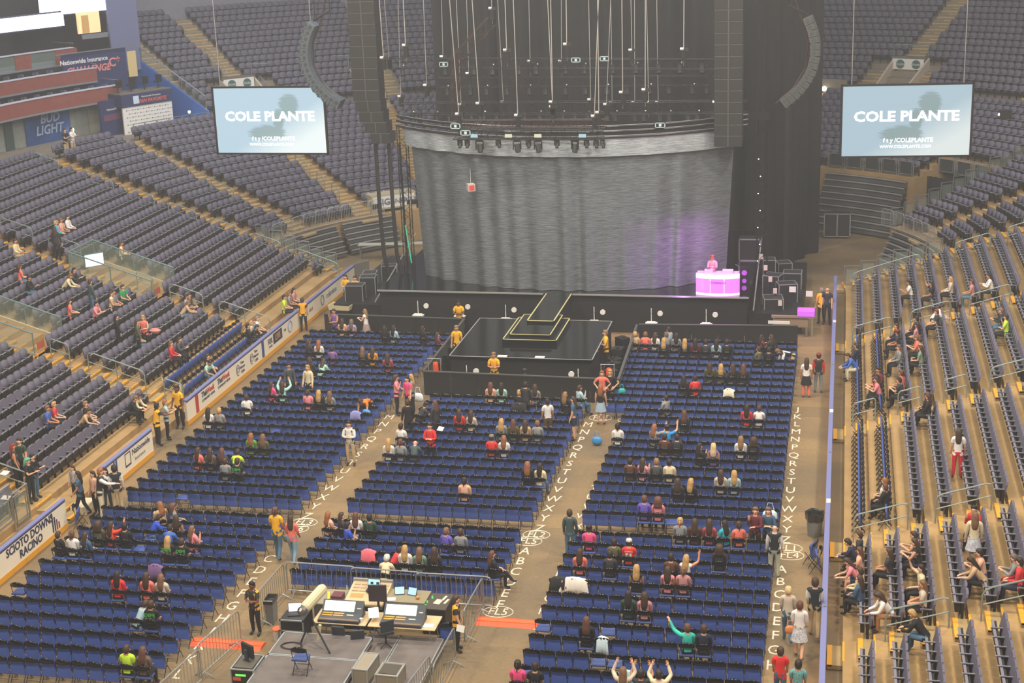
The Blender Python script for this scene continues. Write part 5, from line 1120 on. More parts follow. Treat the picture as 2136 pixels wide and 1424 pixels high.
# ---------------------------------------------------------------- video screens
def screen_mat(name, k):
    m = bpy.data.materials.new(name); m.use_nodes = True; nt = m.node_tree; b = nt.nodes['Principled BSDF']; L = nt.links.new
    tc = nt.nodes.new('ShaderNodeTexCoord'); sp_ = nt.nodes.new('ShaderNodeSeparateXYZ'); L(tc.outputs['Generated'], sp_.inputs[0])
    def M(op, a, b_):
        n = nt.nodes.new('ShaderNodeMath'); n.operation = op
        for i, v in enumerate((a, b_)):
            if isinstance(v, (int, float)): n.inputs[i].default_value = v
            else: L(v, n.inputs[i])
        return n.outputs[0]
    u, v = sp_.outputs['X'], sp_.outputs['Z']
    nz = nt.nodes.new('ShaderNodeTexNoise'); nz.inputs['Scale'].default_value = 9; mpn = nt.nodes.new('ShaderNodeMapping'); mpn.inputs['Scale'].default_value = (1, 1, 6); mpn.inputs['Rotation'].default_value = (0, .9, 0); L(tc.outputs['Generated'], mpn.inputs[0]); L(mpn.outputs[0], nz.inputs['Vector'])
    def blob(cx_, cz, rx, rz, soft=.25):
        a = M('DIVIDE', M('SUBTRACT', u, cx_), rx); c = M('DIVIDE', M('SUBTRACT', v, cz), rz)
        d = M('SQRT', M('ADD', M('MULTIPLY', a, a), M('MULTIPLY', c, c)), 0); d = M('ADD', d, M('MULTIPLY', M('SUBTRACT', nz.outputs['Fac'], .5), .9))
        return M('MINIMUM', M('MAXIMUM', M('DIVIDE', M('SUBTRACT', 1.0, d), soft), 0), 1)
    fe = M('MAXIMUM', blob(.68, .74, .10, .19), M('MAXIMUM', blob(.47, .31, .19, .13), blob(.575, .50, .055, .19)))
    h = M('ADD', u, M('SUBTRACT', .5, v)); h = M('MINIMUM', M('MAXIMUM', M('MULTIPLY', M('SUBTRACT', h, .62), 2.0), 0), 1)   # blown corner of the artwork
    r = nt.nodes.new('ShaderNodeMix'); r.data_type = 'RGBA'; r.inputs['A'].default_value = (*lin('#b9d6e6'), 1); r.inputs['B'].default_value = (*lin('#f4ffff'), 1); L(h, r.inputs['Factor'])
    r2 = nt.nodes.new('ShaderNodeMix'); r2.data_type = 'RGBA'; L(M('MULTIPLY', fe, .85), r2.inputs['Factor']); L(r.outputs['Result'], r2.inputs['A']); r2.inputs['B'].default_value = (*lin('#8fa9ab'), 1)
    b.inputs['Base Color'].default_value = (.02, .02, .02, 1); L(r2.outputs['Result'], b.inputs['Emission Color']); b.inputs['Emission Strength'].default_value = k
    return m
M_letw = mat('screen_letter_glow', '#ffffff', .5, emit=1.25)
def screen(p0, p1, z0, z1, label, k, cut=False):
    a, b = Vector((*p0, 0)), Vector((*p1, 0)); d = b-a; w = d.length; e = empty('video_screen', (a.x, a.y, z0), math.atan2(d.y, d.x), label, 'video screen', 'video screens'); h = z1-z0
    MB().box(0, w, -.01, .0, 0, h).build('picture', screen_mat('screen_picture_'+('l' if cut else 'r'), k), e)
    f = MB()
    for q in ((-.1, w+.1, h, h+.09), (-.1, w+.1, -.09, 0), (-.1, 0, -.09, h+.09), (w, w+.1, -.09, h+.09)): f.box(q[0], q[1], -.06, .08, q[2], q[3])
    f.box(0, w, .02, .06, 0, h); f.build('frame', M_truss, e)
    for x in (.4, w-.4): MB().tube([(x, 0, h), (x, 0, h+9)], .02, 4).build('hanging_wire', M_cable, e)
    text('COLE PLANTE', 'lettering', h*.20, M_letw, e, (w*.5, -.03, h*.56), (PI/2, 0, 0), .004, sx=w*.92/(h*.2*7.1), bold=.02)
    text('f t y /COLEPLANTE', 'lettering', h*.085, M_letw, e, (w*.52, -.03, h*.22), (PI/2, 0, 0), .004, bold=.005); text('WWW.COLEPLANTE.COM', 'lettering', h*.06, M_letw, e, (w*.50, -.03, h*.13), (PI/2, 0, 0), .004)
    return e
screen((-15.87, 76), (-9.87, 76), 7.86, 11.24, 'left hanging video screen with pale feather artwork, partly behind the speaker array', .98, True)
screen((16.34, 76), (22.34, 76.5), 7.72, 11.09, 'right hanging video screen lettered COLE PLANTE over a feather', .80)
# ================================================================ handrails, guards and vomitories
def rail(side, s, k0, k1, arc, label, rf=rk, zf=zk, h=.95):
    r0, r1 = rf(k0)+.3, rf(k1)+.3; x0, y0 = bowl_pt(side, s, r0)
    x1, y1 = bowl_pt(side, s, r1); za, zb = zf(k0), zf(k1)
    e = empty('aisle_handrail', (x0, y0, za), 0, label, 'handrail', 'arched aisle handrails')
    A, B = Vector((0, 0, 0)), Vector((x1-x0, y1-y0, zb-za)); d = B-A; up = Vector((0, 0, 1))
    def P(t, z): return A+d*t+up*z
    MB().tube([P(0, 0), P(0, h-.18), P(.03, h-.05), P(.1, h)]+[P(.9, h), P(.97, h-.05), P(1, h-.18), P(1, 0)], .028, 6).build('hoop', M_rail, e)
    m = MB().tube([P(0, h*.52), P(1, h*.52)], .022, 5); 
    if k1-k0 >= 3 or (r1-r0) > 2.2: m.tube([P(.5, 0), P(.5, h)], .022, 5)
    m.build('mid_rail', M_rail, e)
adesc = {(-1,-32.2): 'nearest left aisle', (-1,-21.2): 'left aisle behind the yellow-shirted ushers', (-1,-11.0): 'left aisle halfway along', (1,-39): 'nearest right aisle', (1,-31.9): 'second right aisle', (1,-21.1): 'third right aisle', (1,-9.6): 'far right aisle'}
def rails(side, s, spans, arc, nm_, **k):
    for i, (a, b) in enumerate(spans): rail(side, s, a, b, arc, 'grey arched handrail, %s, number %d counting up from the floor' % (nm_, i+1), **k)
rails(-1, -20.5, [(0, 1), (2, 5), (6, 7)], 0, 'left aisle behind the yellow ushers'); rails(-1, -10.1, [(0, 3), (4, 6), (7, 8)], 0, 'left aisle halfway along'); rails(-1, -31.6, [(1, 3), (4, 6)], 0, 'nearest left aisle')
rails(-1, -9.1, [(12, 14), (15, 17)], 0, 'left aisle above the lit screen')
rails(-1, 4.2, [(0, 3), (4, 6), (7, 9), (10, 12), (13, 15), (16, 18), (20, 22)], 1, 'long left corner aisle'); rails(-1, 20, [(11, 13), (13, 15), (16, 18)], 1, 'left corner aisle beside the platform'); rails(-1, 40.2, [(8, 9), (10, 11), (12, 14)], 1, 'stair below the left video screen')
rails(1, -38.2, [(1, 3), (4, 7)], 0, 'nearest right aisle'); rails(1, -31.0, [(0, 2), (3, 5), (7, 9)], 0, 'second right aisle'); rails(1, -20.0, [(0, 1), (2, 3), (4, 5), (6, 8)], 0, 'third right aisle'); rails(1, -9.4, [(0, 2), (3, 5), (6, 8), (9, 11)], 0, 'far right aisle'); rails(1, 2.6, [(0, 4), (6, 8), (9, 11)], 1, 'aisle by the right tunnel')
rails(-1, 43.4, [(4, 8)], 1, 'upper stair beside the left green sign', rf=rk2, zf=zk2); rails(-1, 46.9, [(0, 3)], 1, 'below the left green sign', rf=rk2, zf=zk2)
def guard(side, s, k, name, label, w=.84, h=1.05, z=None, glass=False):
    r0 = rk(k)+.02; x0, y0 = bowl_pt(side, s, r0); x1, y1 = bowl_pt(side, s, r0+w); zz = zk(k) if z is None else z
    e = empty('guard_frame', (x0, y0, zz), math.atan2(y1-y0, x1-x0), label, 'guard rail', 'stepped guard frames'); L = math.hypot(x1-x0, y1-y0)-.04
    MB().tube([(0, 0, 0), (0, 0, h), (L, 0, h), (L, 0, 0)], .03, 5).build('outer_frame', M_steel, e); MB().tube([(.1, 0, .12), (.1, 0, h-.16), (L-.1, 0, h-.16), (L-.1, 0, .12)], .022, 5, closed=True).build('inner_frame', M_steel, e)
    MB().box(.1, L-.1, -.008, .008, .14, h-.18).build('pane', M_glassm, e)
for k in range(1, 7): guard(-1, 9.7, k, '', 'stepped guard frame at left stand end, step %d up from the floor' % k)
for k in range(0, 6): guard(1, 9.7, k, '', 'stepped guard frame at right stand end, step %d up from the floor' % (k+1))
for k in range(6, 18): guard(1, 35.9, k, '', 'stepped guard frame over the right tunnel, step %d of twelve' % (k-5))
# bike-rack barricades
def bike_rack(name, mt, L, h=1.08, nb=None, feet=True, base=.12):
    """origin at one end, runs along +X"""
    e = empty(name); nb = nb or int(L/.13)
    MB().tube([(0, 0, base), (0, 0, h-.15), (.04, 0, h-.04), (.15, 0, h), (L-.15, 0, h), (L-.04, 0, h-.04), (L, 0, h-.15), (L, 0, base)], .022, 6).tube([(0, 0, base+.03), (L, 0, base+.03)], .02, 5).build('frame', mt, e)
    b = MB()
    for i in range(1, nb): b.tube([(L*i/nb, 0, base), (L*i/nb, 0, h-.01)], .009, 4)
    b.build('bars', mt, e)
    if feet:
        for x in (.25, L-.25): MB().tube([(x, -.32, .0), (x, -.22, .07), (x, 0, base+.05), (x, .22, .07), (x, .32, 0)], .018, 5).build('foot', mt, e)
    return e
M_rack = mat('rack_pale', '#bfc4c2', .4, .4)
rk0 = bike_rack('ledge_barricade', M_rack, 1.0, 1.0, 8, False, .02)
first = True
def place_racks(side, angs, r, z, lab):
    global first
    for i, a in enumerate(angs):
        o = rk0 if first else copy_tree(rk0); first = False
        x, y = bowl_pt(side, a, r); x2, y2 = bowl_pt(side, a+4, r); o.location = (x, y, z); o.rotation_euler = (0, 0, math.atan2(y2-y, x2-x))
        tag(o, 'pale bike-rack barrier on the ledge %s, number %d from the near end' % (lab, i+1), 'barrier', 'barriers on the ledge '+lab)
place_racks(-1, [10.5+4.1*i for i in range(9)], 13.95, zk(6), 'above the left retracted risers'); place_racks(1, [14+4.1*i for i in range(6)], 13.95, zk(6), 'above the right retracted risers')
# retracted riser stacks: pale nosings one above the other
def riser_stack(side, s0, s1, r, z0, z1, n, label):
    e = empty('retracted_risers', (0, 0, 0), 0, label, 'risers', 'retracted seating risers'); S = arc_samples(s0, s1)
    for i in range(n):
        z = z0+(z1-z0)*i/n; rr_ = r-.16*(n-i); dz = (z1-z0)/n
        for (za, zb, ra, mt, nm_) in ((z, z+dz, rr_+.1, M_slat, 'riser'), (z+dz-.06, z+dz, rr_, M_slatl, 'nosing')):
            V = []
            for s in S:
                a = bowl_pt(side, s, ra); b = bowl_pt(side, s, r+.02); V += [(a[0], a[1], za), (a[0], a[1], zb), (b[0], b[1], zb)]
            MB().add(V, [q for j in range(len(S)-1) for q in ((3*j, 3*j+3, 3*j+4, 3*j+1), (3*j+1, 3*j+4, 3*j+5, 3*j+2))]).build(nm_, mt, e)
riser_stack(-1, 11, 33, 13.9, .1, 1.85, 6, 'retracted grey seating risers left of the tunnel, nearer stack'); riser_stack(-1, 34.5, 50, 13.9, .1, 1.85, 6, 'retracted grey seating risers beside the lettered portal')
riser_stack(1, 12, 34, 13.9, .1, 1.85, 6, 'retracted grey risers under the right ledge barriers'); riser_stack(1, 49, 66, 19.0, .1, 3.3, 9, 'tall retracted grey risers behind the right tunnel')
# tunnel drape on the right
V = []
S = np.linspace(35.6, 48.5, 60)
for i, s in enumerate(S):
    x, y = bowl_pt(1, s, 20.4+.12*math.sin(i*1.3)); V += [(x, y, 0), (x, y, 3.5)]
tag(MB().add(V, [(2*i, 2*i+2, 2*i+3, 2*i+1) for i in range(59)]).build('tunnel_drape', M_black), 'black drape closing the right vehicle tunnel', 'drape')
# platform rails over the tunnel
for i, a in enumerate(np.arange(37.5, 66, 3.6)):
    x, y = bowl_pt(1, a, 21.3 if a < 48 else 19.2); x2, y2 = bowl_pt(1, a+3.4, 21.3 if a < 48 else 19.2); L = math.hypot(x2-x, y2-y)
    e = empty('platform_guard', (x, y, zk(12)), math.atan2(y2-y, x2-x), 'grey framed guard panel over the right tunnel, number %d from the right' % (i+1), 'guard rail', 'guard panels over the right tunnel')
    MB().tube([(.03, 0, 0), (.03, 0, 1.05), (L-.03, 0, 1.05), (L-.03, 0, 0)], .035, 5).build('outer_frame', M_steel, e); MB().tube([(.14, 0, .15), (.14, 0, .9), (L-.14, 0, .9), (L-.14, 0, .15)], .028, 5, closed=True).build('inner_frame', M_steel, e); MB().box(.14, L-.14, -.01, .01, .15, .9).build('pane', mat('dark_pane', '#3c3f3e', .3), e)
# lettered portal on the left
x, y = bowl_pt(-1, 45.5, 14.6); x2, y2 = bowl_pt(-1, 57, 14.6); L = math.hypot(x2-x, y2-y)
e = empty('portal', (x, y, 0), math.atan2(y2-y, x2-x), 'cream portal with black opening and sign lettered IGS ENERGY', 'portal')
MB().box(0, L, 0, 1.4, 2.1, 3.0).box(L-.9, L, 0, 1.4, 0, 2.1).box(0, .35, 0, 1.4, 0, 2.1).build('surround', M_cream, e); MB().box(.35, L-.9, .12, .3, 0, 2.1).build('opening_drape', M_black, e); MB().box(-.6, L+.1, .0, .1, 3.42, 3.47).build('top_rail', M_steel, e)  # black sheet stands in for the shade inside the opening
MB().box(.12, L-.1, -.03, 0, 2.2, 2.9).build('sign_panel', M_white, e)
text('IGS', 'lettering', .55, mat('sign_teal', '#47607a', .5), e, (L*.36, -.04, 2.54), (PI/2, 0, 0), .004, bold=.012); text('ENERGY', 'lettering', .45, mat('sign_teal', '#47607a', .5), e, (L*.73, -.04, 2.52), (PI/2, 0, 0), .004)
text("f", 'lettering', .55, mat('sign_leaf', '#7fb6c4', .5), e, (L*.18, -.04, 2.55), (PI/2, 0, 0), .004)
# vomitory openings with glass guards on the left stand
def vom(s0, s1, k0, k1, label, scr):
    xa, y0 = bowl_pt(-1, s0, rk(k0)); xb, y1 = bowl_pt(-1, s1, rk(k1)); e = empty('vomitory', (xa, y0, 0), 0, label, 'stair opening', 'glass-guarded stair openings'); e['kind'] = 'thing'
    w = y1-y0; L = xb-xa; z0, z1 = zk(k0), zk(k1)
    MB().box(L, 0, .0, w, z0-.35, z0-.3).build('landing', M_concd, e)
    m = MB(); m.box(L-.12, L, 0, w, z0-.3, z1); 
    for yy in (0, w-.1): m.add([(0, yy, z0-.3), (L, yy, z0-.3), (L, yy, z1+.1), (0, yy, z0+.1), (0, yy+.1, z0-.3), (L, yy+.1, z0-.3), (L, yy+.1, z1+.1), (0, yy+.1, z0+.1)], [(0,1,2,3),(7,6,5,4),(0,3,7,4),(1,5,6,2),(3,2,6,7)])
    m.build('side_wall', mat('vom_wall', '#b3a888', .8), e)
    g_ = MB(); fr = MB()
    for yy in (.0, w):
        g_.add([(0, yy-.01, z0+.1), (L, yy-.01, z1+.1), (L, yy-.01, z1+.95), (0, yy-.01, z0+.95), (0, yy+.01, z0+.1), (L, yy+.01, z1+.1), (L, yy+.01, z1+.95), (0, yy+.01, z0+.95)], [(0,1,2,3),(7,6,5,4),(3,2,6,7)])
        fr.tube([(0, yy, z0+1.0), (L, yy, z1+1.0)], .035, 6)
        for t in (0, .5, 1): fr.tube([(L*t, yy, z0+(z1-z0)*t), (L*t, yy, z0+(z1-z0)*t+1.0)], .03, 5)
    fr.tube([(L, 0, z1+1.0), (L, w, z1+1.0)], .035, 6); g_.box(L-.01, L+.01, 0, w, z1, z1+.95)
    g_.build('glass', M_glassm, e); fr.build('frame', mat('teal_rail', '#7d9a98', .35, .4), e)
    MB().box(.9*L if False else -.02, 0, .3, w-.3, z0-.2, z0+.02).build('notice_board', mat('notice_red', '#b3563f', .6), e)
    MB().box(-.05, -.03, .35, .95, z0+.15, z0+.45).build('notice', mat('notice_red', '#b3563f', .6), e)
vom(-20.9, -18.4, 8, 12, 'glass-guarded stair opening in the left stand at the picture edge', False)
vom(-10.9, -8.3, 7, 12, 'glass-guarded stair opening in the left stand with a lit screen', True)
xs, ys = bowl_pt(-1, -10.0, rk(11)); e = empty('display_screen', (xs, ys, zk(11)), 0, 'small lit white display screen on the guarded stair opening', 'display')
MB().box(-.06, .06, -.5, .5, .35, 1.0).build('housing', mat('display_teal', '#4c6a6c', .5), e)
e.rotation_euler = (0, 0, -.75); MB().box(.06, .075, -.46, .46, .38, .97).build('screen', mat('display_white', '#e8f4ff', .4, emit=1.3), e)
# ---------------------------------------------------------------- loge level in the left corner
def ring_wall(side, s0, s1, r, z0, z1, name, m, parent=None, th=.15, step=2):
    S = arc_samples(s0, s1); mb = MB(); V = []
    for s in S:
        a = bowl_pt(side, s, r); b = bowl_pt(side, s, r+th); V += [(a[0], a[1], z0), (a[0], a[1], z1), (b[0], b[1], z1), (b[0], b[1], z0)]
    n = len(S); mb.add(V, [(4*i+j, 4*i+(j+1) % 4, 4*i+4+(j+1) % 4, 4*i+4+j) for i in range(n-1) for j in range(4)]+[(3, 2, 1, 0), (4*n-4, 4*n-3, 4*n-2, 4*n-1)])
    return mb.build(name, m, parent)
M_loge = mat('loge_red_brown', '#8c4e44', .6, var=.1); M_navyw = mat('navy_wall', '#2a3460', .6, var=.1); M_under = mat('concourse_wall', '#8f9691', .8, var=.1); M_drk = mat('suite_dark', '#33343a', .7)
zc = zk(22)
structure(ring_wall(-1, -30, 32, 33.4, zc, 8.4, 'wall_loge_concourse', M_under))
structure(ring_wall(-1, -30, 36, 41, zc, 18, 'wall_suites', M_drk))
loge_tiers = ((32.0, 28.3, 8.38, 9.25), (34.2, 27.9, 9.45, 10.25), (36.2, 27.6, 10.55, 11.5))
for i, (r, s1, za, zb) in enumerate(loge_tiers):
    e = empty('loge_balcony', (0, 0, 0), 0, '%s red-brown loge balcony in the upper left corner' % ['lowest', 'middle', 'top'][i], 'balcony', 'loge balconies')
    if i < 2: ring_wall(-1, -12, s1, r, za, zb, 'fascia', M_loge, e, .12)
    else:
        for a, b in ((6, 10), (15, 17), (20.2, 22.2), (25.3, 28)): ring_wall(-1, a, b, r, za, zb, 'fascia', M_loge, e, .12)
        ring_wall(-1, -12, s1, r+.05, za, zb, 'glass', M_glassm, e, .02)
    ring_wall(-1, -12, s1, r, za-.12, za, 'floor_slab', mat('loge_slab', '#7c7f86', .8), e, 2.6); ring_wall(-1, -12, s1, r-.05, zb, zb+.05, 'counter_top', mat('counter_white', '#c9cad2', .4), e, .4)
    x, y = bowl_pt(-1, s1, r); x2, y2 = bowl_pt(-1, s1, r+2.4); MB().tube([(x, y, zb+.3), (x2, y2, zb+.3)], .03).build('rail', M_steel, e)
    for j in range(20 if i < 2 else 0):
        s = 27.4-j*1.9-(.4 if i else 0)
        if s < 6: break
        x, y = bowl_pt(-1, s, r+.85); c = empty('loge_chair', (x, y, za), math.atan2(-(x-XC), -(y-CY)) if False else math.radians(-s)+PI/2, '%s loge balcony black chair, number %d from the right' % (['lowest', 'middle'][i], j+1), 'chair', 'chairs on the loge balconies')
        c.rotation_euler = (0, 0, PI/2-math.radians(s)+PI)
        MB().tube([(0, 0, 0), (0, 0, .4)], .03).box(-.22, .22, -.2, .22, .42, .5).build('seat', M_blk, c); MB().loft([[Vector((.24*math.cos(t), -.2+.0*t, .55)), Vector((.24*math.cos(t), -.22-.06*math.sin(t), .98-.05*abs(math.cos(t))))] for t in np.linspace(0, PI, 6)], cap=False).build('backrest', mat('chair_grey', '#4a4e58', .5), c)
# blown-out ribbon boards and the bright suite
M_led = mat('ribbon_led', '#dfe6ff', .4, emit=3.0)
for (s0, s1, r, za, zb, lb) in ((8, 27.9, 37.2, 12.9, 13.75, 'lower'), (25.8, 35.1, 37.6, 13.6, 15.6, 'upper')):
    e = empty('ribbon_board', (0, 0, 0), 0, '%s glaring white ribbon board in the upper left corner' % lb, 'led board', 'ribbon boards'); ring_wall(-1, s0, s1, r, za, zb, 'display', M_led, e, .2); ring_wall(-1, s0, s1, r+.2, za-.1, zb+.1, 'casing', M_drk, e, .1)
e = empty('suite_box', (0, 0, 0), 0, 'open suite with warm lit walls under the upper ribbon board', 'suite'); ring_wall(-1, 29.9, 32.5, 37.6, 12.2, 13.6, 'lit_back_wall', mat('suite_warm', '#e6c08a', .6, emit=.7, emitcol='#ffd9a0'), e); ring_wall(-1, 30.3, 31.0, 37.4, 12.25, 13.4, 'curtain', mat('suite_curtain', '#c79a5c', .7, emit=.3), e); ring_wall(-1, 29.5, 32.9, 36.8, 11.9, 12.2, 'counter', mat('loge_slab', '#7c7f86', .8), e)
ring_wall(-1, 32.5, 36, 36.5, 9.5, 16, 'panel', mat('pale_blue_wall', '#6f7494', .8), e)
# lettered wall panels
def arc_text(s, mid, r, z, size, m, par, **k):
    x, y = bowl_pt(-1, mid, r); a = math.radians(mid); o = text(s, 'lettering', size, m, par, (x, y, z), (PI/2, 0, PI/2-a), .01, **k); return o
e = empty('sign_wall', (0, 0, 0), 0, 'navy wall panel lettered Nationwide Insurance CHALLENGE under the lit suite', 'sign'); ring_wall(-1, 24.5, 32.6, 34.9, zc+1.8, 11.3, 'panel', M_navyw, e); ring_wall(-1, 23.5, 34, 34.7, 11.3, 11.36, 'top_rail', M_steel, e, .06)
arc_text('Nationwide Insurance', 27.2, 34.84, 10.75, .42, M_white, e, bold=.008); arc_text('CHALLENGE', 27.6, 34.84, 10.15, .62, mat('sign_salmon', '#e08a84', .5), e, shear=.3, bold=.02)
arc_text('C*', 31.0, 34.84, 10.4, .8, mat('sign_salmon', '#e08a84', .5), e, bold=.02)
e = empty('sign_banner', (0, 0, 0), 0, 'tall cream banner at the end of the navy lettered wall', 'banner'); ring_wall(-1, 32.7, 33.8, 34.85, 9.3, 11.0, 'cloth', mat('banner_cream', '#d8c187', .7), e, .03)
e = empty('wall_advert', (0, 0, 0), 0, 'blue wall advert lettered BUD LIGHT under the loge balcony', 'sign'); ring_wall(-1, 16, 22.3, 33.2, zc, 8.2, 'panel', mat('advert_blue', '#2e558f', .6, var=.25, vscale=.8), e, .06)
arc_text('BUD', 19.4, 33.12, 7.75, .8, mat('advert_letter', '#9fb4d4', .5), e, shear=.2, bold=.02); arc_text('LIGHT', 19.2, 33.12, 7.05, .8, mat('advert_letter', '#9fb4d4', .5), e, shear=.2, bold=.02)
for s0, s1, c_, lb in ((13.0, 14.2, '#3f5450', 'dark green doorway panel left of the blue advert'), (25.0, 27.3, '#a3a493', 'pale door panel right of the blue advert')):
    e = empty('door_panel', (0, 0, 0), 0, lb, 'door'); ring_wall(-1, s0, s1, 33.25, zc, 8.2, 'leaf', mat('door_'+c_[1:], c_, .7), e, .05)
e = empty('round_lamp', (*bowl_pt(-1, 22.0, 32.9), zc+.55), 0, 'small round glowing lamp in front of the blue advert', 'lamp'); MB().ellipsoid((0, 0, 0), (.14, .14, .14), 10, 8).build('globe', mat('lamp_glow', '#fff6e0', .3, emit=4), e); MB().tube([(0, 0, -.5), (0, 0, -.1)], .03).build('stem', M_blk, e)
# step-and-repeat backdrop box on the platform
xa, ya = bowl_pt(-1, 26.2, 30.6); xb, yb = bowl_pt(-1, 33.4, 30.6); L = math.hypot(xb-xa, yb-ya)
e = empty('press_backdrop', (xa, ya, zc), math.atan2(yb-ya, xb-xa), 'white press backdrop with small repeated logos and navy header', 'backdrop')
MB().box(0, L, 0, .1, 0, 1.75).build('backdrop_sheet', M_white, e); MB().box(-.05, L+.05, -.05, 1.6, 1.75, 2.55).build('header_box', M_navyw, e); MB().box(-.05, L+.05, -.05, 1.6, 2.55, 2.6).build('top_deck', M_grey, e)
lg = MB()
for i in range(8):
    for j in range(7):
        x = .25+i*(L-.4)/8+(.2 if j % 2 else 0); lg.box(x, x+.09, -.012, 0, .12+j*.23, .19+j*.23); lg.box(x+.14, x+.34, -.012, 0, .145+j*.23, .165+j*.23)
lg.build('small_logos', mat('logo_grey', '#7d8088', .6), e)
text('Nationwide Insurance', 'lettering', .17, M_white, e, (L*.58, -.06, 2.3), (PI/2, 0, 0), .004); text('FAN FAVORITE', 'lettering', .32, mat('sign_orange_red', '#d8604a', .5), e, (L*.60, -.06, 2.02), (PI/2, 0, 0), .004, shear=.3, bold=.012); MB().box(L*.22, L*.33, -.07, -.05, 1.9, 2.4).build('logo_plate', mat('plate_white', '#cfe2f0', .5), e)
e = empty('kiosk', (*bowl_pt(-1, 25.6, 31.2), zc), math.atan2(yb-ya, xb-xa)+.25, 'navy kiosk panel left of the press backdrop', 'kiosk'); MB().box(-1.1, .9, 0, .2, 0, 2.3).build('panel', M_navyw, e); MB().box(-.9, .7, -.02, 0, 1.0, 1.4).build('stripe', mat('sign_maroon2', '#6e4560', .5), e)
text('Nationwide', 'lettering', .2, M_white, e, (-.1, -.03, 1.7), (PI/2, 0, 0), .004)
for i in range(4):
    c = empty('high_chair', (*bowl_pt(-1, 26.8+i*1.9, 31.3), zc+2.6), 0, 'dark chair on top of the press backdrop box, number %d from left' % (i+1), 'chair', 'chairs above the press backdrop'); MB().box(-.22, .22, -.2, .2, .38, .46).tube([(0, 0, 0), (0, 0, .4)], .04).build('seat', M_blk, c); MB().box(-.22, .22, .18, .24, .46, .85).build('backrest', M_blk, c)
# platform guard rail
for i, a in enumerate(np.arange(24.2, 35.5, 1.95)):
    x, y = bowl_pt(-1, a, 28.45); x2, y2 = bowl_pt(-1, a+1.85, 28.45); L = math.hypot(x2-x, y2-y); e = empty('platform_guard', (x, y, zc), math.atan2(y2-y, x2-x), 'grey guard panel before the press backdrop, number %d from the left' % (i+1), 'guard rail', 'guard panels of the left platform')
    MB().tube([(.02, 0, 0), (.02, 0, 1.0), (L-.02, 0, 1.0), (L-.02, 0, 0)], .03, 5).tube([(.1, 0, .15), (.1, 0, .85), (L-.1, 0, .85), (L-.1, 0, .15)], .02, 4, closed=True).build('frame', M_rail, e)
# blue side wall of the upper tier
A = [bowl_pt(-1, 35.8, r) for r in (28.4, 38.6)]
bw = MB(); zz = [(zc, zc+1.1), (zc, 10.75)]; V = []
for (x, y), (z0, z1) in zip(A, zz): V += [(x, y, z0), (x, y, z1), (x+.12, y+.12, z1), (x+.12, y+.12, z0)]
bw.add(V, [(0, 4, 5, 1), (1, 5, 6, 2), (2, 6, 7, 3), (0, 1, 2, 3), (7, 6, 5, 4)])
o = structure(bw.build('wall_blue_stair', mat('bright_blue_wall', '#3f76cf', .6)))
e = empty('stair_rail', (0, 0, 0), 0, 'long silver rail sloping above the bright blue wall', 'handrail')
P0, P1 = Vector((*A[0], zc+1.1)), Vector((*A[1], 10.75)); m = MB(); m.tube([P0+Vector((0, 0, .95)), P1+Vector((0, 0, .95))], .04)
for i in range(8): q = P0+(P1-P0)*i/7; m.tube([q, q+Vector((0, 0, .95))], .02)
m.build('rail', M_steel, e); MB().add([P0, P1, P1+Vector((0, 0, .9)), P0+Vector((0, 0, .9))], [(0, 1, 2, 3)]).build('infill', M_glassm, e)
e = empty('round_lamp', (*bowl_pt(-1, 34.6, 29.6), zc+1.0), 0, 'small glowing globe lamp by the foot of the blue wall', 'lamp'); MB().ellipsoid((0, 0, 0), (.1, .1, .1), 8, 6).build('globe', mat('lamp_glow', '#fff6e0', .3, emit=4), e); MB().tube([(0, 0, -1), (0, 0, -.1)], .03).build('stem', M_blk, e)
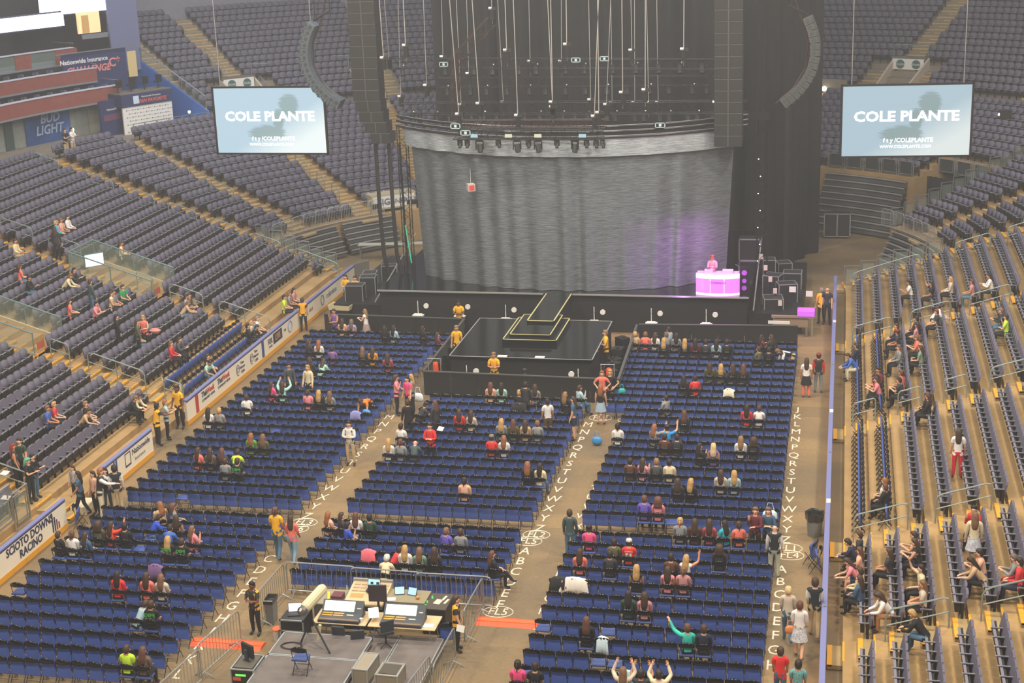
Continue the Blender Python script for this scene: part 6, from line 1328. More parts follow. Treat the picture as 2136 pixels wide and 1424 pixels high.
# portals of the upper tier with double oval signs
def upvom(side, s0, s1, label):
    e = empty('upper_portal', (0, 0, 0), 0, label, 'portal', 'portals of the upper tier'); r0, r1 = rk2(0)-.4, rk2(4); (xa, ya), (xb, yb) = bowl_pt(side, s0, r1), bowl_pt(side, s1, r1); (xc_, yc_), (xd, yd) = bowl_pt(side, s0, r0), bowl_pt(side, s1, r0)
    def wall(p, q, z0, za, zb): 
        n = Vector((q[1]-p[1], -(q[0]-p[0]), 0)).normalized()*.14
        V = [(p[0], p[1], z0), (q[0], q[1], z0), (q[0], q[1], zb), (p[0], p[1], za)]; V += [(v[0]+n.x, v[1]+n.y, v[2]) for v in V]
        return V, [(0,1,2,3), (7,6,5,4), (3,2,6,7), (0,3,7,4), (1,5,6,2)]
    m = MB(); m.add(*wall((xc_, yc_), (xa, ya), zc, zk2(0)+.3, zk2(4)+.5)); m.add(*wall((xd, yd), (xb, yb), zc, zk2(0)+.3, zk2(4)+.5)); m.build('side_wall', mat('portal_cream', '#cbbba6', .8), e)
    MB().add(*wall((xa, ya), (xb, yb), zc, zk2(4)+.3, zk2(4)+.3)).build('opening', mat('dark_opening', '#3c3836', .9), e)
    p, q = (Vector((xa, ya, 0)), Vector((xb, yb, 0))) if xa < xb else (Vector((xb, yb, 0)), Vector((xa, ya, 0))); d = q-p; ang = math.atan2(d.y, d.x); L = d.length
    sg = empty('sign_board', (p.x, p.y, zk2(4)-.25), ang); sg.parent = e
    MB().box(.1, L-.1, -.5, -.42, 0, .72).build('panel', M_white, sg); MB().box(.0, L, -.5, -.1, .72, .85).build('header', M_grey, sg)
    for t in (.28, .74):
        MB().tube([(L*t, -.505, .36), (L*t, -.53, .36)], .3, 16).build('oval', mat('oval_green', '#3d6a60', .5), sg).scale = (1, 1, 1)
        text('Scotts', 'lettering', .24, M_white, sg, (L*t, -.54, .36), (PI/2, 0, 0), .004, shear=.2)
    for (x, y), k_ in (((xa, ya), 1), ((xb, yb), 1)): MB().tube([(x, y, zk2(4)+.5), (x, y, zk2(4)+1.3), (x+(1.2 if (x, y) == (xb, yb) else -1.2)*(1 if side < 0 else -1), y, zk2(4)+1.3)], .03).build('rail', M_rail, e)
upvom(-1, 42.1, 46.4, 'upper left stair portal with two green oval signs'); upvom(1, 68.6, 64.4, 'upper right stair portal with two green oval signs'); upvom(-1, 58.9, 61.9, 'upper stair portal behind the left speaker column')
e = empty('lit_recess', (0, 0, 0), 0, 'small lit recess with a round lamp between speaker array and right screen', 'recess')
ring_wall(1, 72.2, 76.5, 28.9, zc, 7.6, 'back_wall', mat('recess_beige', '#8e8674', .8), e, .05); ring_wall(1, 72.2, 76.5, 28.55, zc-.35, zc+.05, 'ledge', M_cream, e, .3)
x, y = bowl_pt(1, 75.1, 28.6); MB().ellipsoid((x, y, 7.0), (.17, .17, .17), 10, 8).build('lamp_globe', mat('lamp_glow', '#fff6e0', .3, emit=4), e); ring_wall(1, 74.3, 76.0, 28.7, 6.3, 6.65, 'lit_box', mat('recess_yellow', '#d9b45c', .6, emit=.5), e, .05)
# cream band at the foot of the upper tier
for side, s0 in ((-1, 37), (1, 36)): structure(ring_wall(side, s0, 95, 28.75, zc-.3, zc+.28, 'trim_upper_band', M_cream))
# dark glass and posts beside the board door on the near left
for i, (y0, y1, z0) in enumerate(((41.0, 42.4, 1.0), (42.6, 44.1, .8), (44.2, 45.2, .4))):
    e = empty('guard_frame', (-11.05, y0, z0), PI/2, 'clear framed guard panel behind the SCIOTO board, %s' % ['nearest', 'middle', 'farthest'][i], 'guard rail', 'guard panels behind the left board'); L = y1-y0
    MB().tube([(0, 0, 0), (0, 0, 1.3), (L, 0, 1.3), (L, 0, 0)], .04, 5, closed=True).build('outer_frame', M_steel, e); MB().tube([(.15, 0, .15), (.15, 0, 1.1), (L-.15, 0, 1.1), (L-.15, 0, .15)], .03, 5, closed=True).build('inner_frame', M_steel, e); MB().box(.15, L-.15, -.01, .01, .15, 1.1).build('pane', M_glassm, e)
structure(MB().box(-10.35, BX-.15, 20, 45.4, 0, .04).build('floor_bench_strip', M_grey))
# projector behind the right screen
pj = empty('projector', (24.6, 83.5, 8.6), 0, 'projector throwing a blue-white beam behind the right screen', 'projector'); MB().box(-.3, .3, -.3, .3, -.2, .2).build('body', M_blk, pj); MB().ellipsoid((-.3, -.1, 0), (.07, .07, .07)).build('lens', mat('projector_lens', '#ffffff', .3, emit=12, emitcol='#cfe8ff'), pj)
# ================================================================ people: posed bodies grown on skeletons
def R_(a): return math.radians(a)
def limb(o, l, az, el):
    """from o, length l, azimuth from +Y toward +X, elevation"""
    return Vector(o)+Vector((math.sin(R_(az))*math.cos(R_(el)), math.cos(R_(az))*math.cos(R_(el)), math.sin(R_(el))))*l
def pose_joints(pose):
    J = {}; sit = pose in SITP
    if sit:
        J['pel'] = Vector((0, -.08, .53)); lean = {'lean': 38, 'sit': 4, 'phone': 14}.get(pose, 4)
    elif pose == 'bend': J['pel'] = Vector((0, -.12, .88)); lean = 82
    elif pose == 'reach': J['pel'] = Vector((0, 0, .92)); lean = 8
    else: J['pel'] = Vector((0, 0, .93)); lean = 2
    up = Vector((0, math.sin(R_(lean)), math.cos(R_(lean)))); J['up'] = up; fw = Vector((0, math.cos(R_(lean)), -math.sin(R_(lean))))
    J['waist'] = J['pel']+up*.15; J['chest'] = J['pel']+up*.36; J['neck0'] = J['pel']+up*.50; up2 = Vector((0, math.sin(R_(lean*.75)), math.cos(R_(lean*.75))))
    J['neck'] = J['neck0']+up2*.055; J['head'] = J['neck']+up2*.11+Vector((0, .015, 0)); J['top'] = J['head']+up2*.075
    for s, n in ((-1, 'L'), (1, 'R')):
        J['sh'+n] = J['neck0']+Vector((s*.17, 0, 0))-up*.035; J['hip'+n] = J['pel']+Vector((s*.095, .0, -.03))
        if sit:
            J['kn'+n] = Vector((s*.12, .34, .50)); J['an'+n] = Vector((s*.12, .33, .09)); J['to'+n] = Vector((s*.13, .48, .035))
            if pose == 'cross' and s < 0: J['kn'+n] = Vector((.06, .34, .62)); J['an'+n] = Vector((.28, .50, .33)); J['to'+n] = Vector((.36, .60, .30))
        elif pose == 'walk':
            J['kn'+n] = J['hip'+n]+Vector((0, .16 if s < 0 else -.04, -.41)); J['an'+n] = J['kn'+n]+Vector((0, -.02 if s < 0 else -.22, -.39)); J['an'+n].z = .09 if s < 0 else .14; J['to'+n] = J['an'+n]+Vector((s*.02, .14, -.055))
        else:
            J['kn'+n] = Vector((s*.11, .02, .50)); J['an'+n] = Vector((s*.12, -.02, .09)); J['to'+n] = Vector((s*.14, .13, .035))
        sh = J['sh'+n]
        if pose in ('sit', 'cross', 'lean'): el_ = limb(sh, .27, s*14, -78 if pose != 'lean' else -60); wr = limb(el_, .24, -s*22, -12)
        elif pose == 'phone': el_ = limb(sh, .27, s*12, -62); wr = limb(el_, .23, -s*28, 22)
        elif pose == 'up': el_ = limb(sh, .27, s*30, 25); wr = limb(el_, .24, -s*45, 62)
        elif pose == 'up1': el_ = limb(sh, .27, 40, 18) if s > 0 else limb(sh, .27, s*14, -75); wr = limb(el_, .24, 8, 72) if s > 0 else limb(el_, .24, -s*22, -12)
        elif pose == 'point': el_ = limb(sh, .27, -50, 22) if s < 0 else limb(sh, .27, s*14, -75); wr = limb(el_, .25, -38, 52) if s < 0 else limb(el_, .24, -s*22, -12)
        elif pose == 'side': el_ = limb(sh, .27, 20, -25) if s > 0 else limb(sh, .27, s*14, -75); wr = limb(el_, .25, 14, -6) if s > 0 else limb(el_, .24, -s*22, -12)
        elif pose == 'fold': el_ = limb(sh, .27, s*35, -68); wr = limb(el_, .22, -s*68, 4)
        elif pose == 'hand': el_ = limb(sh, .27, s*20, -68); wr = limb(el_, .24, -s*22, 70) if s > 0 else limb(el_, .22, -s*60, 2)
        elif pose == 'hip': el_ = limb(sh, .27, s*100, -48); wr = limb(el_, .23, -s*55, -38)
        elif pose == 'reach': el_ = limb(sh, .27, s*8, -32); wr = limb(el_, .25, -s*6, -4)
        elif pose == 'bend': el_ = limb(sh, .27, s*20, -75); wr = limb(el_, .24, -s*8, -70)
        elif pose == 'walk': el_ = limb(sh, .27, s*25, -80); wr = limb(el_, .24, -s*5, -48)
        else: el_ = limb(sh, .27, s*60, -80); wr = limb(el_, .25, s*10, -70)
        J['el'+n] = el_; J['wr'+n] = wr; d = (wr-el_).normalized(); J['pa'+n] = wr+d*.055
    return J
SITP = ('sit', 'lean', 'phone_sit', 'up', 'up1', 'point', 'side', 'cross', 'psit', 'hsit')
def make_body(pose):
    base = {'psit': 'phone', 'hsit': 'hand', 'fsit': 'fold'}.get(pose, pose)
    global SITP
    sv = SITP
    if pose in ('psit', 'hsit', 'fsit'): SITP = sv+(base,)
    J = pose_joints(base); SITP = sv
    bm = bmesh.new(); sk = bm.verts.layers.skin.verify(); vv = {}; seg = []
    def V(n, p, rx, ry=None):
        v = bm.verts.new(p); v[sk].radius = (rx, ry or rx); vv[n] = v; return v
    V('pel', J['pel'], .145, .115)[sk].use_root = True
    V('waist', J['waist'], .125, .095); V('chest', J['chest'], .155, .105); V('neck0', J['neck0'], .085, .07); V('neck', J['neck'], .05); V('head', J['head'], .088, .098); V('top', J['top'], .07, .075)
    E_ = [('pel', 'waist', 'T'), ('waist', 'chest', 'T'), ('chest', 'neck0', 'T'), ('neck0', 'neck', 'N'), ('neck', 'head', 'H'), ('head', 'top', 'H')]
    for s, n in ((-1, 'L'), (1, 'R')):
        V('sh'+n, J['sh'+n], .062); V('el'+n, J['el'+n], .043); V('wr'+n, J['wr'+n], .028, .024); V('pa'+n, J['pa'+n], .036, .02)
        V('hip'+n, J['hip'+n], .095); V('kn'+n, J['kn'+n], .062); V('an'+n, J['an'+n], .04); V('to'+n, J['to'+n], .038, .03)
        E_ += [('neck0', 'sh'+n, 'T'), ('sh'+n, 'el'+n, 'U'), ('el'+n, 'wr'+n, 'F'), ('wr'+n, 'pa'+n, 'S'), ('pel', 'hip'+n, 'P'), ('hip'+n, 'kn'+n, 'P'), ('kn'+n, 'an'+n, 'C'), ('an'+n, 'to'+n, 'O')]
        d = (J['pa'+n]-J['wr'+n]).normalized(); side = d.cross(Vector((0, 0, 1)) if abs(d.z) < .8 else Vector((0, 1, 0))).normalized(); nrm = side.cross(d)
        for f_, (o_, L_) in enumerate(((-.028, .062), (-.010, .075), (.009, .07), (.027, .055))):
            a = J['pa'+n]+side*o_+d*.028; V('f%d%s' % (f_, n), a, .0105); b = a+d*L_*.6-nrm*.008; V('g%d%s' % (f_, n), b, .009); c = b+d*L_*.35-nrm*.022; V('h%d%s' % (f_, n), c, .008)
            E_ += [('pa'+n, 'f%d%s' % (f_, n), 'S'), ('f%d%s' % (f_, n), 'g%d%s' % (f_, n), 'S'), ('g%d%s' % (f_, n), 'h%d%s' % (f_, n), 'S')]
        a = J['wr'+n]+d*.02+side*.038*s; V('t0'+n, a, .012); b = a+d*.04+side*.018*s; V('t1'+n, b, .010); E_ += [('wr'+n, 't0'+n, 'S'), ('t0'+n, 't1'+n, 'S')]
    for a, b, t in E_: bm.edges.new((vv[a], vv[b])); seg.append((J.get(a) if a in J else vv[a].co.copy(), J.get(b) if b in J else vv[b].co.copy(), t))
    seg = [(vv[a].co.copy(), vv[b].co.copy(), t) for a, b, t in E_]
    me = bpy.data.meshes.new('sk'); bm.to_mesh(me); bm.free(); o = bpy.data.objects.new('sk', me); COL.objects.link(o)
    m = o.modifiers.new('s', 'SKIN'); m.use_smooth_shade = True; o.modifiers.new('u', 'SUBSURF').levels = 1
    dg = bpy.context.evaluated_depsgraph_get(); me2 = bpy.data.meshes.new_from_object(o.evaluated_get(dg)); bpy.data.objects.remove(o)
    # classify faces
    co = np.array([v.co[:] for v in me2.vertices]); no = np.array([v.normal[:] for v in me2.vertices]); Fc = [tuple(p.vertices) for p in me2.polygons]
    A = np.array([s[0][:] for s in seg]); B = np.array([s[1][:] for s in seg]); D = B-A; L2 = (D**2).sum(1)+1e-9
    C = np.array([co[list(f)].mean(0) for f in Fc]); t = np.clip(((C[:,None]-A)*D).sum(2)/L2, 0, 1); dist = np.linalg.norm(C[:,None]-(A+t[...,None]*D), axis=2)
    kind = [seg[i][2] for i in dist.argmin(1)]; tt = t[np.arange(len(C)), dist.argmin(1)]
    return J, co, no, Fc, kind, tt
def sub(co, no, Fc, idx, off, name, mats, push=None):
    used = sorted({v for i in idx for v in Fc[i]}); mp = {v: i for i, v in enumerate(used)}
    V = [tuple(co[v]+no[v]*off) for v in used]; me = bpy.data.meshes.new(name); me.from_pydata(V, [], [tuple(mp[v] for v in Fc[i]) for i in idx])
    for m in mats: me.materials.append(m)
    me.polygons.foreach_set('use_smooth', [True]*len(idx)); me.update(); return me
M_eye = mat('eye_dark', '#2a211c', .3); M_lip = mat('lip', '#a35a52', .5)
SKINS = [mat('skin_light', '#e0ad8d', .55), mat('skin_tan', '#c98f6b', .55), mat('skin_dark', '#7a4f38', .55)]
TEMPL = {}
def template(pose):
    if pose in TEMPL: return TEMPL[pose]
    J, co, no, Fc, kind, tt = make_body(pose); T = {'J': J}
    # body mesh with face features
    f = MB(); f.v = [tuple(v) for v in co]; f.f = list(Fc); f.m = [0]*len(Fc); h = J['head']; u2 = (J['top']-J['head']).normalized(); fw = Vector((0, u2.z, -u2.y))
    f.ellipsoid(h+fw*.098-u2*.0, (.013, .02, .022), 6, 4, 0)
    for s in (-1, 1): f.ellipsoid(h+fw*.082+u2*.022+Vector((s*.032, 0, 0)), (.013, .008, .009), 6, 4, 1); f.ellipsoid(h+Vector((s*.089, 0, 0)), (.014, .024, .032), 6, 4, 0)
    f.ellipsoid(h+fw*.087-u2*.042, (.024, .008, .008), 6, 4, 2)
    T['body'] = f.mesh('body', [SKINS[0], M_eye, M_lip], True)
    T['shirt'] = {}
    for sl in (0, 1, 2):
        ok = lambda k, t: k in ('T',) or (k == 'U' and (sl == 2 or (sl == 1 and t < .62) or (sl == 0 and t < .0))) or (k == 'F' and sl == 2) or (k == 'P' and t < .10 and True)
        T['shirt'][sl] = sub(co, no, Fc, [i for i in range(len(Fc)) if ok(kind[i], tt[i])], .013, 'shirt', [SKINS[0]])
    T['trousers'] = sub(co, no, Fc, [i for i in range(len(Fc)) if kind[i] in ('P', 'C')], .010, 'trousers', [SKINS[0]])
    T['shorts'] = sub(co, no, Fc, [i for i in range(len(Fc)) if kind[i] == 'P' and tt[i] < .75], .014, 'shorts', [SKINS[0]])
    T['shoes'] = sub(co, no, Fc, [i for i in range(len(Fc)) if kind[i] == 'O'], .008, 'shoes', [SKINS[0]])
    r = []
    for z, rx, ry in ((.05, .16, .13), (-.12, .19, .17), (-.34, .24, .21)): r.append([J['pel']+Vector((rx*math.cos(a*PI/8), ry*math.sin(a*PI/8), z)) for a in range(16)])
    T['skirt'] = MB().loft(r, cap=False).mesh('skirt', [SKINS[0]], True)
    TEMPL[pose] = T; return T
def hair_mesh(style):
    """head-local: origin head centre, faces +Y"""
    m = MB(); N = 14
    def ring(z, rx, ry, y0, flat=0): return [Vector((rx*math.cos(2*PI*i/N), y0+ry*math.sin(2*PI*i/N)*(1-flat if math.sin(2*PI*i/N) > 0 else 1), z)) for i in range(N)]
    if style in ('L', 'G'):
        k = 1.2 if style == 'G' else .90
        rs = [ring(.152, .02, .02, -.01), ring(.145, .065*k, .07*k, -.01), ring(.11, .095*k, .10*k, -.015, .05), ring(.06, .108*k, .108*k, -.025, .25), ring(0, .115*k, .10*k, -.045, .5), ring(-.07, .118*k, .085*k, -.065, .55), ring(-.14, .118*k, .06, -.09, .4), ring(-.22, .118*k, .045, -.105, .2)]
        if style == 'L': rs += [ring(-.30, .09, .035, -.112), ring(-.36, .055, .02, -.11)]
        m.loft(rs)
    elif style in ('S', 'P'):
        m.loft([ring(.15, .02, .02, -.01), ring(.14, .06, .065, -.01), ring(.105, .088, .098, -.012, .05), ring(.05, .098, .102, -.022, .35), ring(0, .10, .092, -.035, .65), ring(-.05, .085, .07, -.05, .8), ring(-.085, .055, .04, -.055, .8)])
        if style == 'P': m.ellipsoid((0, -.115, .10), (.045, .045, .045)); m.tube([(0, -.12, .10), (0, -.165, .02), (0, -.14, -.14)], .034, 7, r2=.012)
    elif style == 'C':
        m.loft([ring(.155, .03, .03, -.01), ring(.145, .075, .08, -.01), ring(.10, .10, .108, -.008), ring(.055, .104, .112, -.008)]); m.loft([ring(.05, .104, .11, -.012), ring(.05, .1, .1, -.012), ring(0, .098, .08, -.035, .6), ring(-.05, .08, .06, -.05, .8)], 1)
        m.add([(-.07, .09, .06), (.07, .09, .06), (.055, .17, .05), (-.055, .17, .05), (-.07, .09, .072), (.07, .09, .072), (.055, .17, .062), (-.055, .17, .062)], [(3,2,1,0),(4,5,6,7),(0,1,5,4),(1,2,6,5),(2,3,7,6),(3,0,4,7)], 0)
    return m
HAIRM = {}
HC = dict(brown='#45301f', dark='#2b1d18', black='#161212', blond='#c39a5f', palblond='#dcc18c', darkblond='#94714a', ginger='#9a5f38', auburn='#644030', lightbrown='#7d5a3f', greybrown='#6f6155', grey='#8b857d', white='#d6d2c8', red='#8c2f28', navy='#20283a', camo='#7d7a6a', skin='#c99a80', greenhair='#5fae8c')
TC = dict(purple='#7d5a9c', white='#ece8e2', peach='#e9b596', black='#1a191b', lilac='#b79fc0', paleblue='#a9c4cc', maroon='#6e2733', charcoal='#333338', mustard='#d8952f', redplaid='#a84a52', mint='#a8d8c8', greysuit='#4a4f52', cream='#e6d6ae', hotpink='#ee4f86', pink='#ee8c96', grey='#8e9092', orange='#f08128', coralred='#d8373c', red='#e8322e', slate='#3f5252', beige='#cdbfaa', olive='#5c5c3c', tan='#c9a880', yellow='#f2b51c', pattern='#8d8a86', denim='#3f5c78', coral='#f27a66', brightblue='#1f9be0', brown='#5c3a2a', violet='#6a5ac0', teal='#2aa8b8', dustypink='#c98a8c', darkgreen='#2c4a38', turquoise='#34c4b0', navy='#22263c', tealplaid='#6fa5a5', greypattern='#a8a8a8', blue='#3f68b8', royalblue='#2c4fc4', orangered='#e8492a', demi='#18191a', neon='#c8f03c', greybrown='#6a5a50', greenprint='#5c9a48', stewardvest='#f2b51c', yellowtrim='#e8a81e', sage='#7d9880', rust='#b0683a', pinkplaid='#d8929a', green='#2f9c58', jersey='#e03430', redjacket='#2a2324', ushervest='#1c2428')
BC = dict(black='#1b1a1d', jeans='#4f7088', lightjeans='#7fa0b4', khaki='#c4ab82', cream='#ddd0b0', paleslacks='#aeb3a0', slate='#3f4e58', greyjeans='#7d878c', navy='#232a44', redpants='#d8282e', tan='#a8784c', blue='#2f48a0', coralred='#b8282e', pattern='#a08a88', floral='#5a4a30', denimskirt='#9cb4c4', blackskirt='#1b1a1d', checkskirt='#c4c6cc')
def cmat(pfx, d, n):
    hx = d[n]
    return mat(pfx+'_'+n, hx, .8, var=(.5 if n in ('pattern', 'redplaid', 'greenprint', 'greypattern', 'tealplaid', 'pinkplaid', 'floral', 'checkskirt') else .08), vscale=(26 if n in ('pattern', 'redplaid', 'greenprint', 'greypattern', 'tealplaid', 'pinkplaid', 'floral', 'checkskirt') else 4))
CNM = dict(greysuit='dark grey jacket', ushervest='black vest over white shirt', stewardvest='yellow vest over black', yellowtrim='yellow and black vest', demi='black T-shirt with green letters', neon='neon yellow top', redplaid='red plaid shirt', tealplaid='teal plaid shirt', pinkplaid='pink plaid shirt', pattern='patterned top', greenprint='green print top', greypattern='patterned grey jumper', jersey='red jersey number 54', redjacket='black and red jacket', dustypink='dusty pink top', coralred='red top', orangered='orange-red top', paleblue='pale blue top', royalblue='royal blue top', brightblue='bright blue T-shirt', greybrown='grey-brown top', darkgreen='dark green top', hotpink='hot pink top', orange='orange T-shirt', yellow='yellow staff shirt')
HNM = dict(L='long', G='big curly', S='short', P='tied-up', C='cap', B='bald')
HCN = dict(palblond='pale blond', darkblond='dark blond', lightbrown='light brown', greybrown='grey-brown', greenhair='green')
used_labels = {}
def make_person(rec, idx):
    x, y, z, hd, pose, hs, hc, sl, top, bot, where, ex = rec
    if where in ('S', 's'):
        side, s, k = x, y, z; r = rk(k)+(TR-.16-.27 if where == 'S' else .32); x, y = bowl_pt(side, s, r); z = zk(k)
        if s > 0 and hd: hd = hd+ (s if side > 0 else -s)
    sitting = where not in (None, 's') 
    if sitting and pose in ('phone', 'hand', 'fold'): pose = {'phone': 'psit', 'hand': 'hsit', 'fold': 'psit'}[pose]
    T = template(pose); J = T['J']; rng = random.Random(idx)
    bare = bot == 'skin'; 
    o = bpy.data.objects.new('person', T['body']); COL.objects.link(o); o.location = (x, y, z); lim = max(-50, min(50, hd)) if isinstance(where, tuple) else hd
    o.rotation_euler = (0, 0, R_(lim)); sc = rng.uniform(.97, 1.04)*(1.07 if hs == 'B' or top in ('ushervest', 'yellow') else 1); 
    if sitting: sc = rng.uniform(.99, 1.03)
    if 'girl' in ex: sc = .82
    o.scale = (sc, sc, sc)
    sm = SKINS[2] if hc == 'black' and top in ('yellow', 'stewardvest', 'yellowtrim') else SKINS[rng.choice((0, 0, 0, 1))]
    o.material_slots[0].link = 'OBJECT'; o.material_slots[0].material = sm
    def part(nm, me, m, sub_=None):
        p = bpy.data.objects.new(nm, me); COL.objects.link(p); p.parent = sub_ or o
        if m is not None: p.material_slots[0].link = 'OBJECT'; p.material_slots[0].material = m
        return p
    shirt = part('shirt', T['shirt'][sl if top not in ('ushervest',) else 2], cmat('top', TC, top if top != 'ushervest' else 'white'))
    if top in ('ushervest', 'stewardvest', 'yellowtrim', 'redjacket'):
        shirt.material_slots[0].material = cmat('top', TC, {'ushervest': 'white', 'stewardvest': 'charcoal', 'yellowtrim': 'charcoal', 'redjacket': 'red'}[top])
        v = part('vest', T['shirt'][0], cmat('top', TC, top)); v.scale = (1.06, 1.10, 1.0); v.location = (0, -.012, 0) if pose != 'bend' else (0, 0, 0)
    if bot in ('denimskirt', 'blackskirt', 'checkskirt', 'pattern', 'floral') and where in (None, 's'):
        part('skirt' if bot != 'floral' else 'shorts', T['skirt' if bot != 'floral' else 'shorts'], cmat('bot', BC, bot))
        if bot == 'blackskirt': part('leggings', T['trousers'], cmat('top', TC, 'coral'))
    elif bare: part('shorts', T['shorts'], cmat('bot', BC, 'navy'))
    else: part('trousers', T['trousers'], cmat('bot', BC, bot))
    part('shoes', T['shoes'], mat('shoe_dark', '#26211f', .5))
    if hs != 'B':
        if hs not in HAIRM: hm = hair_mesh(hs); HAIRM[hs] = hm.mesh('hair', [M_blk, M_blk], True)
        h = bpy.data.objects.new('cap' if hs == 'C' else 'hair', HAIRM[hs]); COL.objects.link(h); h.parent = o; h.location = J['head']
        lean_ = -math.atan2(J['up'].y, J['up'].z)*.75; h.rotation_euler = (lean_, 0, 0); hm_ = mat('hair_'+hc, HC[hc], .6, var=.3, vscale=9)
        for q in (0, 1): h.material_slots[q].link = 'OBJECT'; h.material_slots[q].material = hm_ if (q == 0 or hs != 'C') else mat('hair_brown', HC['brown'], .6, var=.3, vscale=9)
        if hs == 'C' and hc in ('white',): pass
    up = J['up']; bk = J['chest']-Vector((0, .13, 0))
    if top == 'demi': 
        t = text('DEMI', 'shirt_print', .14, mat('print_green', '#49b04a', .6), shirt, (0, J['chest'].y-.135, J['chest'].z+.05), (PI/2, 0, 0), .003, bold=.006); text('WORLD', 'shirt_print', .08, mat('print_grey', '#8a8f8a', .6), shirt, (0, J['chest'].y-.135, J['chest'].z-.06), (PI/2, 0, 0), .003)
    if top == 'jersey': text('54', 'jersey_number', .2, M_white, shirt, (0, J['chest'].y-.135, J['chest'].z-.06), (PI/2, 0, 0), .003, bold=.01); text('CHAPMAN', 'jersey_name', .055, M_white, shirt, (0, J['chest'].y-.135, J['chest'].z+.08), (PI/2, 0, 0), .003)
    # label
    tn = CNM.get(top, top+' top'); hn = ('%s hair' % (HNM[hs]+' '+HCN.get(hc, hc)) if hs in 'LGSP' else ('%s cap' % hc if hs == 'C' else 'bald head'))
    if isinstance(where, tuple): loc = '%s, row %s' % (BNM[where[0]], BLK[where[0]][4][where[1]]); verb = 'seated'
    elif where == 'S': loc = '%s stand, %s row up' % (names[side], ordn[k] if k < 12 else 'row %d' % (k+1)); loc = loc.replace('row 13 row up', 'thirteenth row up').replace('row 14 row up', 'high rows').replace('row 15 row up', 'high rows').replace('row 16 row up', 'high rows'); verb = 'seated'
    else: loc = ex or 'standing'; verb = 'standing' if pose != 'walk' else 'walking'
    if where in (None, 's') and ex.split(',')[0] and len(ex.split()) > 5: lb = 'person %s, %s, %s' % (verb, hn, ex) if top in ('greysuit', 'cream') else 'person in %s, %s, %s' % (tn, hn, ex)
    else: lb = 'person %s in %s, %s, %s' % (verb, tn, hn, loc)
    if lb in used_labels: lb = lb.replace('person', 'another person', 1) if lb.replace('person', 'another person', 1) not in used_labels else lb.replace('person', 'third person', 1)
    used_labels[lb] = 1
    w_ = lb.split()
    if len(w_) > 16: lb = ' '.join(w_[:16])
    tag(o, lb, 'person', 'seated audience' if sitting else 'people standing and walking')
    return o
for i, r in enumerate(PEOPLE): make_person(r, i)
# performer at the booth
o = make_person((10.45, 72.0, ZS, 180, 'psit' if False else 'phone', 'C', 'red', 2, 'dustypink', 'black', None, 'performer behind the magenta booth on the main stage'), 999)
# ================================================================ mixing pen
M_fence = mat('fence_steel', '#a7aaa8', .38, .6)
f0_ = None
def fence(x0, y0, x1, y1, label):
    L = math.hypot(x1-x0, y1-y0); e = bike_rack('crowd_fence', M_fence, L, 1.1, int(L/.155), True); e.location = (x0, y0, 0); e.rotation_euler = (0, 0, math.atan2(y1-y0, x1-x0)); tag(e, label, 'fence', 'steel fences of the mixing pen'); return e
fence(-.25, 41.5, 2.05, 41.45, 'steel fence at the pen front, left third'); fence(1.9, 41.38, 4.15, 41.33, 'steel fence at the pen front, middle third'); fence(4.0, 41.28, 6.35, 41.3, 'steel fence at the pen front, right third')
fence(-.3, 41.4, -.34, 39.15, 'steel fence at the left of the pen, far panel'); fence(-.50, 38.15, -.85, 35.9, 'steel fence at the left of the pen, middle panel'); fence(-.72, 35.75, -1.0, 33.6, 'steel fence at the left of the pen, nearest panel')
fence(6.1, 41.25, 6.05, 39.0, 'steel fence at the right of the pen, far panel'); fence(6.02, 38.0, 6.0, 35.7, 'steel fence at the right of the pen, middle panel'); fence(5.75, 36.3, 5.5, 34.0, 'steel fence at the right of the pen, nearest panel')
M_deckf = mat('riser_deck', '#6a625e', .75, var=.18, vscale=2); M_alu = mat('aluminium_edge', '#b4bab8', .4, .6); M_case = mat('case_black', '#232325', .5); M_caseg = mat('case_tan', '#958b78', .6, var=.05); M_wood = mat('table_tan', '#cdb48a', .55)
M_scr = mat('screen_white_glow', '#f0f8ff', .4, emit=1.0); M_cyan = mat('screen_cyan_glow', '#9fe0e6', .4, emit=.7); M_key = mat('amber_keys', '#dc9a2c', .5, emit=.25); M_con = mat('console_grey', '#3b4148', .45); M_conb = mat('console_brown', '#7c6248', .5)
def deck(x0, x1, y0, y1, z, label, legs=True):
    e = empty('riser_platform', ((x0+x1)/2, (y0+y1)/2, 0), 0, label, 'platform', 'grey riser platforms of the pen'); a, b = (x1-x0)/2, (y1-y0)/2
    MB().box(-a, a, -b, b, z-.02, z).build('deck', M_deckf, e); m = MB()
    for q in ((-a, a, -b, -b+.04), (-a, a, b-.04, b), (-a, -a+.04, -b, b), (a-.04, a, -b, b)): m.box(*q, z-.12, z+.006)
    m.build('edge_frame', M_alu, e)
    for sx in (-1, 1):
        for sy in (-1, 1): MB().box(sx*(a-.12)-.03, sx*(a-.12)+.03, sy*(b-.15)-.03, sy*(b-.15)+.03, 0, z-.1).build('leg', M_blk, e)
    if legs: MB().tube([(a-.08, -b+.2, .12), (a-.08, b-.2, z-.2)], .025, 5).tube([(a-.06, b-.2, .15), (a-.06, b-.9, .15)], .03, 5).build('red_brace', mat('brace_red', '#d8452c', .5), e)
    return e
deck(.95, 3.62, 36.58, 37.95, .62, 'far grey platform carrying the follow spot'); deck(.95, 3.62, 34.9, 36.56, .62, 'near grey platform with an empty folding chair')
deck(3.2, 4.25, 35.4, 38.6, .38, 'low grey platform between the high platform and the right one', False); deck(4.27, 5.55, 35.4, 38.6, .38, 'low grey platform at the right of the pen', False)
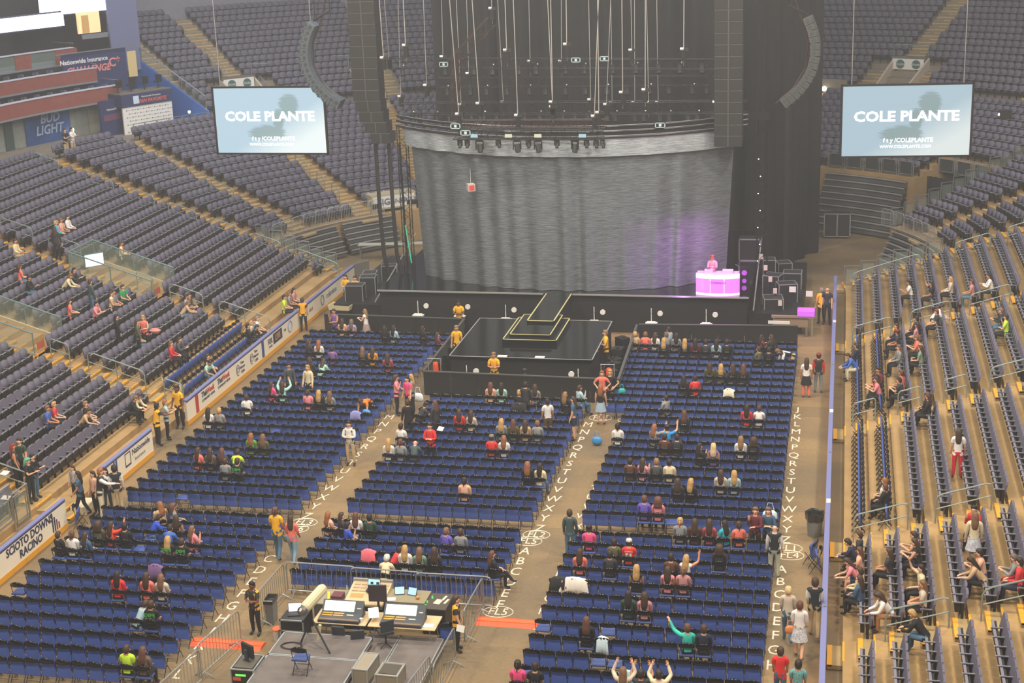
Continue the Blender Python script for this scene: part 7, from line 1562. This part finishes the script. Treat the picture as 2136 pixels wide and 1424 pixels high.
# chair on the platform
o = bpy.data.objects.new('folding_chair', mf); COL.objects.link(o); o.location = (2.28, 35.75, .62)
for nm_, me_ in (('backrest', mbk), ('seat', mso)): p = bpy.data.objects.new(nm_, me_); COL.objects.link(p); p.parent = o
tag(o, 'empty navy folding chair alone on the grey platform', 'chair')
# tables with consoles
def table(x0, x1, y0, y1, z, label, m=M_wood):
    e = empty('folding_table', ((x0+x1)/2, (y0+y1)/2, 0), 0, label, 'table', 'tan tables of the pen'); a, b = (x1-x0)/2, (y1-y0)/2
    MB().box(-a, a, -b, b, z-.04, z).build('tabletop', m, e, bevel=.02)
    for sx in (-1, 1):
        for sy in (-1, 1): MB().tube([(sx*(a-.12), sy*(b-.1), 0), (sx*(a-.2), sy*(b-.12), z-.04)], .018, 5).build('leg', M_steel, e)
table(1.65, 3.28, 38.35, 39.25, .76, 'left tan table under a lighting console'); table(3.33, 5.35, 38.35, 39.25, .76, 'right tan table under a lighting console')
def console(x0, label):
    e = empty('lighting_console', (x0+.6, 38.75, .76), 0, label, 'console', 'dark lighting consoles with lit screens'); 
    MB().add([(-.62,-.38,0),(.62,-.38,0),(.62,.3,0),(-.62,.3,0),(-.62,-.38,.08),(.62,-.38,.08),(.62,.02,.15),(-.62,.02,.15),(.62,.3,.42),(-.62,.3,.42)], [(3,2,1,0),(0,1,5,4),(4,5,6,7),(7,6,8,9),(2,3,9,8),(1,2,8,6,5),(0,4,7,9,3)]).build('body', M_con, e)
    d = Vector((0, .28, .27)).normalized(); n = Vector((0, -.27, .28)).normalized(); 
    for i in range(3):
        x = -.56+i*.31; p = Vector((x, .045, .178))+n*.006; MB().quad(p, p+Vector((.30, 0, 0)), p+Vector((.30, 0, 0))+d*.31, p+d*.31).build('screen', M_scr, e)
    for i, (x, w) in enumerate(((-.56, .3), (-.22, .3))):
        for j in (0, 1): y = -.16+j*.10; MB().box(x, x+w, y, y+.055, .118+j*.02, .135+j*.018).build('key_block', M_key, e)
    MB().box(-.58, .58, -.36, -.22, .083, .10).build('fader_strip', M_conb, e); MB().box(.18, .38, -.12, -.06, .125, .14).build('light_keys', mat('keys_pale', '#c9cf9a', .5), e); MB().box(.44, .56, .10, .13, .24, .27).build('label_plate', M_white, e)
console(1.85, 'left lighting console with glowing white screens'); console(3.72, 'right lighting console with glowing white screens')
# sound desks behind
e = empty('mixing_desk', (2.85, 40.1, 0), 0, 'broad tan mixing desk at the pen front with a laptop on it', 'mixing desk')
MB().box(-.6, .6, -.6, .6, .0, .78).build('case_base', M_case, e); MB().add([(-.6,-.6,.78),(.6,-.6,.78),(.6,.5,.78),(-.6,.5,.78),(-.6,-.6,.84),(.6,-.6,.84),(.6,.5,1.04),(-.6,.5,1.04)], [(0,1,5,4),(4,5,6,7),(1,2,6,5),(2,3,7,6),(3,0,4,7)]).build('surface', M_wood, e)
MB().add([(-.5,-.3,.90),(-.1,-.3,.90),(-.1,-.1,.94),(-.5,-.1,.94)], [(0,1,2,3)]).build('orange_sheet', mat('orange_sheet', '#dd8f50', .6), e); mm = MB()
for i in range(5):
    for j in range(3): x, y = -.52+i*.22, .0+j*.16; z = .845+.2*(y+.6)/1.1; mm.box(x, x+.19, y, y+.12, z, z+.018)
mm.build('fader_panels', mat('panel_buff', '#b5a082', .5), e); MB().box(-.62, .62, .5, .58, .78, 1.12).build('meter_bridge', mat('bridge_grey', '#9a968c', .5), e)
def laptop(x, y, z, rz, sm, label, s=.36):
    e = empty('laptop', (x, y, z), rz, label, 'laptop', 'open laptops in the pen'); MB().box(-s/2, s/2, -.13, .12, 0, .022).build('base', M_case, e)
    MB().add([(-s/2,.12,.02),(s/2,.12,.02),(s/2,.20,.27),(-s/2,.20,.27),(-s/2,.135,.02),(s/2,.135,.02),(s/2,.215,.27),(-s/2,.215,.27)], [(0,1,2,3),(7,6,5,4),(0,4,5,1),(1,5,6,2),(2,6,7,3),(3,7,4,0)]).build('lid', M_case, e); MB().quad((-s/2+.012,.117,.035),(s/2-.012,.117,.035),(s/2-.012,.19,.26),(-s/2+.012,.19,.26)).build('screen', sm, e)
    MB().box(-s/2+.02, s/2-.02, -.06, .08, .022, .026).build('keyboard', M_blk, e); return e
lp = laptop(2.98, 40.15, 1.0, 0, M_cyan, 'laptop with split pale screen on the tan mixing desk', .38)
for x in (-.11, .07): MB().quad((x, .1402, .12), (x+.09, .1402, .12), (x+.09, .163, .19), (x, .163, .19)).build('window_block', mat('screen_dark_block', '#1e3a44', .5), lp)
e = empty('equipment_desk', (4.05, 40.05, 0), 0, 'grey equipment case desk with two tablets and papers', 'desk'); MB().box(-.62, .62, -.35, .45, 0, .86).build('case', mat('case_grey', '#5a5850', .6), e); MB().box(-.64, .64, -.37, .47, .86, .9).build('top', mat('desk_top', '#8f8468', .6), e)
for x in (-.5, -.15, .25): MB().box(x, x+.22, -.38, -.365, .72, .8).build('latch_plate', M_alu, e)
for i, (x, rz) in enumerate(((3.82, .25), (4.18, -.25))): e = empty('tablet', (x, 40.12, .9), rz, 'propped tablet with pale screen on the grey case desk, %s' % ['left', 'right'][i], 'tablet', 'tablets on the desk'); MB().box(-.15, .15, 0, .02, .02, .26).build('case', M_case, e).rotation_euler = (-.5, 0, 0); q = MB().quad((-.135, -.004, .035), (.135, -.004, .035), (.135, -.004, .245), (-.135, -.004, .245)).build('screen', M_cyan if i == 0 else mat('screen_blue_glow', '#9cc4ee', .4, emit=.6), e); q.rotation_euler = (-.5, 0, 0)
tag(MB().cbox((3.62, 39.82, .906), (.3, .22, .006), rz=.2).build('paper_sheet', M_white), 'white paper on the grey case desk in the pen', 'paper'); tag(MB().ellipsoid((4.42, 39.95, .95), (.06, .06, .05)).build('orange_fruit', mat('fruit_orange', '#d98a3c', .5)), 'orange ball lying on the grey case desk', 'ball')
e = empty('road_case', (5.02, 40.0, 0), 0, 'black lidded road case with green tape and papers at the pen right', 'road case', 'road cases in the pen'); MB().box(-.36, .34, -.5, .5, 0, .8).build('body', mat('case_dark_brown', '#2c2825', .6), e); MB().box(-.38, .36, -.52, .52, .8, .84).build('lid', mat('case_top', '#4a4238', .6), e)
for i, (x, y) in enumerate(((-.3, -.1), (-.22, .2), (-.28, -.35))): MB().cbox((x, y, .85), (.05, .2, .02), rz=.3).build('green_tape', mat('tape_green', '#4fb85c', .5), e)
for x, y in ((.02, -.05), (.15, .2), (.26, .0)): MB().cbox((x, y, .85), (.07 if x > .1 else .2, .3, .012), rz=-.2).build('paper', mat('paper_cream', '#e2d6b4', .6), e)
# monitor seen from behind, papers, cup, bottle, bags
e = empty('computer_monitor', (3.35, 39.45, .9), .1, 'dark monitor turned away between the two consoles', 'monitor', 'dark monitors in the pen'); MB().box(-.27, .27, -.03, .03, .1, .62).build('housing', mat('monitor_dark', '#3a3038', .5), e); MB().box(-.03, .03, .0, .06, -.14, .2).box(-.12, .12, -.1, .1, -.14, -.12).build('stand', M_case, e)
tag(MB().cbox((3.42, 38.75, .98), (.3, .36, .01), rz=.35, rx=.5).build('script_sheet', M_white), 'white script sheet on a stand left of right console', 'paper'); tag(MB().tube([(3.1, 38.55, .76), (3.1, 38.55, .88)], .04, 8, r2=.05).build('paper_cup', M_white), 'white paper cup on the left tan table', 'cup'); tag(MB().tube([(2.12, 40.3, .8), (2.12, 40.3, .98), (2.12, 40.3, 1.03)], .032, 8, r2=.015).build('water_bottle', mat('bottle_clear', '#d8e4e2', .1, alpha=.6)), 'clear water bottle standing left of the mixing desk', 'bottle')
tag(MB().cbox((5.1, 38.6, .766), (.3, .22, .008)).build('paper_sheet', M_white), 'white paper at the right end of the tan table', 'paper')
e = empty('equipment_desk', (1.75, 40.0, 0), 0, 'low open case with a dark red box left of the mixing desk', 'desk'); MB().box(-.45, .45, -.45, .5, 0, .72).build('case', mat('case_grey', '#5a5850', .6), e); MB().box(-.47, .47, -.47, .52, .72, .76).build('top', M_caseg, e); MB().box(.05, .38, -.3, .05, .76, .94).build('red_box', mat('box_wine', '#6a3a40', .5), e); MB().box(-.47, -.42, -.47, .52, .76, .84).build('lid_edge', M_alu, e); MB().cbox((-.12, .0, .79), (.08, .5, .05), rz=.3).build('yellow_strap', mat('strap_yellow', '#d8c23c', .5), e)
# amp rack with laptop
e = empty('amplifier_rack', (1.02, 38.65, 0), 0, 'waist-high amplifier rack with knobs at the left of the pen', 'rack'); MB().box(-.36, .36, -.28, .35, 0, .76).build('case', M_case, e); m = MB()
for q in ((-.37, .37, .73, .77), (-.37, .37, .02, .05), (-.37, -.33, .02, .77), (.33, .37, .02, .77), (-.37, .37, .40, .43)): m.box(q[0], q[1], -.30, -.27, q[2], q[3])
m.build('frame', M_alu, e); m = MB()
for i in range(8):
    for j in range(2): m.tube([(-.05+i*.045, -.30, .15+j*.09), (-.05+i*.045, -.285, .15+j*.09)], .014, 6)
m.build('knobs', M_alu, e); MB().ellipsoid((-.2, -.30, .2), (.014, .01, .014)).build('green_lamp', mat('led_green', '#30e088', .3, emit=3), e)
laptop(1.0, 38.75, .77, .25, M_scr, 'open laptop with white screen on the amplifier rack', .4)
e = empty('trash_bin', (-.08, 39.6, 0), .05, 'tall grey open bin with a liner by the left pen fence', 'bin'); MB().loft([[Vector((a*k, b*k, z)) for a, b in ((-.14, -.24), (.14, -.24), (.14, .24), (-.14, .24))] for z, k in ((0, .8), (.8, 1.0), (.8, .92), (.7, .9))]).build('body', mat('bin_grey', '#7a7d7c', .5), e); MB().loft([[Vector((a*k, b*k, z)) for a, b in ((-.14, -.24), (.14, -.24), (.14, .24), (-.14, .24))] for z, k in ((.70, 1.03), (.81, 1.07), (.83, .95), (.72, .85))]).build('liner', mat('bin_liner', '#2e2f2e', .3), e)
e = empty('plastic_tub', (.48, 38.55, 0), .1, 'small white tub with an orange lid beside the amplifier rack', 'tub'); MB().loft([[Vector((.12*k*math.cos(t*PI/6), .15*k*math.sin(t*PI/6), z)) for t in range(12)] for z, k in ((0, .85), (.34, 1))]).build('body', mat('tub_white', '#d3cfc6', .5), e); MB().loft([[Vector((.13*k*math.cos(t*PI/6), .16*k*math.sin(t*PI/6), z)) for t in range(12)] for z, k in ((.34, 1), (.38, 1))]).build('lid', mat('tub_orange', '#e06a3a', .5), e)
# follow spot on a tripod
e = empty('follow_spot', (2.0, 37.45, .62), 0, 'cream follow spot lamp on a black tripod on the far platform', 'follow spot')
M_spot = mat('spot_cream', '#d9cda6', .5)
a, b = Vector((-.10, -.25, 1.15)), Vector((.22, .62, 1.42)); d = (b-a).normalized(); u = d.cross(Vector((0, 0, 1))).normalized(); w = u.cross(d); rs = []
for t, k in ((0, .8), (.06, 1), (.9, 1), (1, .7)): rs.append([a+(b-a)*t+(u*math.cos(q*PI/6)*.15+w*math.sin(q*PI/6)*.17)*k for q in range(12)])
MB().loft(rs).build('housing', M_spot, e); MB().loft([[a-d*s_+(u*math.cos(q*PI/6)+w*math.sin(q*PI/6))*.13*k for q in range(12)] for s_, k in ((.0, 1), (.12, 1.1), (.2, .7))]).build('rear_cap', mat('spot_metal', '#7a7772', .3, .6), e)
MB().tube([(0, 0, .5), (0, 0, 1.15)], .05).build('column', M_blk, e)
for x, y in ((-.32, -.15), (.70, -.62), (-.35, .5)): MB().tube([(0, 0, .75), (x, y, .02)], .028, 5).build('leg', M_case, e)
MB().tube([(.2, -.1, .15), (.28, -.1, .6)], .05, 6).build('ballast_handle', M_spot, e)
cb = MB(); 
for i in range(3): cb.tube([(-.55+.30*math.cos(t*PI/8)+.02*i, -.35+.2*math.sin(t*PI/8), .012+.014*i) for t in range(16)], .012, 4, closed=True)
tag(cb.build('cable_coil', mat('cable_brown', '#3b332c', .6), loc=(2.0, 37.45, .62)), 'coiled dark cable on the far grey platform', 'cable')
# office chairs and bags
for i, (x, y, lb) in enumerate(((2.6, 38.15, 'left'), (3.15, 38.0, 'middle'), (4.0, 37.95, 'right'))):
    e = empty('office_chair', (x, y, 0 if i < 2 else .38), .3*i, 'dark office chair before the consoles, %s one' % lb, 'chair', 'office chairs in the pen'); MB().cbox((0, 0, .45), (.42, .42, .08)).build('seat', M_case, e, bevel=.03); MB().cbox((0, -.22, .72), (.4, .06, .4), rx=.15).build('backrest', mat('office_grey', '#3a4048', .6), e, bevel=.03); MB().tube([(0, 0, .06), (0, 0, .42)], .025).build('column', M_blk, e); m = MB()
    for q in range(5): m.tube([(0, 0, .08), (.26*math.cos(q*1.257), .26*math.sin(q*1.257), .04)], .02, 4)
    m.build('base', M_blk, e)
o = copy_tree(bpy.data.objects['folding_chair']); 
o.location = (5.55, 38.9, 0); o.rotation_euler = (0, 0, .4); tag(o, 'navy folding chair by the steward at the right of the pen', 'chair'); o.pop('group', None) if 'group' in o.keys() else None
# cases near the camera
def case(x, y, w, d_, h, rz, label, m, top=None, z=0):
    e = empty('road_case', (x, y, z), rz, label, 'road case', 'road cases in the pen'); MB().box(-w/2, w/2, -d_/2, d_/2, 0, h).build('body', m, e); q = MB()
    for sx in (-1, 1):
        for sy in (-1, 1): q.box(sx*w/2-.02, sx*w/2+.02, sy*d_/2-.02, sy*d_/2+.02, 0, h+.01)
    for a_ in ((-w/2, w/2, -d_/2-.015, -d_/2+.02), (-w/2, w/2, d_/2-.02, d_/2+.015), (-w/2-.015, -w/2+.02, -d_/2, d_/2), (w/2-.02, w/2+.015, -d_/2, d_/2)): q.box(*a_, h-.02, h+.012)
    q.build('edge_trim', M_alu, e)
    if top: MB().box(-w/2+.06, w/2-.06, -d_/2+.08, d_/2-.08, h, h+.02).build('lid_panel', top, e)
    return e
case(3.98, 36.1, .42, .95, .5, -.05, 'tan upright road case between the platforms', M_caseg, z=.38); case(4.75, 35.85, .62, .7, .45, -.04, 'tan case with dark lid panel on the low platform', M_caseg, mat('case_lid_dark', '#4c463c', .6), z=.38)
e = case(.62, 35.9, .66, .85, .7, 0, 'black rack case carrying a monitor at the bottom left of the pen', M_case, mat('case_lid_brown', '#5e574c', .6)); MB().box(-.2, .1, -.44, -.425, .5, .56).build('green_display', mat('led_display', '#6ad65a', .3, emit=1), e); MB().box(-.28, -.05, -.44, -.425, .36, .46).build('red_display', mat('led_red', '#b0483c', .3, emit=.4), e)
e = empty('computer_monitor', (.62, 36.0, .71), 2.6, 'black monitor on the rack case at the bottom left of the pen', 'monitor', 'dark monitors in the pen'); MB().box(-.24, .24, -.03, .04, .12, .5).build('housing', M_case, e); MB().box(-.05, .05, .03, .1, .0, .35).box(-.13, .13, -.1, .1, 0, .02).build('stand', mat('stand_grey', '#3c4245', .5), e)
# ================================================================ loose things about the hall
e = empty('trash_can', (15.8, 48.1, 0), 0, 'round grey trash can with black bag by the right board', 'trash can'); MB().loft([[Vector((.27*k*math.cos(t*PI/8), .27*k*math.sin(t*PI/8), z)) for t in range(16)] for z, k in ((0, .82), (.65, 1))]).build('body', mat('can_grey', '#6e716e', .5), e)
MB().loft([[Vector(((.28*k+.015*math.sin(t*2.6))*math.cos(t*PI/8), (.28*k+.015*math.sin(t*2.6))*math.sin(t*PI/8), z+.02*math.sin(t*1.7))) for t in range(16)] for z, k in ((.56, 1.02), (.74, 1.1), (.84, 1.12), (.80, .9), (.66, .7))]).build('bag', mat('bag_black', '#242422', .25), e)
for i, (x, y) in enumerate(((15.72, 45.9), (15.85, 45.3))):
    o = copy_tree(bpy.data.objects['folding_chair']); o.location = (x, y, 0); o.rotation_euler = (0, 0, 1.2+.5*i); tag(o, 'navy folding chair by the right board below the trash can, %s one' % ['farther', 'nearer'][i], 'chair', 'folding chairs against the boards')
o = copy_tree(bpy.data.objects['folding_chair']); o.location = (-9.35, 45.6, 0); o.rotation_euler = (0, 0, -1.3); tag(o, 'navy folding chair against the end of the SCIOTO board', 'chair', 'folding chairs against the boards')
e = empty('step_box', (-10.0, 47.0, 0), .1, 'white wooden step box in the left board gate', 'step'); MB().box(-.3, .3, -.45, .45, .0, .3).build('box', mat('step_cream', '#dccfb0', .6), e, bevel=.01)
e = empty('metal_basin', (-8.1, 71.4, 0), -.1, 'shallow cream tray in front of the left stage wing', 'tray'); MB().loft([[Vector((a*k, b*k, z)) for a, b in ((-.6, -.35), (.6, -.35), (.6, .35), (-.6, .35))] for z, k in ((.75, .9), (1.0, 1), (1.0, .94), (.8, .86))]).build('body', mat('tray_cream', '#cfc3a0', .5), e); MB().box(-.5, .5, -.3, .3, 0, .75).build('pedestal', M_blk, e)
# cloths over chairs: draped jackets and bags
def jacket(blk, row, col, c, label, w=.46, drop=.34):
    x, y = chair_at(blk, row, col); V = []; n = 12
    for j, (dy, z) in enumerate(((-.10, .80-drop*.45), (-.14, .84), (-.19, .88), (-.24, .84), (-.27, .84-drop*.6), (-.26, .84-drop))):
        for i in range(n+1):
            t = i/n-.5; V.append((x+t*w*(1+.12*math.sin(j*1.7+i)), y+dy+.012*math.sin(i*2.3+j), z-.10*t*t*4+(.03*math.sin(i*1.9) if j == 5 else 0)))
    Fc = [(j*(n+1)+i, j*(n+1)+i+1, (j+1)*(n+1)+i+1, (j+1)*(n+1)+i) for j in range(5) for i in range(n)]
    o = MB().add(V, Fc).build('draped_jacket', mat('cloth_'+c[1:], c, .8, var=.1), smooth=True); m = o.modifiers.new('s', 'SOLIDIFY'); m.thickness = .02
    tag(o, label, 'jacket', 'clothes hung on floor chairs')
jacket('FL6', 5, 8, '#7a5a88', 'purple jacket hung on a chair behind the blond with green print shirt', .5, .45)
jacket('FL4', 10, 6, '#a9cdd0', 'pale denim jacket on the chair of the pointing woman'); jacket('FL1', 15, 8, '#e8dcc2', 'cream jacket over a chair in the right far block')
jacket('FL3', 10, 12, '#8a8cc4', 'lavender jacket on a chair by the bending man in orange'); jacket('FL4', 4, 1, '#efe6d8', 'white coat over chair backs near the left end of right near block', .9, .5); jacket('FL4', 4, 0, '#232422', 'black coat heaped on the first chair of right near block', .6, .4)
jacket('FL5', 3, 4, '#ee6f7c', 'pink coat hanging behind the white hoodie in the near middle block', .5, .5); jacket('FL2', 12, 8, '#232325', 'black jacket with pink edge on a chair by the blonde bun', .7, .42)
jacket('FL4', 8, 4, '#cfe2e6', 'white plastic shirt bag on a chair near the auburn woman', .34, .5)
def bag(x, y, z, c, label, s=.16, nm='handbag', cat='bag', strap=True):
    e = empty(nm, (x, y, z), random.uniform(-.4, .4), label, cat, 'hand bags and carrier bags'); MB().loft([[Vector((s*k*math.cos(t*PI/5), s*.45*k*math.sin(t*PI/5), zz)) for t in range(10)] for zz, k in ((0, .8), (s*.5, 1.05), (s*1.2, .95), (s*1.5, .6))]).build('pouch', mat('bag_'+c[1:], c, .5), e, True)
    if strap: MB().tube([(-s*.6, 0, s*1.3), (-s*.3, 0, s*2.6), (s*.3, 0, s*2.6), (s*.6, 0, s*1.3)], .01, 4).build('strap', mat('bag_'+c[1:], c, .5), e)
bag(7.75, 59.75, .72, '#2fb5b0', 'teal handbag carried at the right fence corner of thrust stage'); bag(-.75, 59.0, .35, '#eef4fa', 'white and blue carrier bag held by woman at the fence corner', .24, 'carrier_bag'); bag(-2.2, 56.4, .5, '#3f93d8', 'blue and white carrier bag before the man bending in orange', .22, 'carrier_bag', strap=False)
bag(7.35, 55.6, .05, '#3f8fd0', 'blue carrier bag on the floor beside chalk letter M', .2, 'carrier_bag'); bag(13.9, 47.7, .5, '#f0ece8', 'white shopping bag held by the maroon cardigan woman', .2, 'carrier_bag'); bag(14.35, 47.75, .6, '#d6ecf6', 'pale blue shopping bag held by the woman in denim', .24, 'carrier_bag')
bag(15.3, 39.6, .75, '#e08a4c', 'tan shoulder bag of the auburn walker in right aisle', .15); bag(-1.2, 44.15, .55, '#8f9a94', 'grey shoulder bag between the two left aisle walkers', .15)
def sheet(x, y, z, label, rx=.6, s=.26): tag(MB().cbox((x, y, z), (s, s*.75, .01), rx=rx, rz=random.uniform(-.5, .5)).build('paper_sheet', M_white), label, 'paper', 'loose papers')
sheet(1.5, 54.1, 1.0, 'white paper in the hands of the man in red hoodie'); sheet(-8.95, 46.9, 1.15, 'rolled paper passed between the two ushers at the gate', .2, .3); sheet(6.15, 38.2, .95, 'white paper held by the right steward of mixing pen', 1.2)
# road cases and gear on the stage wings
rgn = random.Random(5)
for i, (x, y, w, d_, h) in enumerate(((-7.6, 72.3, .9, .7, .8), (-7.3, 73.6, .8, .7, .9), (-7.7, 75.2, .7, .8, .7), (-7.0, 76.4, .8, .6, .8), (13.3, 72.6, .9, .9, .5), (13.9, 73.8, .9, .7, .9), (13.2, 75.0, .8, .8, 1.0), (14.1, 76.4, .9, .8, .8), (13.6, 78.0, .7, .7, .9), (12.9, 77.0, .6, .7, 1.3))):
    e = case(x, y, w, d_, h, rgn.uniform(-.3, .3), 'black road case on the %s stage wing, number %d from the front' % ('left' if x < 0 else 'right', (i if i < 4 else i-4)+1), M_case, mat('case_lid_dark2', '#303030', .5), z=1.0); e['group'] = 'road cases on the stage wings'
e = empty('wing_desk', (14.4, 71.6, 0), 0, 'low desk with magenta-lit gear at the right stage wing', 'desk'); MB().box(-1.1, .9, -.4, .4, .85, .95).box(-1.0, .6, -.35, .3, .4, .8).build('desk_body', mat('desk_tan', '#8f7a68', .5), e); MB().box(.1, .9, -.42, .3, .95, 1.2).build('lit_gear', mat('gear_light_tint', '#c46adf', .4, emit=.6, emitcol='#b24be0'), e)  # tint and glow of the gear paint in the magenta light on it
m = MB()
for x in (-1.0, .8): m.box(x-.03, x+.03, -.38, -.32, 0, .85)
m.build('legs', M_steel, e)
for i, (x, z) in enumerate(((14.2, 2.3), (15.0, 2.1))): tag(MB().box(x-.16, x+.16, 73.30, 73.32, z-.14-.6, z+.14-.6).build('notice', M_white), 'white sheet taped to a case right of the stage, %s' % ['left one', 'right one'][i], 'notice', 'sheets right of the stage')
for i in range(5): 
    e = empty('stair_lamp', (12.55+.28*i, 75.8-1.0*i, 2.7-.32*i), 0, 'pale square lamp down the right stage stair, number %d from top' % (i+1), 'lamp', 'lamps down the right stage stair'); MB().box(-.09, .09, -.05, .05, -.12, .12).build('lens', mat('lamp_cream', '#cfc6b4', .5), e); MB().box(-.03, .03, .05, .09, -1.2, .1).build('post', M_blk, e)
# things on the floor behind the left wing
e = empty('gear_cart', (-8.3, 76.9, 0), .3, 'dark cart with yellow bags behind the left stage wing', 'cart'); MB().box(-.5, .5, -.4, .4, .1, .9).build('body', M_case, e); MB().ellipsoid((0, .1, 1.05), (.35, .25, .2)).build('yellow_bag', mat('bag_yellow', '#c9a23c', .6), e); MB().box(-.4, .3, -.42, -.3, .5, .75).build('lime_cloth', mat('cloth_lime', '#b8c83c', .6), e)
for i, (x, y) in enumerate(((-9.2, 85.2), (-10.6, 85.0), (-7.9, 85.5))):
    e = empty('work_table', (x, y, 0), .1*i, 'pale work table near the left tunnel risers, number %d' % (i+1), 'table', 'work tables by the risers'); MB().box(-.8, .8, -.3, .3, .82, .86).build('tabletop', mat('table_pale', '#b9b9a8', .5), e)
    for sx in (-.7, .7): MB().box(sx-.02, sx+.02, -.2, .2, 0, .82).build('leg', M_steel, e)
e = empty('wheeled_case', (16.2, 92.0, 0), 0, 'tall steel-edged double case before the tall right risers', 'road case'); MB().box(-.75, .75, -.4, .4, .12, 1.5).build('body', M_case, e); m = MB()
for q in ((-.78, .78, .1, .16), (-.78, .78, 1.46, 1.52), (-.78, -.72, .1, 1.5), (.72, .78, .1, 1.5), (-.03, .03, .1, 1.5)): m.box(q[0], q[1], -.43, -.40, q[2], q[3])
m.build('frame', M_alu, e)
for sx in (-.6, .6): MB().tube([(sx-.03, -.3, .06), (sx+.03, -.3, .06)], .06, 8).build('wheel', M_blk, e)
e = empty('road_case', (11.85, 78.5, ZS), 0, 'steel-edged black case standing right of the silver drape', 'road case'); MB().box(-.55, .55, -.4, .4, 0, 1.15).build('body', M_case, e); m = MB()
for q in ((-.56, .56, .0, .05), (-.56, .56, 1.1, 1.16), (-.56, -.51, 0, 1.15), (.51, .56, 0, 1.15)): m.box(q[0], q[1], -.43, -.40, q[2], q[3])
m.build('frame', M_alu, e)
tag(MB().box(15.2, 16.1, 78.0, 78.3, 0, .05).build('floor_barrier', mat('barrier_red', '#b8452c', .6)), 'red strip on the floor at the right tunnel mouth', 'floor strip')
tag(MB().loft([[Vector((a, b, z)) for a, b in ((14.9, 71.0), (15.0, 71.0), (15.0, 71.5), (14.9, 71.5))] for z in (0, .5)]).build('lit_post', M_grey), 'short grey post at the right end of the black barricade', 'post')
# fire extinguishers in grey frames at the corners of the thrust stage
for x, y, lb in ((-.62, 61.35, 'left'), (6.95, 61.25, 'right')):
    e = empty('fire_point', (x, y, 0), 0, 'orange cylinder in a grey frame at the %s corner of thrust stage' % lb, 'fire extinguisher', 'framed orange cylinders'); MB().tube([(-.28, 0, .1), (-.28, 0, 1.5), (.28, 0, 1.5), (.28, 0, .1)], .025, 4, closed=True).build('frame', M_alu, e); MB().tube([(.05, 0, .55), (.05, 0, 1.25), (.05, 0, 1.33)], .14, 10, r2=.10).build('cylinder', mat('cylinder_orange', '#e8552a', .5), e); MB().box(-.05, .15, -.1, .1, .0, .55).build('stand', M_blk, e)
tag(MB().box(13.2, 14.2, 70.0, 70.03, .9, 1.05).build('fascia_label', M_white), 'white strip label low on the right stage wing desk', 'label')
# gear between thrust stage and barricade
rg2 = random.Random(9)
for i in range(7):
    x = 6.5+.35*rg2.random(); y = 62.0+.95*i; e = empty('floor_monitor', (x, y, 0), rg2.uniform(-1, 1), 'black gear box beside the right edge of thrust stage, number %d from the front' % (i+1), 'gear box', 'gear boxes beside the thrust stage'); h = .4+.6*rg2.random(); MB().box(-.22, .22, -.28, .28, 0, h).build('body', M_case, e); MB().ellipsoid((.0, -.1, h+.05), (.07, .07, .07), 8, 6).build('white_lens', M_lampw if i in (0, 5) else M_case, e)
e = empty('camera_rig', (3.35, 61.35, 0), 0, 'small steel camera rig in front of the thrust stage centre', 'camera rig'); MB().box(-.3, .3, -.15, .15, .1, .75).build('cart', mat('rig_grey', '#7e7c74', .5), e); MB().tube([(-.12, 0, .75), (0, 0, 1.0), (.12, 0, .75)], .02, 5).build('handle', M_steel, e); MB().ellipsoid((0, 0, 1.1), (.12, .08, .09)).build('camera_head', M_case, e)
# drinks and litter in the left stand
for i, (s, k) in enumerate(((-17.4, 6), (-17.0, 4.6), (-19.2, 3.2), (-18.9, 2.2), (-19.0, 1.2), (-18.6, 0.6), (-12.2, 1.6))):
    x, y = bowl_pt(-1, s, rk(k)+.1); e = empty('paper_cup', (x, y, zk(int(k))), 0, 'white paper cup left in the left stand, number %d downhill' % (i+1), 'cup', 'cups left on the left stand'); MB().loft([[Vector((.045*kk*math.cos(t*PI/5), .045*kk*math.sin(t*PI/5), z)) for t in range(10)] for z, kk in ((0, .75), (.14, 1))]).build('cup_body', M_white, e)
o = MB().loft([[Vector((.28*k*math.cos(t*PI/6), .2*k*math.sin(t*PI/6), z)) for t in range(12)] for z, k in ((0, .7), (.12, 1), (.2, .6))]).build('bag', mat('bag_salmon', '#d98a80', .6)); x, y = bowl_pt(-1, -15.4, rk(4)+.4); o.location = (x, y, zk(4)+.55); tag(o, 'pink and white bundle on a seat in the left stand', 'bag')
for i, (s, k) in enumerate(((-32.5, 2), (-34.0, 1))): 
    x, y = bowl_pt(-1, s, rk(k)); sheet(x, y, zk(k)+1.1, 'pale paper held out by people behind clear guard, %s' % ['farther', 'nearer'][i], .3, .3)
# mid-block side boards of the stands beside gates
# ================================================================ turn lettering into meshes
bpy.context.view_layer.update()
dg = bpy.context.evaluated_depsgraph_get(); _conv = []
for o in [o for o in bpy.data.objects if o.type == 'FONT']:
    me = bpy.data.meshes.new_from_object(o.evaluated_get(dg)); _conv.append((o, me))
for o, me in _conv:
    n = o.name; o.name = 'tmp_text'; q = bpy.data.objects.new(n, me); COL.objects.link(q); q.parent = o.parent; q.location = o.location; q.rotation_euler = o.rotation_euler; q.scale = o.scale
    for k in ('label', 'category', 'group', 'kind'):
        if k in o.keys(): q[k] = o[k]
    for ch in list(o.children): ch.parent = q
for o, me in _conv: bpy.data.objects.remove(o)
